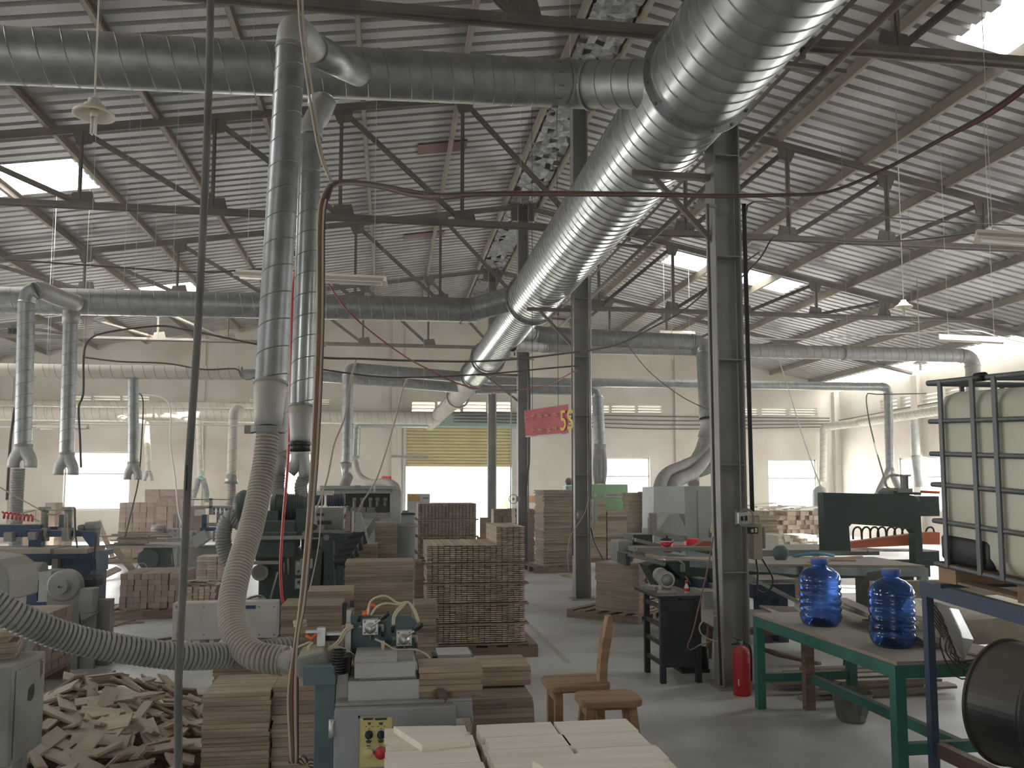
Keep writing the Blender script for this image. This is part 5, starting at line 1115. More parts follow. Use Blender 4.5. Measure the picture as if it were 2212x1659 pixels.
for i, (x0, y0, x1, y1, w_) in enumerate(((212, 1125, 244, 1165, .1), (243, 1178, 292, 1238, .12), (216, 1247, 256, 1228, .12))):
    b = P(x1, y1+(40 if i == 0 else 0), Z=.03) if i < 2 else P(x1, y1, Z=.12); a = P(x0, y0, Y=b.y-.2) if i < 2 else P(x0, y0, Z=.05)
    one(MB().bar(a, b, w_, .03, up=(0, 1, 0)), 'leaning_plank', M_['board'], ['plank leaning against the motor end of the blue machine', 'rough plank leaning from the saw table down to the floor', 'notched plank lying on the dusty floor'][i], 'plank')
# small planer group beyond the hose
Y = 12.6
t = thing('spindle_moulder', 'low grey moulder with a rail and small blue fittings beyond the hanging pole', 'machine', P(450, 1260, Y=Y))
part(t, 'table', 'castgrey', (402, 520, 1094, 1098, Y, .6), (440, 500, 1132, 1137, Y-.1, .5)); part(t, 'rail', 'castgrey', (404, 510, 1078, 1080, Y, .03), (452, 457, 1076, 1112, Y, .04), (468, 474, 1110, 1150, Y, .1)); part(t, 'blue_fitting', BL, (436, 446, 1112, 1146, Y-.1, .15), (432, 470, 1140, 1147, Y-.12, .15))
part(t, 'white_cover', 'white', (420, 436, 1100, 1114, Y-.05, .2)); part(t, 'motor', 'castgrey', (459, 476, 1146, 1170, Y-.15, .2), bevel=.02)
MB().prism([P(412, 1160, Y=Y-.2), P(440, 1145, Y=Y-.2), P(450, 1165, Y=Y-.2), P(422, 1184, Y=Y-.2)], (0, .4, 0)).build('tilted_block', M_['cabinet'], t); part(t, 'cream_block', 'cabinet', (402, 415, 1148, 1170, Y-.2, .3))
mb = MB(); a = P(430, 1184, Y=Y); mb.bb(a.x-.2, a.x+.5, Y, Y+.4, 0, a.z+.02); mb.build('base', M_['steel'], t)
for k in range(5): MB().cyl(P(462+k*9, 1112, Y=Y+.05), P(462+k*9, 1098, Y=Y+.05), .02, 8).build('clamp', M_['alu'], t)
c0_ = P(394, 1098, Y=13.5); c1_ = P(432, 1098, Y=13.5); one(MB().bb(c0_.x, c1_.x, 13.5, 13.9, 0, c0_.z), 'carton', M_['brickwood'], 'reddish carton-sized block stack beside the low grey moulder', 'box')
# ------------------------------------------------------------------ the grey trimming machine up front
Y = 3.0
t = thing('boring_machine', 'blue-grey bench machine with two lever valves and a yellow control panel', 'machine', P(850, 1659, Y=Y))
z0 = P(725, 1534, Y=Y).z; xa = P(722, 1534, Y=Y).x; xb = P(1022, 1534, Y=Y).x
MB().bb(xa, xb-.06, Y, Y+.42, 0, z0).build('cabinet', M_['alu2'] if 'alu2' in M_ else mat('machine_grey', (.27, .285, .29), .5, c2=(.23, .245, .25), sc=3, dust=.25), t, bevel=.006)
MG = bpy.data.materials['machine_grey']
MB().bb(xa, xb, Y+.04, Y+.5, z0, z0+.012).bb(xb-.07, xb, Y+.02, Y+.2, z0-.05, z0+.005).build('table_plate', MG, t, bevel=.003)
pp = (776, 846, 1549, 1655); part(t, 'control_panel', 'yellow', (*pp, Y-.004, .004)); c = part(t, 'panel_edge', 'steel', (774, 848, 1547, 1549, Y-.006, .006), (774, 776, 1547, 1657, Y-.006, .006))
for px, py, m_, r, nm in ((797, 1586, 'black', .014, 'rotary_switch'), (823, 1586, 'black', .014, 'rotary_switch'), (797, 1624, 'yellow', .016, 'push_button'), (822, 1625, 'red', .021, 'stop_button')):
    a = P(px, py, Y=Y-.004); q = thing('x', '', '', a) if False else None
    o = MB().lathe([(0, -.022), (r*.8, -.022), (r, -.014), (r, 0)], a, (0, 1, 0), 20).build(nm, M_[m_], t)
    MB().ring(a, (0, 1, 0), r, r+.003, .008, 20).build('switch_ring', M_['alu'], t)
    if nm == 'rotary_switch': MB().bar(a+V((0, -.026, -.012)), a+V((0, -.026, .012)), .005, .01, up=(0, 1, 0)).build('switch_grip', M_['black'], t)
mb = MB()
for px, py, w_, n_ in ((784, 1552, 22, 2), (810, 1552, 26, 2), (794, 1561, 8, 3), (818, 1561, 10, 3), (790, 1569, 3, 1), (803, 1569, 3, 1), (815, 1569, 3, 1), (829, 1569, 3, 1), (790, 1600, 13, 3), (816, 1599, 13, 3), (792, 1611, 8, 1)):
    for r in range(n_): PB(mb, px+r, px+w_-r, py+r*2.1, py+r*2.1+1.0, Y-.0065, .002)
mb.build('printed_legend', M_['ink'], t)
mb = MB()
for px, py in ((797, 1574), (823, 1574), (822, 1609)): a = P(px, py, Y=Y-.005); mb.cyl(a, a+V((0, -.003, 0)), .003, 8)
mb.build('pilot_mark', M_['inkred'], t)
a = P(716, 1572, Y=Y); MB().cyl(a+V((0, -.01, .03)), a+V((0, -.01, -.03)), .009, 10).build('hinge', M_['alu'], t)
# carriage
M_['machlight'] = mat('pale_machine_paint', (.40, .41, .405), .5, c2=(.34, .35, .345), sc=5, dust=.3)
part(t, 'lower_saddle', 'machlight', (752, 906, 1472, 1516, Y+.07, .3), bevel=.004); part(t, 'slide_bed', 'steel', (775, 900, 1462, 1476, Y+.08, .25), (760, 905, 1514, 1521, Y+.1, .2))
part(t, 'upper_saddle', 'machlight', (766, 898, 1436, 1462, Y+.06, .3), (766, 858, 1422, 1436, Y+.09, .25), bevel=.003); part(t, 'motor_pad', 'steel', (858, 892, 1420, 1437, Y+.1, .22))
part(t, 'side_casting', 'castgrey', (726, 752, 1456, 1524, Y+.12, .25), bevel=.004)
yb = Y+.30
MB().prism([P(x, y, Y=yb) for x, y in ((757, 1330), (885, 1329), (900, 1342), (897, 1422), (757, 1422))], (0, .02, 0)).build('valve_plate', M_['tealpaint'], t, bevel=.002)
part(t, 'plate_edge', 'white', (746, 757, 1348, 1424, yb-.02, .05), (748, 757, 1318, 1345, yb+.02, .04)); part(t, 'side_bracket', 'black', (739, 748, 1305, 1350, yb+.02, .05))
part(t, 'slider_block', 'black', (728, 756, 1420, 1450, Y+.15, .22), (700, 730, 1372, 1384, Y+.3, .05), (756, 765, 1300, 1312, yb, .05))
mb = MB()
for k in range(9): mb.ring(P(732, 1405+k*6, Y=Y+.12), (0, 0, 1), .018, .026, .006, 16)
mb.build('coil_spring', M_['black'], t)
for cx_, cy_ in ((800, 1355), (873, 1379)):
    s = 17; f = MB(); a = P(cx_, cy_, Y=yb-.03)
    o = part(t, 'lever_valve', 'alu', (cx_-s, cx_+s, cy_-s, cy_+s, yb-.035, .035), bevel=.003)
    MB().lathe([(0, -.025), (.012, -.025), (.014, -.012), (.02, -.008), (.022, 0)], P(cx_, cy_+2, Y=yb-.035), (0, 1, 0), 18).build('valve_spindle', M_['alu'], t)
    mb = MB()
    for dx in (-12, 12):
        for dy in (-12, 12): p = P(cx_+dx, cy_+dy, Y=yb-.036); mb.cyl(p, p+V((0, -.006, 0)), .004, 8)
    mb.build('valve_screws', M_['steel'], t)
    p, q = P(cx_+2, cy_, Y=yb-.055), P(cx_+23, cy_-17, Y=yb-.10); MB().cyl(p, q, .0035, 8).build('lever_rod', M_['alu'], t)
    MB().tube([q, q+(q-p)*.25, q+(q-p)*.75, q+(q-p)*.8], [.005, .009, .008, .003], 10).build('lever_grip', M_['black'], t)
    MB().tube([P(cx_+s, cy_-4, Y=yb-.02), P(cx_+s+9, cy_-4, Y=yb-.02), P(cx_+s+10, cy_+14, Y=yb-.02)], .007, 8).tube([P(cx_-s, cy_, Y=yb-.02), P(cx_-s-8, cy_, Y=yb-.02)], .006, 8).tube([P(cx_, cy_+s, Y=yb-.02), P(cx_, cy_+s+9, Y=yb-.02)], .005, 8).build('elbow_fitting', M_['castgrey'], t)
    MB().tube([P(cx_-s-8, cy_-25, Y=yb-.02), P(cx_-s-8, cy_-12, Y=yb-.02)], .006, 8).tube([P(cx_+s+9, cy_+10, Y=yb-.03), P(cx_+s+9, cy_+20, Y=yb-.03)], .006, 8).build('push_fitting', M_['black'], t)
TB = M_['airtube'] = mat('clear_yellow_air_tube', (.55, .50, .36), .35)
for pts in ([(763, 1351), (745, 1360), (735, 1378), (722, 1392), (700, 1405), (672, 1408), (668, 1395), (676, 1388)], [(764, 1354), (748, 1364), (738, 1382), (724, 1396), (700, 1410), (675, 1414), (664, 1400), (672, 1386), (632, 1402), (628, 1396)],
            [(720, 1396), (740, 1400), (760, 1412), (778, 1428), (792, 1440)], [(722, 1400), (742, 1404), (758, 1416), (776, 1432)], [(801, 1328), (815, 1310), (835, 1303), (860, 1306), (880, 1300), (893, 1318), (903, 1345)],
            [(795, 1328), (800, 1300), (820, 1288), (838, 1289), (860, 1303), (880, 1300)], [(848, 1350), (850, 1330), (862, 1312), (880, 1300)], [(851, 1350), (853, 1332), (866, 1314), (881, 1301), (896, 1318), (905, 1342)],
            [(825, 1384), (825, 1405), (820, 1418), (800, 1436)], [(828, 1384), (829, 1405), (824, 1420), (806, 1436)], [(810, 1380), (835, 1392), (850, 1402), (872, 1404), (900, 1404), (925, 1418), (934, 1440), (935, 1470), (936, 1500)]):
    MB().tube(curve([P(x, y, Y=yb-.06) for x, y in pts], 26), .0042, 7).build('air_tube', TB, t)
MB().tube(curve([P(812, 1312, Y=yb), P(803, 1306, Y=yb), P(795, 1316, Y=yb), P(790, 1325, Y=yb)], 8), .006, 6).tube([P(790, 1320, Y=yb), P(788, 1330, Y=yb)], .012, 8).build('orange_clip', M_['orange'], t)
# blue-grey upright and dust hood
mb = MB(); a = P(680, 1478, Y=Y+.12); b = P(725, 1478, Y=Y+.12); mb.bb(a.x, b.x, Y+.12, Y+.3, 0, a.z); mb.build('upright', M_['tealpaint'], t, bevel=.004)
part(t, 'hood_box', 'tealpaint', (655, 726, 1440, 1480, Y+.1, .25), (722, 732, 1430, 1470, Y+.14, .2), bevel=.004)
MB().prism([P(640, 1420, Y=Y+.15), P(700, 1405, Y=Y+.15), P(716, 1440, Y=Y+.15), P(700, 1470, Y=Y+.15), P(655, 1478, Y=Y+.15), P(640, 1460, Y=Y+.15)], (0, .2, 0)).build('dust_hood', mat('dusty_hood', (.2, .21, .19), .7, dust=.6), t, bevel=.01)
part(t, 'bracket_bar', 'alu', (685, 702, 1356, 1396, Y+.25, .03), (700, 740, 1368, 1372, Y+.28, .03), (660, 690, 1362, 1367, Y+.3, .02)); MB().tube([P(661, 1372, Y=Y+.2), P(672, 1380, Y=Y+.2), P(683, 1370, Y=Y+.2)], .006, 8).build('orange_catch', M_['orange'], t)
a = P(620, 1428, Y=3.35); MB().ring(P(612, 1427, Y=3.36), (1, .05, -.05), .05, .058, .014, 24).ring(P(606, 1426, Y=3.37), (1, .05, -.05), .05, .057, .006, 24).build('hose_clamp', M_['alu'], t)
MB().tube([P(610, 1427, Y=3.36), P(632, 1430, Y=3.3), P(648, 1436, Y=3.25)], .046, 20).build('dust_spigot', M_['castgrey'], t)
a = P(951, 1503, Y=Y+.05); MB().ring(a, (.25, 1, 0), .017, .029, .012, 20).build('lifting_eye', M_['brownsteel'], t)
mb = MB()
for k in range(10): mb.bar(P(690+random.randint(-40, 20), 1600+random.randint(0, 30), Y=3.3), P(640+random.randint(-20, 60), 1648, Y=3.3), .01, .008)
# cable tangle at its foot
for i in range(5):
    pts = [P(625+i*4, 1648, Y=3.4), P(635+i*5, 1640-i*2, Y=3.4), P(655+i*3, 1650, Y=3.4), P(672, 1640+i*4, Y=3.4), P(690, 1655, Y=3.4)]
    MB().tube(curve([V((p.x, p.y, p.z)) for p in pts], 14), .006, 6).build('foot_cable', M_['cablebeige' if i % 2 else 'cable'], t)
# small boards waiting on its table
zt = z0+.013; a = P(905, 1500, Y=3.12); b = P(1040, 1500, Y=3.12); n = 5
stack('fresh orange-tinted board in the tidy stack on the machine table', 'boards on the machine table', (a.x+b.x)/2, 3.06+.09, zt, b.x-a.x, .16, .0205, n, m='board', jit=.003, name='short_board')
t = thing('clamp_tool', 'small black and blue clamping tool lying behind the boards on the machine table', 'tool', P(980, 1432, Y=3.5))
part(t, 'body', 'tealpaint', (942, 1024, 1419, 1432, 3.5, .14), bevel=.004); part(t, 'top_plate', 'alu', (946, 1018, 1415, 1419, 3.48, .16)); part(t, 'end_block', 'black', (934, 944, 1418, 1434, 3.47, .1)); MB().cyl(P(977, 1416, Y=3.52), P(977, 1411, Y=3.52), .014, 12).build('knob', M_['alu'], t)
a = P(980, 1432, Y=3.55); MB().bb(a.x-.1, a.x+.1, 3.5, 3.64, z0, a.z+.005).build('stand', M_['steel'], t)
# ------------------------------------------------------------------ pale boards nearest the camera
zt = .80
def PZ(px, py, z): return P(px, py, Z=z)
t = thing('trolley', 'low trolley carrying the pale boards nearest the camera', 'trolley', (.35, 2.5, 0))
xl, xr = PZ(825, 1640, .76).x, PZ(1400, 1640, .76).x
MB().bb(xl+.02, xr-.04, 2.16, 2.86, .70, .735).build('deck', M_['pallet'], t)
for x in (xl+.08, xr-.1):
    for y in (2.24, 2.78): MB().bb(x-.03, x+.03, y-.03, y+.03, 0, .70).build('leg', M_['steel'], t)
piles = [(836, 1008, 'closest to the yellow panel', [2.87, 2.76, 2.63, 2.49, 2.35]), (1031, 1189, 'in the middle pile', [2.87, 2.725, 2.60, 2.47, 2.34]), (1196, 1350, 'in the pile reaching towards the stools', [2.87, 2.72, 2.57, 2.44, 2.31])]
for i, (p0, p1, where, ys) in enumerate(piles):
    xa_, xb_ = P(p0, 1548, Y=2.9).x, P(p1, 1548, Y=2.9).x
    for k in range(4):
        yf, yb_ = ys[k+1], ys[k]; d = yb_-yf-.003
        for lv in range(2):
            z = .736+.0215*lv+(.0205/2); dz = .0215 if (k in (0, 2) and i == 0) or (k == 1 and i) else 0
            o = one(MB().box(((xa_+xb_)/2+random.uniform(-.007, .007)+(.02 if k > 2 and not i else 0), (yf+yb_)/2, z), (xb_-xa_+.001, d, .0205)), 'pale_board', M_['boardlight'], 'pale board %s of the foreground trolley' % where, 'board', 'pale boards %d' % i)
            if lv: zz = z
        o = one(MB().box(((xa_+xb_)/2+random.uniform(-.01, .01), (yf+yb_)/2+random.uniform(-.002, .002), .736+.0215*2+.01025), (xb_-xa_, d, .0205), rz=random.uniform(-.012, .012)), 'pale_board', M_['boardlight'], 'pale board %s of the foreground trolley' % where, 'board', 'pale boards %d' % i)
ztop = .736+.0215*2+.0212
poly = [PZ(850, 1583, ztop), PZ(975, 1581, ztop), PZ(1016, 1611, ztop), PZ(912, 1624, ztop)]
one(MB().prism([(p.x, p.y, ztop) for p in poly], (0, 0, .0205)), 'loose_board', M_['boardlight'], 'pale board lying skewed on top of the pile by the yellow panel', 'board')
poly = [PZ(1150, 1659, ztop), PZ(1330, 1628, ztop), PZ(1400, 1628, ztop), PZ(1440, 1668, ztop), PZ(1200, 1690, ztop)]
one(MB().prism([(p.x, p.y, ztop) for p in poly], (0, 0, .0205)), 'loose_board', M_['boardlight'], 'pale knotty board lying askew at the near edge of the trolley, stools side', 'board')
# ------------------------------------------------------------------ wooden stools
def rounded(cx, cy, w, d, r=.06, n=6, rz=0):
    pts = []
    for sx, sy, a0 in ((1, 1, 0), (-1, 1, 90), (-1, -1, 180), (1, -1, 270)):
        for k in range(n+1):
            a = R_(a0+90*k/n); pts.append(((w/2-r)*sx+r*math.cos(a), (d/2-r)*sy+r*math.sin(a)))
    m = Matrix.Rotation(rz, 2); return [(cx+(m @ V(p)).x, cy+(m @ V(p)).y) for p in pts]
def stool(lab, cx, cy, z, w, d, rz, back, splay=.05):
    t = thing('stool' if not back else 'wooden_chair', lab, 'chair' if back else 'stool', (cx, cy, 0)); t.rotation_euler = (0, 0, rz); _PW[t.name] = (0, 0, 0)
    MB().prism([(x, y, z-.038) for x, y in rounded(0, 0, w, d, .07)], (0, 0, .038)).build('seat', M_['chairwood'], t, bevel=.008)
    for sx in (-1, 1):
        for sy in (-1, 1):
            MB().bar((sx*(w/2-.06), sy*(d/2-.06), z-.038), (sx*(w/2-.06+splay), sy*(d/2-.06+splay*.5), .0), .045, .04, up=(0, 1, 0)).build('leg', M_['chairwood'], t)
    for sx in (-1, 1): MB().bar((sx*(w/2-.05), -(d/2-.06), z-.07), (sx*(w/2-.05), d/2-.06, z-.07), .025, .05).build('apron', M_['chairwood'], t)
    MB().bar((-(w/2-.05), d/2-.07, z-.07), (w/2-.05, d/2-.07, z-.07), .025, .05).build('apron', M_['chairwood'], t)
    if back:
        pr = [(w/2-.065, z-.03), (w/2-.06, z+.1), (w/2-.045, z+.22), (w/2-.02, z+.33), (w/2-.008, z+.375), (w/2+.012, z+.38), (w/2+.022, z+.36), (w/2+.012, z+.25), (w/2-.012, z+.12), (w/2-.02, z-.03)]
        mb = MB(); n = len(pr); vs = [(x-.0, -.12, q) for x, q in pr]+[(x, .10, q) for x, q in pr]
        idx = [(0, 1, 8, 9), (1, 2, 7, 8), (2, 3, 6, 7), (3, 4, 5, 6)]
        for f in idx: mb.prism([(pr[i][0], -.10, pr[i][1]) for i in f], (0, .07, 0))
        mb.build('backrest', M_['chairwood'], t)
    return t
stool('varnished wooden chair with a single plank back seen edge-on', 1.105, 4.90, .47, .37, .31, .03, True, .0)
stool('low wooden stool with splayed legs in front of the plank-backed chair', 1.215, 4.57, .455, .35, .27, -.04, False, .05)
# ------------------------------------------------------------------ black chest with grinder
t = thing('tool_chest', 'dark old wooden chest with open drawer slots beside the near column', 'chest', (2.43, 7.0, 0)); D = M_['chest'] = mat('blackened_wood', (.022, .025, .030), .6, c2=(.035, .037, .04), sc=5, dust=.6, dustc=(.22, .2, .17))
x0, x1, y0, y1 = 2.25, 2.555, 6.70, 7.12
for x in (x0, x1):
    for y in (y0, y1): MB().bb(x-.022, x+.022, y-.022, y+.022, 0, .69).build('leg', D, t)
MB().bb(x0+.022, x1-.022, y0-.012, y0+.006, .13, .67).build('front_panel', D, t); MB().bb(x1-.006, x1+.01, y0+.022, y1-.022, .13, .67).build('side_panel', D, t)
MB().bb(x0+.022, x1-.022, y0-.018, y0-.012, .13, .17).bb(x0+.022, x1-.022, y0-.018, y0-.012, .62, .67).build('moulding', D, t)
for z in (.14, .30, .45, .60): MB().bb(x0-.015, x0+.012, y0+.022, y1-.022, z, z+.03).build('drawer_rail', D, t)
MB().bb(x0-.05, x1+.03, y0-.04, y1+.2, .69, .712).build('top_board', D, t)
g = thing('bench_grinder', 'grey bench grinder on the dark chest', 'grinder', (2.37, 6.86, .712)); a = V((2.345, 6.90, .712+.115))
MB().lathe([(0, -.11), (.03, -.11), (.034, -.10), (.045, -.10), (.046, -.085), (.067, -.085), (.07, -.07), (.066, -.05), (.06, -.05), (.068, .05), (.06, .09), (0, .09)], a, (.12, 1, 0), 28).build('motor_housing', M_['castgrey'], g)
MB().prism([(a.x-.05, a.y-.04, .735), (a.x+.05, a.y-.04, .735), (a.x+.035, a.y-.04, .79), (a.x-.035, a.y-.04, .79)], (0, .09, 0)).build('stand', M_['castgrey'], g, bevel=.005)
MB().lathe([(0, 0), (.085, 0), (.085, .012), (.06, .026), (0, .026)], (a.x+.01, a.y-.02, .712), (0, 0, 1), 20).build('base', M_['steel'], g); MB().lathe([(.0, -.1), (.062, -.1), (.064, .0), (0, .0)], a+V((.0, .13, .02)), (.12, 1, 0), 22).build('wheel_guard', M_['castgrey'], g)
MB().ring(a+V((-.012, -.098, 0)), (.12, 1, 0), .052, .064, .01, 28).build('rim_ring', M_['alu'], g)
b = V((2.50, 6.80, .712)); s = thing('spray_bottle', 'small clear bottle with a red cap and label beside the grinder', 'bottle', b); MB().lathe([(0, 0), (.02, 0), (.02, .05), (.012, .07), (.01, .085), (0, .085)], b, (0, 0, 1), 14).build('body', M_['tube'], s); MB().lathe([(0, .085), (.013, .085), (.012, .11), (0, .11)], b, (0, 0, 1), 12).build('cap', M_['redplastic'], s); MB().lathe([(.0203, .02), (.0203, .045)], b, (0, 0, 1), 14).build('label_band', M_['redplastic'], s)
one(MB().box((2.31, 7.08, .73), (.1, .14, .035), rz=.4), 'scrap_lump', M_['castgrey'], 'pale lump of scrap at the back edge of the chest top', 'scrap')
# fire extinguisher
c = V((2.735, 6.25, 0)); t = thing('fire_extinguisher', 'dusty red fire extinguisher at the foot of the near column', 'extinguisher', c)
MB().lathe([(0, 0), (.062, 0), (.066, .01), (.066, .31), (.06, .345), (.035, .37), (.02, .378), (0, .378)], c, (0, 0, 1), 28).build('cylinder', M_['red'], t)
MB().cyl(c+V((0, 0, .37)), c+V((0, 0, .41)), .014, 12).build('valve', M_['castgrey'], t)
MB().bar(c+V((.01, 0, .405)), c+V((-.07, 0, .44)), .018, .006).bar(c+V((.01, 0, .395)), c+V((-.075, 0, .385)), .018, .006).build('handle', M_['black'], t)
MB().tube(curve([c+V((.01, 0, .40)), c+V((.06, -.01, .38)), c+V((.082, 0, .3)), c+V((.08, 0, .15)), c+V((.078, 0, .1))], 14), .008, 8).build('hose', M_['black'], t)
MB().prism([c+V((-.05, -.0665*.66, .08)), c+V((-.045, -.0665*.72, .08)), c+V((-.045, -.0665*.72, .13)), c+V((-.05, -.0665*.66, .13))], (0, -.006, 0)).build('label_sticker', M_['white'], t)
# ------------------------------------------------------------------ green table with water bottles
t = thing('green_table', 'green steel-framed table with a dusty board top carrying the blue bottles', 'table', (3.03, 5.15, 0)); GT = M_['tablegreen']
x0, x1, y0, y1, zt = 2.70, 3.42, 4.17, 5.85, .66; s = .03
for x in (x0, x1):
    for y in (y0, y1): MB().bb(x-s, x+s, y-s, y+s, 0, zt-.07).build('leg', GT, t)
for x in (x0, x1): MB().bb(x-s, x+s, y0-s, y1+s, zt-.07, zt).build('side_rail', GT, t)
for y in (y0, y1): MB().bb(x0+s, x1-s, y-s, y+s, zt-.07, zt).build('end_rail', GT, t)
for y in (y0, y1): MB().bb(x0+s, x1-s, y-.022, y+.022, .19, .25).build('foot_rail', GT, t)
MB().bb((x0+x1)/2-.022, (x0+x1)/2+.022, y0+.022, y1-.022, .19, .25).build('centre_rail', GT, t)
MB().bb(3.0, 3.07, 5.74, 5.80, 0, zt).build('wooden_prop', M_['pallet'], t)
MB().bb(x0-.02, x1+.03, y0-.03, y1+.04, zt, zt+.02).build('table_top', M_['plywood'], t)
for i in range(9):
    yy = 4.5+random.uniform(0, 1.1); o = one(MB().box((3.24+random.uniform(-.08, .08), yy, zt+.03+.013*i), (.09, .7+random.uniform(-.1, .2), .011), rz=random.uniform(-.35, .25)), 'thin_strip', M_['plywood'], 'dusty thin wood strip lying on the green table behind the bottles', 'strip', 'strips on the green table')
def bottle(lab, cx, cy, z, k=1.0):
    t = thing('water_bottle', lab, 'bottle', (cx, cy, z)); r = .128*k
    pr = [(0, .0), (r*.5, .035), (r*.74, .0), (r*.86, .012), (r*.97, .04), (r, .06)]
    z_ = .07
    for q in range(5): pr += [(r, z_), (r*.95, z_+.012), (r*.95, z_+.02), (r, z_+.032), (r*1.0, z_+.042)]; z_ += .047
    pr += [(r, z_), (r*.98, z_+.015), (r*.86, z_+.045), (r*.62, z_+.072), (r*.34, z_+.088), (r*.30, z_+.10), (r*.30, z_+.118)]
    pr2 = [(max(a-.0025, .0001), h+(.003 if h < .05 else 0)) for a, h in reversed(pr)]
    MB().lathe(pr+pr2, (cx, cy, z), (0, 0, 1), 40).build('bottle_body', M_['waterblue'], t); zt_ = z+z_
    MB().lathe([(r*.31, .095), (r*.40, .10), (r*.42, .13), (r*.40, .142), (0, .144)], (cx, cy, zt_), (0, 0, 1), 24).build('cap', M_['bluecap'], t)
    return t
M_['bluecap'] = mat('dusty_blue_cap', (.05, .12, .42), .5, dust=.7)
c = P(1794, 1356, Z=zt+.02); bottle('blue ribbed water bottle standing near the middle of the green table', c.x, c.y+.12, zt+.0205, 1.06)
c = P(1957, 1404, Z=zt+.02); bottle('blue ribbed water bottle at the near end of the green table, behind the rack post', c.x+.0, c.y+.12, zt+.0205, 1.0)
# translucent basin on the floor
c = P(1856, 1566, Z=0); GL = mat('cloudy_plastic', (.45, .44, .41), .3, trans=.75, c2=(.25, .24, .2), sc=14)
one(MB().lathe([(0, .004), (.08, .0), (.095, .01), (.125, .14), (.14, .21), (.137, .21), (.12, .14), (.09, .015), (0, .012)], (c.x, c.y+.1, 0), (.08, 0, 1), 11, smooth=False), 'plastic_basin', GL, 'cloudy cracked plastic bucket on the floor under the green table', 'bucket')
# timber leftovers under and beyond the table
for i in range(24):
    k_ = i//4; x = random.uniform(3.5, 3.9); y = 6.06+.15*(i % 4)+random.uniform(-.01, .01); z = .011+.0215*k_
    one(MB().box((x, y, z), (random.uniform(.7, 1.2), random.uniform(.06, .11), .02), rz=random.uniform(-.03, .03)), 'old_lath', M_['plywood'], 'dusty lath among the loose timber on the floor behind the green table', 'lath', 'laths behind the green table')
t = thing('low_rack', 'low timber rack with a tilted pale sheet beside the foot of the near column', 'rack', (3.3, 7.1, 0))
for x, y in ((2.95, 6.75), (3.9, 6.75), (3.0, 7.6), (4.0, 7.6)): MB().bar((x, y, 0), (x+.03, y, .44), .045, .045, up=(0, 1, 0)).build('leg', M_['pallet'], t)
MB().bar((2.85, 6.75, .40), (4.2, 6.75, .36), .03, .06).bar((2.9, 7.6, .40), (4.3, 7.6, .38), .03, .06).build('rail', M_['pallet'], t)
MB().box((3.5, 7.15, .43), (1.5, 1.0, .018), rz=-.1).build('sheet', M_['plywood'], t)
a = P(1655, 1310, Y=7.0); one(MB().prism([P(1640, 1312, Y=7.2), P(1700, 1345, Y=6.4), P(1850, 1380, Y=6.6), P(1722, 1315, Y=7.6)], (0, 0, .02)), 'plywood_sheet', M_['plywood'], 'dusty plywood sheet lying tilted on top of the leftovers behind the bottles', 'sheet')
one(MB().bar(P(1722, 1308, Y=7.3), P(1758, 1330, Y=6.6), .05, .05), 'short_beam', M_['boardlight'], 'short pale beam resting on the tilted plywood sheet', 'beam')
for i in range(6):
    one(MB().bar(P(1640+i*8, 1400+i*3, Y=6.9), P(1730+i*8, 1424+i*2, Y=6.5), .05, .02), 'propped_slat_board', M_['pallet'], 'grey weathered batten in the tangle under the near bench corner', 'batten', 'battens in the tangle')
c = P(1460, 1470, Z=0); t = thing('floor_pump', 'black greasy pump and motor on the floor between chest and column', 'pump', (2.68, 7.1, 0)); MB().cyl((2.62, 7.05, .09), (2.62, 7.3, .09), .085, 18).build('motor', M_['black'], t); MB().bb(2.53, 2.78, 7.02, 7.3, 0, .03).build('base', M_['black'], t); MB().lathe([(0, 0), (.05, 0), (.05, .15), (.03, .18), (0, .18)], (2.75, 7.1, .03), (0, 0, 1), 14).build('pump_body', M_['black'], t)
one(MB().lathe([(0, .0), (.16, 0), (.18, .1), (.165, .3), (.1, .42), (0, .44)], (4.15, 6.6, .46), (0, 0, 1), 11), 'dark_sack', M_['cloth'], 'dark cloth sack slumped behind the blue bottles', 'sack')
# ------------------------------------------------------------------ tote on the blue rack
t = thing('steel_rack', 'blue painted steel rack holding up the caged white tote', 'rack', (3.4, 3.9, 0)); RB = M_['rackblue']; tilt = Matrix.Rotation(R_(3.5), 3, 'X')
def TT(p): q = V(p)-V((3.04, 4.64, 0)); q = tilt @ V((q.x, q.y, 0)); e_ = V((0, 0, EYE)); return e_+(V((2.99, 4.2, 0))+q+V((0, 0, V(p).z))-e_)*.93
for x, y in ((2.80, 4.035), (3.95, 4.035), (2.80, 2.2), (3.95, 2.2)):
    MB().bb(x-.018, x+.022, y-.02, y+.02, 0, 1.04+(y-4.035)*.06).build('post', RB, t)
for x in (3.0, 4.2): MB().bar(TT((x+.05, 4.80, 1.03)), TT((x+.05, 2.85, 1.03)), .04, .075).build('beam', RB, t)
for y in (4.6, 3.8, 3.0): MB().bar(TT((3.0, y, 1.075)), TT((4.2, y, 1.075)), .05, .02).build('cross_beam', RB, t)
for x in (2.80, 3.95): MB().bar((x+.03, 4.02, .255), (x+.03, 2.2, .255), .05, .07).build('lower_beam', M_['brownsteel'], t)
for y in (3.3, 2.7): MB().bar((2.8, y, .295), (3.95, y, .295), .11, .02).build('shelf_board', M_['pallet'], t)
w_ = thing('timber_skid', 'dark timber skid between the blue rack and the tote cage', 'skid', TT((3.1, 4.6, 1.1)))
for y, m_ in ((4.60, 'cardboard'), (4.02, 'pallet'), (3.45, 'pallet')): MB().bar(TT((3.06, y, 1.135)), TT((4.1, y, 1.135)), .13, .09).build('bearer', M_[m_], w_)
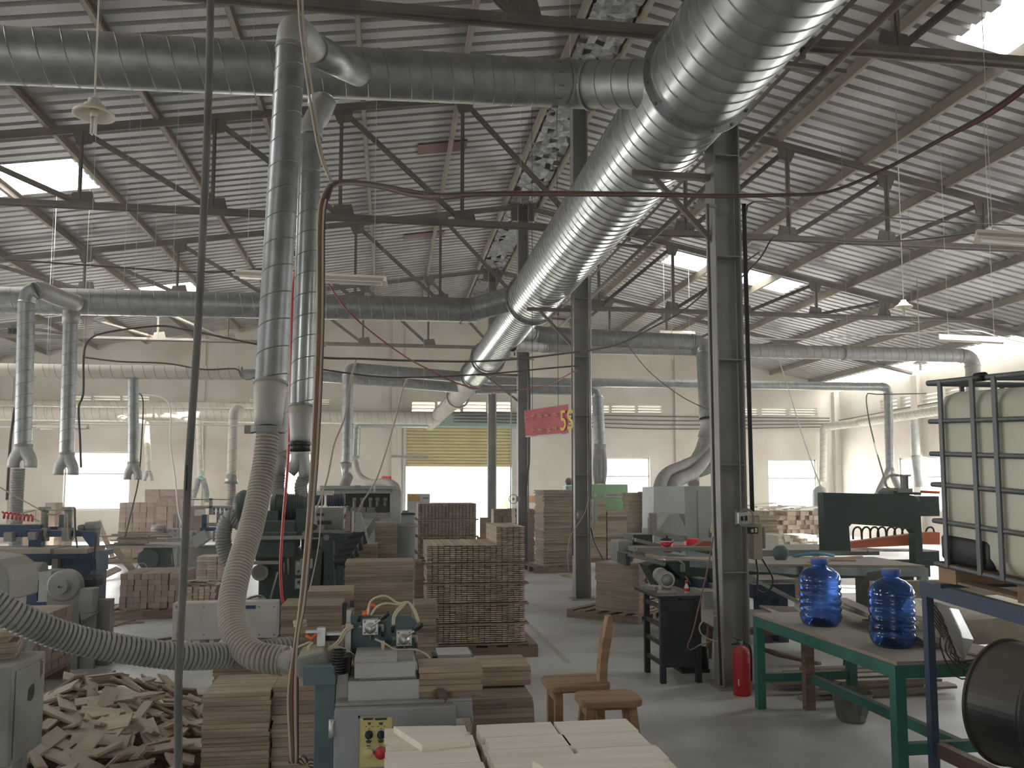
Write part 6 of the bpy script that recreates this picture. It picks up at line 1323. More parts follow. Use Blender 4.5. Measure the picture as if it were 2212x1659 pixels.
MB().bar(TT((3.12, 4.66, 1.10)), TT((3.12, 3.3, 1.10)), .10, .012).build('bottom_board', M_['pallet'], w_)
q = thing('tote_tank', 'big milky white plastic tank in a steel cage up on the blue rack', 'tank', TT((3.5, 4.1, 1.2)))
X0, X1, Y0, Y1, Z0, Z1 = 3.05, 4.06, 3.46, 4.645, 1.195, 2.13
def rbox(m, x0, x1, y0, y1, z0, z1, r=.07):
    lv = [(z0, r*.9), (z0+r*.3, r*.35), (z0+r, 0), (z1-r, 0), (z1-r*.3, r*.35), (z1, r*.9)]; base = []; n = 5
    rings = []
    for z, inset in lv:
        rings.append([TT((x, y, z)) for x, y in rounded((x0+x1)/2, (y0+y1)/2, x1-x0-2*inset, y1-y0-2*inset, max(r-inset*.3, .03), n)])
    k = len(rings[0]); vs = [v for rr in rings for v in rr]
    fs = [(i*k+j, i*k+(j+1) % k, (i+1)*k+(j+1) % k, (i+1)*k+j) for i in range(len(rings)-1) for j in range(k)]
    m.add(vs, fs, True); m.add(rings[0], [tuple(reversed(range(k)))]); m.add(rings[-1], [tuple(range(k))])
mb = MB(); rbox(mb, X0, X1, Y0, Y1, Z0, Z1, .075); mb.build('plastic_tank', M_['tote'], q)
cg = M_['totecage']
for z in (1.185, 1.42, 1.62, 1.79, 1.97, 2.185):
    e = .014; mb = MB().tube([TT(p) for p in ((X0-e, Y1+e, z), (X0-e, Y0-e, z), (X1+e, Y0-e, z), (X1+e, Y1+e, z), (X0-e, Y1+e, z))], .0125 if z < 2.1 else .015, 10, caps=False); mb.build('cage_hoop', cg, q)
for y in [P(q_, 1000, X=2.975).y+.44 for q_ in (2037, 2107, 2155)]+[3.98-.13, 3.70, 3.52]: MB().bar(TT((X0-.025, y, 1.18)), TT((X0-.025, y, 2.19)), .026, .012, up=(1, 0, 0)).build('cage_upright', cg, q)
for x in (3.25, 3.5, 3.75, 4.0): MB().bar(TT((x, Y1+.025, 1.18)), TT((x, Y1+.025, 2.19)), .022, .012, up=(0, 1, 0)).build('cage_upright', cg, q)
MB().tube([TT((X0-.02, 4.28, 2.19)), TT((X0+.4, 4.1, 2.185)), TT((X1, 4.0, 2.185))], .014, 8).build('cross_brace', cg, q)
MB().cyl(TT((X0-.025, 4.26, 2.19)), TT((X0-.025, 4.20, 2.19)), .022, 12).build('clamp', M_['black'], q)
mb = MB(); rbox(mb, X0-.008, X0+.2, 4.24, 4.63, 1.2, 1.365, .03); mb.build('black_label_plate', M_['black'], q)
# black drum
t = thing('oil_drum', 'black dusty steel drum lying on its side under the blue rack', 'drum', (2.9, 3.2, .305)); a = V((2.885, 3.60, .6)); ax = V((.22, -.975, 0)).normalized(); r = .285
MB().lathe([(0, .015), (r-.01, .015), (r, 0), (r+.008, .004), (r+.006, .014), (r-.004, .02), (r-.004, .26), (r+.006, .275), (r+.006, .285), (r-.004, .30), (r-.004, .56), (r+.006, .575), (r+.006, .585), (r-.004, .60), (r-.004, .85), (r+.006, .86), (r, .87), (0, .86)], a, ax, 72, smooth=False).build('drum_body', M_['drum'], t)
# things seen beneath the tote
one(MB().tube([(3.3, 4.9, .82), (4.4, 5.1, .82)], .075, 20).tube([(3.3, 4.9, .82), (3.36, 4.91, .82)], .08, 20), 'bright_tube', M_['boardlight'], 'pale roll lit by the window beneath the tote', 'roll')
one(MB().bb(3.35, 4.9, 5.4, 5.46, .5, .95), 'back_panel', M_['plywood'], 'stained pale sheet standing behind the rolled tube', 'sheet')
mb = MB(); random.seed(5)
pts = [(2.86, 4.09, 1.0), (2.98, 4.08, .96), (3.06, 4.08, .80), (3.0, 4.08, .70), (2.91, 4.08, .75), (2.88, 4.09, .88)]
one(MB().prism(pts, (.01, -.03, 0)), 'plastic_bag', M_['plastic'], 'clear crumpled plastic bag tied to the blue rack post', 'bag')
for i in range(6):
    p = [(2.85, 4.07, 1.0-.02*i), (2.90+.02*i, 4.05, .9-.05*i), (2.86+.03*i, 4.03, .78-.03*i), (2.93+.05*i, 4.0, .62+.03*i), (3.05+.06*i, 3.92, .66)]
    one(MB().tube(curve(p, 18), .004, 5), 'loose_wire', M_['cable'], 'thin dark wire dangling around the blue rack post', 'wire', 'wires on the rack post')
# ------------------------------------------------------------------ near things at the hall's other edge
t = thing('switch_cabinet', 'dirty grey-white switch cabinet at the edge of the scrap heap', 'cabinet', (-1.7, 3.55, 0))
MB().bb(-2.2, -1.385, 3.40, 3.71, .565, .935).build('case', M_['dirtygrey'], t, bevel=.006); MB().bb(-2.18, -1.45, 3.392, 3.40, .575, .91).build('door', M_['dirtygrey'], t, bevel=.004)
MB().bb(-1.385, -1.381, 3.43, 3.68, .585, .91).build('side_plate', M_['dirtygrey'], t, bevel=.002)
mb = MB(); a = V((-1.381, 3.57, .80))
mb.prism([a+V((0, .03*math.cos(k*.9)*(1+.3*math.sin(k*2.1)), .04*math.sin(k*.9)*(1+.25*math.cos(k*1.7)))) for k in range(7)], (.001, 0, 0)); mb.build('paint_chip', M_['drum'], t)
MB().prism([(-1.381, 3.65, .84), (-1.381, 3.67, .85), (-1.381, 3.67, .90), (-1.381, 3.645, .91)], (.001, 0, 0)).build('rust_streak', M_['brownsteel'], t)
for x in (-2.1, -1.46):
    for y in (3.44, 3.62): MB().bb(x, x+.04, y, y+.04, 0, .565).build('leg', M_['steel'], t)
for i in range(5): one(MB().box((-1.68+random.uniform(-.02, .02), 3.56, .9465+.0215*i), (.45, .16, .02), rz=.25+random.uniform(-.06, .06)), 'short_plank', M_['board'], 'reddish board in the small pile on the dirty white cabinet', 'board', 'boards on the white cabinet')
t = thing('machine_hood', 'rounded cream machine cover above the timber pile at the frame edge', 'machine', P(20, 1650, Y=4.6)*1)
a = P(20, 1300, Y=4.5); b = P(20, 1200, Y=4.5); xx = a.x; mb = MB(); h_ = b.z-a.z
prof = [(0, 0), (0, .45), (-.02, .72), (-.07, .9), (-.16, .98), (-.3, 1.0), (-.7, 1.0), (-.7, 0)]
mb.prism([(xx+x_, 4.5, a.z+q_*h_) for x_, q_ in prof], (0, .35, 0)); mb.build('cover', mat('cream_cover', (.27, .27, .24), .5, dust=.3), t, bevel=.012)
MB().bb(xx-.65, xx-.04, 4.54, 4.8, 0, a.z).build('body', M_['cabinet'], t)
a = P(55, 1385, Y=4.6); t = thing('outlet_pipe', 'stubby grey flanged pipe end under the sagging hose', 'pipe', a); MB().cyl(a+V((-.12, 0, .0)), a, .05, 20).cyl(a, a+V((.03, 0, -.01)), .068, 20).build('pipe_body', M_['hosegrey'], t); MB().bb(a.x-.12, a.x-.05, a.y-.03, a.y+.03, 0, a.z).build('support', M_['steel'], t)
# ------------------------------------------------------------------ hanging pole and cables
def cable(label, pts, r=.008, m='cable', n=40, name='cable', group=None):
    return one(MB().tube(curve(pts, n), r, 7), name, M_[m], label, 'cable', group)
Yp = 2.4
one(MB().tube(curve([P(459, -500, Y=Yp), P(455, 0, Y=Yp), P(447, 300, Y=Yp), P(428, 700, Y=Yp), P(408, 1000, Y=Yp), P(396, 1250, Y=Yp), P(386, 1450, Y=Yp), P(385, 1659, Y=Yp), P(386, 1900, Y=Yp), V((P(386, 1900, Y=Yp).x, Yp, 0))], 60), .0105, 14), 'hanging_conduit', mat('grey_conduit', (.15, .14, .125), .7, c2=(.085, .083, .08), sc=6), 'thick grey hose hanging from roof to floor right in front of the camera', 'hose')
one(MB().tube([P(403, 1005, Y=Yp-.011), P(402, 1060, Y=Yp-.011)], .002, 6), 'tape_mark', M_['black'], 'black mark on the thick hanging grey hose', 'mark')
yb_ = 3.9
for i, (m_, dx, r, l) in enumerate((('cablebrown', 0, .0065, 'brown air tube in the hanging bundle'), ('cablebeige', 6, .0065, 'beige air tube in the hanging bundle'), ('cablebeige', -5, .005, 'thin pale tube at the outer side of the hanging bundle'), ('cablered', 3, .004, 'salmon red tube in the hanging bundle'), ('cable', 9, .0045, 'dark cable at the inner side of the hanging bundle'))):
    f = 1 if i % 2 else -1
    pts = [P(714+dx*.6, 398, Y=yb_), P(700+dx, 425, Y=yb_), P(692+dx, 480, Y=yb_), P(690+dx, 700, Y=yb_-.1), P(680+dx, 950, Y=yb_-.3), P(666+dx*.8, 1150, Y=yb_-.5), P(652+dx*.8, 1300, Y=yb_-.6), P(640+dx*.4, 1380, Y=yb_-.65), P(630+dx*1.4, 1500, Y=yb_-.7), P(634+dx, 1645, Y=yb_-.72)]
    cable(l, pts, r, m_, 60, 'air_tube')
for (x, y) in ((644, 1343), (645, 1350), (688, 745)):
    a = P(x+4, y, Y=yb_-.6 if y > 1000 else yb_-.1); one(MB().ring(a, (0, 0, 1), .018, .026, .01, 14), 'tube_tie', M_['cablebeige'], 'string tie round the hanging bundle, %s' % {1343: 'upper of the low pair', 1350: 'lower of the low pair', 745: 'the one high up'}[y], 'tie')
for dx, l in ((0, 'beige rope'), (8, 'second rope')):
    cable('%s dropping from the roof past the front elbow to the cable bend' % l, [P(638+dx, -300, Y=4.0), P(645+dx, 0, Y=4.0), P(655+dx, 110, Y=4.0), P(672+dx, 230, Y=4.0), P(690+dx*.6, 330, Y=3.95), P(714+dx*.3, 392, Y=yb_)], .006, 'cablebeige', 40, 'rope')
# bundle across the hall
for i, (m_, dy, r, l) in enumerate((('cable', 0, .012, 'dark cable'), ('cablebrown', 5, .010, 'brown tube'), ('cablered', 9, .0045, 'red tube'), ('cable', 12, .005, 'thin dark wire'))):
    w_ = 3*math.sin(i*2.0)
    pts = [P(704+i*2, 430, Y=yb_), P(715, 402+dy*.5, Y=yb_), P(750, 393+dy*.4, Y=4.1), P(820, 400+dy*.6, Y=4.5), P(890, 413+dy+w_, Y=4.9), P(950, 421+dy*.8-w_, Y=5.2), P(1050, 417+dy*.5, Y=5.5), P(1250, 416+dy*.6, Y=5.9), P(1450, 419+dy*.5, Y=6.2), P(1545, 421+dy*.5, Y=6.3), P(1700, 420+dy*.3, Y=6.3), P(1790, 414+dy*.2, Y=6.2), P(1900, 370+dy*.3, Y=5.9), P(2050, 290+dy*.5, Y=5.6), P(2150, 232+dy, Y=5.4), P(2300, 120+dy, Y=5.1)]
    cable('%s of the bundle slung across the hall in front of the near column' % l, pts, r, m_, 90, 'slung_cable')
cable('thick cable slung from the near truss post towards the fluorescent lamp', [P(1610, 470, Y=6.6), P(1618, 440, Y=6.6), P(1660, 437, Y=6.8), P(1740, 452, Y=7.4), P(1900, 468, Y=8), P(2080, 482, Y=8.3), P(2300, 490, Y=8.4)], .009, 'cable', 50)
cable('cable sagging along the second truss to the fluorescent lamp', [P(1560, 640, Y=8), P(1640, 560, Y=8), P(1675, 510, Y=8), P(1740, 512, Y=8.2), P(1850, 522, Y=8.5), P(1980, 518, Y=8.6), P(2110, 503, Y=8.3), P(2190, 505, Y=7.8)], .009, 'cable', 50)
cable('red air tube swooping down from roof height behind the drop pipes', [P(700, 600, Y=9), P(760, 680, Y=9), P(860, 760, Y=9.4), P(930, 800, Y=9.8), P(1000, 832, Y=10), P(1080, 842, Y=10.4), P(1170, 836, Y=10.8), P(1245, 800, Y=11.5)], .009, 'cablered', 50, 'air_tube')
cable('bright red hose hanging straight down beside the front drop pipe', [P(642, 560, Y=6.6), P(632, 640, Y=6.6), P(628, 850, Y=6.6), P(622, 1000, Y=6.6), P(612, 1120, Y=6.6), P(606, 1220, Y=6.6), P(609, 1290, Y=6.6), P(614, 1312, Y=6.6)], .011, 'rubberred', 50, 'air_tube')
cable('dark cable crossing before the duct tail, rising to the roof beyond the near column', [P(560, 760, Y=9.5), P(700, 773, Y=9.7), P(780, 775, Y=10), P(880, 779, Y=10.2), P(1050, 780, Y=10.6), P(1200, 766, Y=11), P(1330, 745, Y=11.4), P(1420, 702, Y=11.6), P(1480, 668, Y=11.7), P(1560, 600, Y=11.7), P(1640, 545, Y=11.7)], .014, 'cable', 70)
cable('second dark cable just below the first, ending at the second column', [P(640, 790, Y=11), P(800, 812, Y=11.3), P(900, 815, Y=11.5), P(1050, 808, Y=11.6), P(1180, 796, Y=11.7), P(1248, 790, Y=11.75)], .012, 'cable', 50)
cable('pale wire curving down from the crossing cable to the cream machine', [P(900, 814, Y=11.5), P(880, 818, Y=12), P(868, 850, Y=12), P(850, 920, Y=12), P(815, 1030, Y=12), P(780, 1090, Y=12), P(765, 1130, Y=12)], .012, 'cablebeige', 50)
cable('beige rope slanting beside the elbow drop to the planer', [P(770, 775, Y=10), P(755, 830, Y=10), P(745, 900, Y=10), P(722, 960, Y=10), P(705, 1040, Y=10), P(676, 1120, Y=10)], .011, 'cablebeige', 50)
cable('thin green-beige rope in front of the planer', [P(700, 1050, Y=8), P(694, 1100, Y=8), P(688, 1180, Y=8), P(672, 1260, Y=8), P(662, 1290, Y=7.6)], .006, 'cablebeige', 40)
cable('dark cable looping over the two far drop pipes', [P(0, 560, Y=11.8), P(220, 575, Y=11.8), P(430, 588, Y=11.8), P(560, 582, Y=11.8), P(700, 590, Y=11.8)], .013, 'cable', 40)
cable('dark hose arching over and hanging beside the second far drop pipe', [P(560, 745, Y=12), P(480, 728, Y=12), P(400, 712, Y=12), P(340, 704, Y=12), P(230, 718, Y=11.8), P(192, 735, Y=11.6), P(181, 770, Y=11.5), P(180, 850, Y=11.5), P(170, 880, Y=11.5), P(173, 950, Y=11.5), P(175, 1010, Y=11.5)], .014, 'cable', 60)
cable('dark cable wandering along the pale dusty duct', [P(183, 772, Y=13.6), P(260, 781, Y=13.8), P(360, 785, Y=14), P(440, 798, Y=14), P(510, 797, Y=14), P(522, 815, Y=13.9), P(545, 818, Y=13.5), P(590, 790, Y=13)], .014, 'cable', 60)
cable('white cable strung low across the far side under the cream duct', [P(-60, 922, Y=15), P(60, 922, Y=15), P(130, 915, Y=15), P(260, 917, Y=15), P(420, 918, Y=15), P(560, 921, Y=15), P(640, 925, Y=15)], .012, 'cablewhite', 50)
cable('long white wire hanging from the cream duct to the spindle unit', [P(290, 850, Y=15), P(362, 868, Y=15), P(368, 960, Y=15), P(378, 1030, Y=15), P(386, 1110, Y=15), P(400, 1150, Y=15)], .012, 'cablewhite', 50)
cable('brown wire hanging beside the forked slim drop pipe', [P(285, 848, Y=14.6), P(308, 860, Y=14.6), P(306, 950, Y=14.6), P(300, 1030, Y=14.6), P(290, 1080, Y=14.6), P(270, 1160, Y=14.4)], .011, 'cable', 50)
cable('dark cable dropping at the hall edge behind the far drop pipe', [P(32, 880, Y=12.9), P(22, 960, Y=12.9), P(16, 1060, Y=12.9), P(15, 1080, Y=12.9)], .02, 'cable', 30)
cable('pale wire slanting from the long spiral branch to the saw portal', [P(1680, 770, Y=14), P(1700, 830, Y=13), P(1730, 930, Y=11), P(1757, 1010, Y=10), P(1778, 1062, Y=8.6)], .009, 'cablewhite', 40)
cable('dark wire slanting from the branch elbow to the saw cylinder', [P(2000, 850, Y=14.5), P(1900, 852, Y=14.5), P(1873, 852, Y=14.5), P(1876, 900, Y=13), P(1895, 980, Y=11), P(1918, 1058, Y=9)], .011, 'cable', 40)
cable('thin dark wire slanting behind the near column', [P(1350, 738, Y=12), P(1400, 800, Y=11), P(1470, 855, Y=10), P(1545, 892, Y=9)], .006, 'cable', 30)
cable('white power cable strung to the hanging lamp near the side wall', [P(1545, 722, Y=12), P(1700, 733, Y=12), P(1850, 726, Y=11.5), P(1960, 720, Y=11), P(2095, 714, Y=10.5), P(2150, 725, Y=10.5), P(2230, 745, Y=10.5)], .009, 'cablewhite', 40)
# air pipe and hoses on the near column
one(MB().tube([P(1529, 440, Y=6.25), P(1535, 700, Y=6.3), P(1544, 1120, Y=6.35), P(1558, 1480, Y=6.38)], .0105, 10), 'air_pipe', M_['cable'], 'dark air pipe running down beside the near column with a yellow tap', 'pipe')
one(MB().bar(P(1540, 1132, Y=6.3), P(1536, 1150, Y=6.3), .012, .01), 'tap_lever', M_['yellow'], 'yellow tap lever on the air pipe beside the near column', 'lever')
MBp = MB().bar(P(1508, 441, Y=6.3), P(1545, 446, Y=6.35), .03, .02).tube([P(1507, 447, Y=6.3), P(1507, 433, Y=6.3)], .008, 6)
one(MBp, 'pipe_bracket', M_['steel'], 'small dark bracket sticking out of the near column at cable height', 'bracket')
cable('brown air hose swinging down in front of the dark chest', [P(1541, 1160, Y=6.4), P(1530, 1220, Y=6.3), P(1512, 1300, Y=6.25), P(1495, 1370, Y=6.2), P(1485, 1395, Y=6.2), P(1492, 1404, Y=6.2), P(1515, 1392, Y=6.25), P(1536, 1386, Y=6.3)], .006, 'cablebrown', 50, 'air_hose')
cable('grey air hose looping between bench and near column', [P(1560, 1328, Y=6.4), P(1530, 1334, Y=6.4), P(1512, 1350, Y=6.4), P(1514, 1368, Y=6.4), P(1530, 1380, Y=6.4), P(1552, 1386, Y=6.4)], .006, 'cablebeige', 40, 'air_hose')
cable('black cable looping below the beige fuse box', [P(1633, 1208, Y=6.5), P(1637, 1240, Y=6.5), P(1633, 1290, Y=6.5)], .008, 'black', 20)
cable('black cable bowing out to the side below the beige fuse box', [P(1645, 1205, Y=6.5), P(1668, 1245, Y=6.6), P(1666, 1270, Y=6.6), P(1648, 1280, Y=6.6), P(1634, 1272, Y=6.5)], .008, 'black', 30)
for k in range(3): cable('black supply cable running down the side of the near column', [P(1604+3*k, 440, Y=6.42), P(1611+3*k, 700, Y=6.42), P(1622+3*k, 1105, Y=6.42)], .007, 'black', 20, 'cable', 'supply cables on the near column')
t = thing('switch_box', 'grey twin switch box with coiled cable fixed to the near column', 'switch box', P(1607, 1120, Y=6.35))
part(t, 'back_plate', 'steel', (1591, 1616, 1102, 1134, 6.38, .04)); part(t, 'case', 'alu', (1594, 1617, 1107, 1132, 6.335, .05), bevel=.004); part(t, 'rocker', 'black', (1600, 1606, 1115, 1125, 6.33, .006), (1609, 1615, 1114, 1125, 6.33, .006))
for k in range(3): MB().tube(curve([P(1598, 1104+k*2, Y=6.34), P(1612, 1098+k*2, Y=6.33), P(1626-k, 1108, Y=6.33), P(1626-k, 1128, Y=6.33), P(1612, 1137-k*2, Y=6.33), P(1599, 1134-k*2, Y=6.33)], 18), .0045, 6).build('coiled_cable', M_['hosegrey'], t)
t = thing('socket_box', 'small black socket unit below the switch box on the near column', 'socket', P(1630, 1146, Y=6.4)); part(t, 'case', 'black', (1620, 1638, 1139, 1153, 6.37, .05)); part(t, 'outlet', 'white', (1631, 1636, 1141, 1150, 6.366, .004), (1623, 1628, 1143, 1150, 6.366, .002))
t = thing('fuse_box', 'long beige metal fuse box hanging on the side of the near column', 'fuse box', P(1638, 1170, Y=6.5))
M_['beigebox'] = mat('beige_enamel', (.36, .33, .24), .55, dust=.4)
part(t, 'case', 'beigebox', (1627, 1648, 1130, 1209, 6.45, .12), bevel=.006); part(t, 'motor_cover', 'steel', (1648, 1655, 1138, 1185, 6.5, .1), bevel=.01); MB().tube(curve([P(1628, 1131, Y=6.5), P(1630, 1116, Y=6.5), P(1640, 1116, Y=6.5), P(1640, 1131, Y=6.5)], 10), .008, 6).build('handle', M_['beigebox'], t)
# fan and small boxes on farther columns
t = thing('wall_fan', 'small round fan with its cable box on the third column', 'fan', P(1108, 1078, Y=17.0)); MB().ring(P(1109, 1078, Y=16.95), (.2, 1, 0), .085, .1, .03, 20).ring(P(1109, 1078, Y=16.95), (.2, 1, 0), .0, .03, .05, 12).build('fan_cage', M_['steel'], t); part(t, 'motor', 'steel', (1115, 1124, 1072, 1083, 16.9, .15))
t = thing('junction_box', 'small grey box with a white mark on the second column', 'junction box', P(1249, 1112, Y=11.7)); part(t, 'case', 'steel', (1242, 1258, 1103, 1120, 11.68, .06), bevel=.004); part(t, 'label', 'white', (1246, 1250, 1108, 1115, 11.675, .005))
one(MB().bb(P(1273, 0, Y=11.8).x, P(1279, 0, Y=11.8).x, 11.72, 11.86, P(0, 1140, Y=11.8).z, P(0, 1080, Y=11.8).z), 'power_strip', M_['cabinet'], 'pale power strip on the side of the second column', 'power strip')
cable('black cable trailing from the power strip down to the saw', [P(1277, 1142, Y=11.75), P(1285, 1175, Y=11), P(1300, 1205, Y=10.4), P(1308, 1225, Y=10.2)], .012, 'black', 30)
cable('pale wire drooping across the second column to its foot', [P(1272, 1075, Y=11.7), P(1262, 1110, Y=11.65), P(1240, 1145, Y=11.65), P(1230, 1165, Y=11.7), P(1226, 1200, Y=11.7), P(1229, 1235, Y=11.7)], .006, 'cablebeige', 30)
c = P(1222, 1250, Z=.03)
for k in range(3): one(MB().tube([c+V(((.10+.02*k)*math.cos(a*.4), .08*math.sin(a*.4), .02*k+.05*abs(math.sin(a*.2)))) for a in range(17)], .007, 6), 'cable_coil', M_['cablebeige'], 'pale cable coil on the floor at the foot of the second column', 'cable', 'coil loops at the second column')
one(MB().tube([P(1235, 600, Y=11.72), P(1237, 1200, Y=11.72)], .012, 8), 'air_pipe', M_['truss'], 'thin pipe running down the banner side of the second column', 'pipe')
one(MB().tube([P(1275, 600, Y=11.78), P(1277, 1080, Y=11.78)], .014, 8), 'air_pipe', M_['alu'], 'bright conduit running down the far side of the second column', 'pipe')
one(MB().tube([P(1104, 850, Y=17.05), P(1103, 1160, Y=17.05)], .014, 8), 'air_pipe', M_['frame'], 'pale pipe running down the shutter side of the third column', 'pipe')
one(MB().tube([P(1139, 700, Y=17.1), P(1144, 850, Y=17.1), P(1143, 1000, Y=17.1), P(1134, 1070, Y=17.0)], .022, 8), 'black_cable', M_['cable'], 'thick black cable down the banner side of the third column', 'cable')
# conduits parallel to the thick duct
for i, (xr_, zz, r, l) in enumerate(((3.30, 5.55, .014, 'innermost dark conduit of the parallel set over the columns'), (3.42, 5.50, .017, 'second dark conduit of the parallel set over the columns'), (3.56, 5.42, .02, 'third dark conduit of the parallel set over the columns'), (3.80, 5.30, .035, 'thick brown conduit, outermost of the parallel set over the columns'))):
    one(MB().tube([(xr_, .5, zz), (xr_-.1, 22, zz-.15)], r, 10), 'conduit', M_['purlin' if i == 3 else 'truss'], l, 'conduit')
for y in COLY[1:]:
    t = thing('conduit_bracket', 'steel bracket holding the parallel conduits, %s column' % {6.53: 'near', 11.86: 'second', 17.19: 'third', 22.5: 'fourth'}[y], 'bracket', (RX+.1, y, 5.4)); MB().bar((RX+.1, y, 5.36-(y*.006)), (3.95, y, 5.30-(y*.006)), .04, .04).build('arm', M_['truss'], t)
    for x in (3.29, 3.41, 3.55): MB().cyl((x, y, 5.40-y*.006), (x, y, 5.50-y*.006), .025, 10).build('insulator', M_['brownsteel'], t)
# cable runs along the walls under the louvres
for k in range(4):
    z = P(400, 886+k*7, Y=YF-.15).z
    one(MB().tube(curve([V((XL+.5, YF-.12, z+.05)), V((-8, YF-.12, z-.02)), V((-2, YF-.12, z+.02)), V((3.5, YF-.55 if k < 2 else YF-.55, z+.0)), V((9, YF-.12, z-.04*k)), V((15.2, YF-.12, z+.02))], 50), .022, 6), 'wall_cable', M_['cable'], 'dark cable running the width of the far wall below the louvres', 'cable', 'far wall cables')
for k in range(3):
    one(MB().tube(curve([V((XR-.1, YF-.3, 3.95-.1*k)), V((XR-.1, 20, 4.05-.1*k)), V((XR-.1, 12, 4.0-.1*k))], 30), .02, 6), 'wall_cable', M_['cable'], 'dark cable running along the side wall beneath its louvres', 'cable', 'side wall cables')
# ------------------------------------------------------------------ lamps
def fluor(label, a, b, hang, w=.16):
    a, b = V(a), V(b); t = thing('fluorescent_lamp', label, 'lamp', (a+b)/2); d = (b-a).normalized(); s = d.cross(V((0, 0, 1))).normalized()
    mb = MB()
    for q in (-1, 1): mb.prism([a+s*q*.03+V((0, 0, .05)), a+s*q*w/2, a+s*q*w/2+V((0, 0, -.012)), a+s*q*.03+V((0, 0, .035))], b-a)
    mb.bar(a+V((0, 0, .045)), b+V((0, 0, .045)), .07, .05); mb.build('reflector', M_['fluor'], t)
    MB().tube([a+d*.04+V((0, 0, -.01)), b-d*.04+V((0, 0, -.01))], .014, 10).build('lamp_tube', M_['tube'], t)
    for e in (a+d*.12, b-d*.12): MB().tube([e+V((0, 0, .06)), V((e.x, e.y, roofz(e.x)-.02))], .003, 5).build('hanger', M_['frame'], t)
    return t
fluor('long dusty fluorescent lamp crossing behind the two drop pipes', P(512, 597, Y=9.0), P(832, 612, Y=8.4), 7.0)
fluor('fluorescent lamp hanging nearest the camera beyond the near column', P(2108, 516, Y=5.9), P(2300, 528, Y=5.6), 6.5, .2)
fluor('fluorescent lamp on long wires in front of the bright eave strip', P(2028, 733, Y=10.4), P(2170, 740, Y=10.0), 6.3)
fluor('fluorescent lamp hanging low over the blue machine', P(82, 925, Y=14), P(190, 925, Y=14), 6.4)
fluor('fluorescent lamp hanging before the rolling shutter', P(845, 988, Y=18), P(925, 990, Y=18), 7.1)
fluor('fluorescent lamp beyond the banner high at the far wall', P(1425, 720, Y=19), P(1500, 722, Y=19), 6.6)
def pendant(label, p, k=1.0, rod=1.2):
    t = thing('pendant_lamp', label, 'lamp', p); p = V(p)
    MB().lathe([(.02, .135*k), (.045*k, .13*k), (.05*k, .10*k), (.075*k, .085*k), (.085*k, .06*k), (.15*k, .02*k), (.155*k, 0), (.148*k, 0), (.08*k, .05*k), (0, .06*k)], p, (0, 0, 1), 28).build('lamp_shade', M_['fluor'], t)
    MB().cyl(p+V((0, 0, .12*k)), V((p.x, p.y, roofz(p.x)-.02)), .008*k, 8).build('rod', M_['fluor'], t); MB().cyl(p+V((0, 0, .05*k)), p+V((0, 0, -.01)), .028*k, 12).build('socket', M_['fluor'], t)
    for q in range(4):
        a = PI/4+q*PI/2; MB().tube([p+V((.018*k*math.cos(a), .018*k*math.sin(a), -.01)), p+V((.018*k*math.cos(a), .018*k*math.sin(a), -.15*k))], .009*k, 8).build('bulb_tube', M_['tube'], t)
pendant('dusty bell-shaded pendant lamp with a tube bulb beside the hanging grey hose', P(203, 250, Y=5.2), .78, .6)
pendant('cream bell-shaded pendant lamp hanging over the saw portal', P(1952, 664, Y=10.4), .78, 1.0)
pendant('small pendant lamp silhouetted against the bright eave strip', P(1988, 786, Y=16), .95, 1.0)
pendant('small pendant lamp hanging before the far wall beyond the white dust cabinet', P(1452, 765, Y=18), .8, .6)
# hanging wires
for i, (px, y0_, y1_, Yw) in enumerate(((1829, 240, 745, 11.6), (1123, 60, 440, 8), (823, 690, 870, 15), (320, 750, 920, 15), (700, 570, 800, 13), (95, 720, 865, 15), (1417, 640, 745, 17), (1970, 560, 735, 13), (290, 540, 600, 9.8), (371, 400, 620, 9), (265, 530, 620, 10), (188, 430, 700, 9), (1230, 70, 230, 7))):
    b_ = P(px+2, y1_, Y=Yw); one(MB().tube([b_, V((b_.x, b_.y, roofz(b_.x)-.01))], .0022, 5), 'hanger_wire', M_['frame'], 'thin wire hanging from the roof steel', 'wire', 'hanger wires')
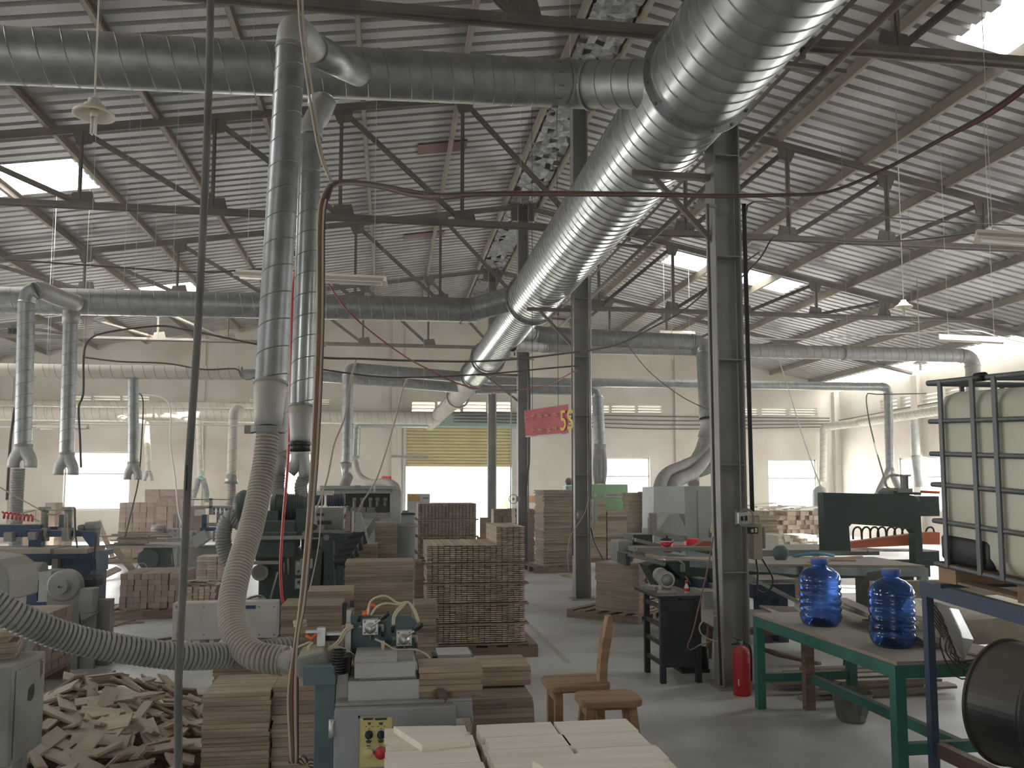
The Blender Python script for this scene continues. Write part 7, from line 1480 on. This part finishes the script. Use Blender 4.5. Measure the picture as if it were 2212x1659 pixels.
# ------------------------------------------------------------------ banner
Yb = 11.3
c0, c1, c2, c3 = P(1132, 887, Y=12.4), P(1228, 873, Y=11.5), P(1228, 937, Y=11.5), P(1136, 943, Y=12.4)
t = thing('banner', 'red cloth banner with yellow characters hanging between the second and third columns', 'banner', (c0+c1)/2)
n = 16; mb = MB(); vs = []
for i in range(n+1):
    for j in range(9):
        u, v = i/n, j/8; p = c0.lerp(c1, u).lerp(c3.lerp(c2, u), v); vs.append(p+V((0, .02*math.sin(u*9+v*3)*(.3+v), 0)))
fs = [(i*9+j, (i+1)*9+j, (i+1)*9+j+1, i*9+j+1) for i in range(n) for j in range(8)]
mb.add(vs, fs, True); vs2 = [v+V((0, .006, 0)) for v in vs]; mb.add(vs2, [tuple(reversed(f)) for f in fs], True); mb.build('cloth', M_['bannerred'], t)
MB().bar(c3+V((0, -.005, 0)), c2+V((0, -.005, 0)), .015, .02).build('bottom_batten', M_['frame'], t)
q0 = c0.lerp(c1, .2); q1 = c0.lerp(c1, .78); MB().tube([q0, V((q0.x, q0.y, roofz(q0.x)-.02))], .004, 5).tube([q1, V((q1.x, q1.y, roofz(q1.x)-.02))], .004, 5).build('hanging_wire', M_['cable'], t)
dr = (c1-c0).normalized(); up = V((0, 0, 1)); rotz = math.atan2(dr.y, dr.x); back = V((dr.y, -dr.x, 0)).normalized()*.03
def on(u, v, d=1.0): return c0.lerp(c1, u).lerp(c3.lerp(c2, u), v)+back*d
tx = text('5S', 'lettering', M_['banneryellow'], t, on(.99, .58), (PI/2, 0, rotz), .42, .002, sx=.75)
mb = MB(); random.seed(11)
for row, us in ((.30, (.08, .24, .40, .56, .74)), (.82, (.22, .40, .58, .74))):
    for u in us:
        for q in range(4): p = on(u+random.uniform(-.03, .03), row+random.uniform(-.07, .07)); mb.bar(p-dr*.035, p+dr*.035, .004, .010) if q % 2 else mb.bar(p-up*.035, p+up*.035, .010, .004, up=(0, 1, 0))
for k in range(9): p = on(.2+k*.07, .52+.03*math.sin(k)); mb.bar(p-dr*.01, p+dr*.01, .003, .006)
mb.build('faded_marks', mat('faded_banner_print', (.66, .36, .16), .7), t)

# ------------------------------------------------------------------ fine dust in the hall air
hz = bpy.data.materials.new('dusty_air'); hz.use_nodes = True; N = hz.node_tree.nodes; N.remove(N['Principled BSDF'])
vs_ = N.new('ShaderNodeVolumeScatter'); vs_.inputs['Density'].default_value = .0055; vs_.inputs['Anisotropy'].default_value = .35; vs_.inputs['Color'].default_value = (.97, .96, .93, 1)
hz.node_tree.links.new(vs_.outputs[0], N['Material Output'].inputs['Volume'])
hz.cycles.homogeneous_volume = True
one(MB().bb(XL+.02, XR-.02, 4.0, YF-.02, .02, 5.05), 'dust_haze', hz, 'thin haze of fine wood dust filling the air of the hall', 'haze', None, 'stuff')
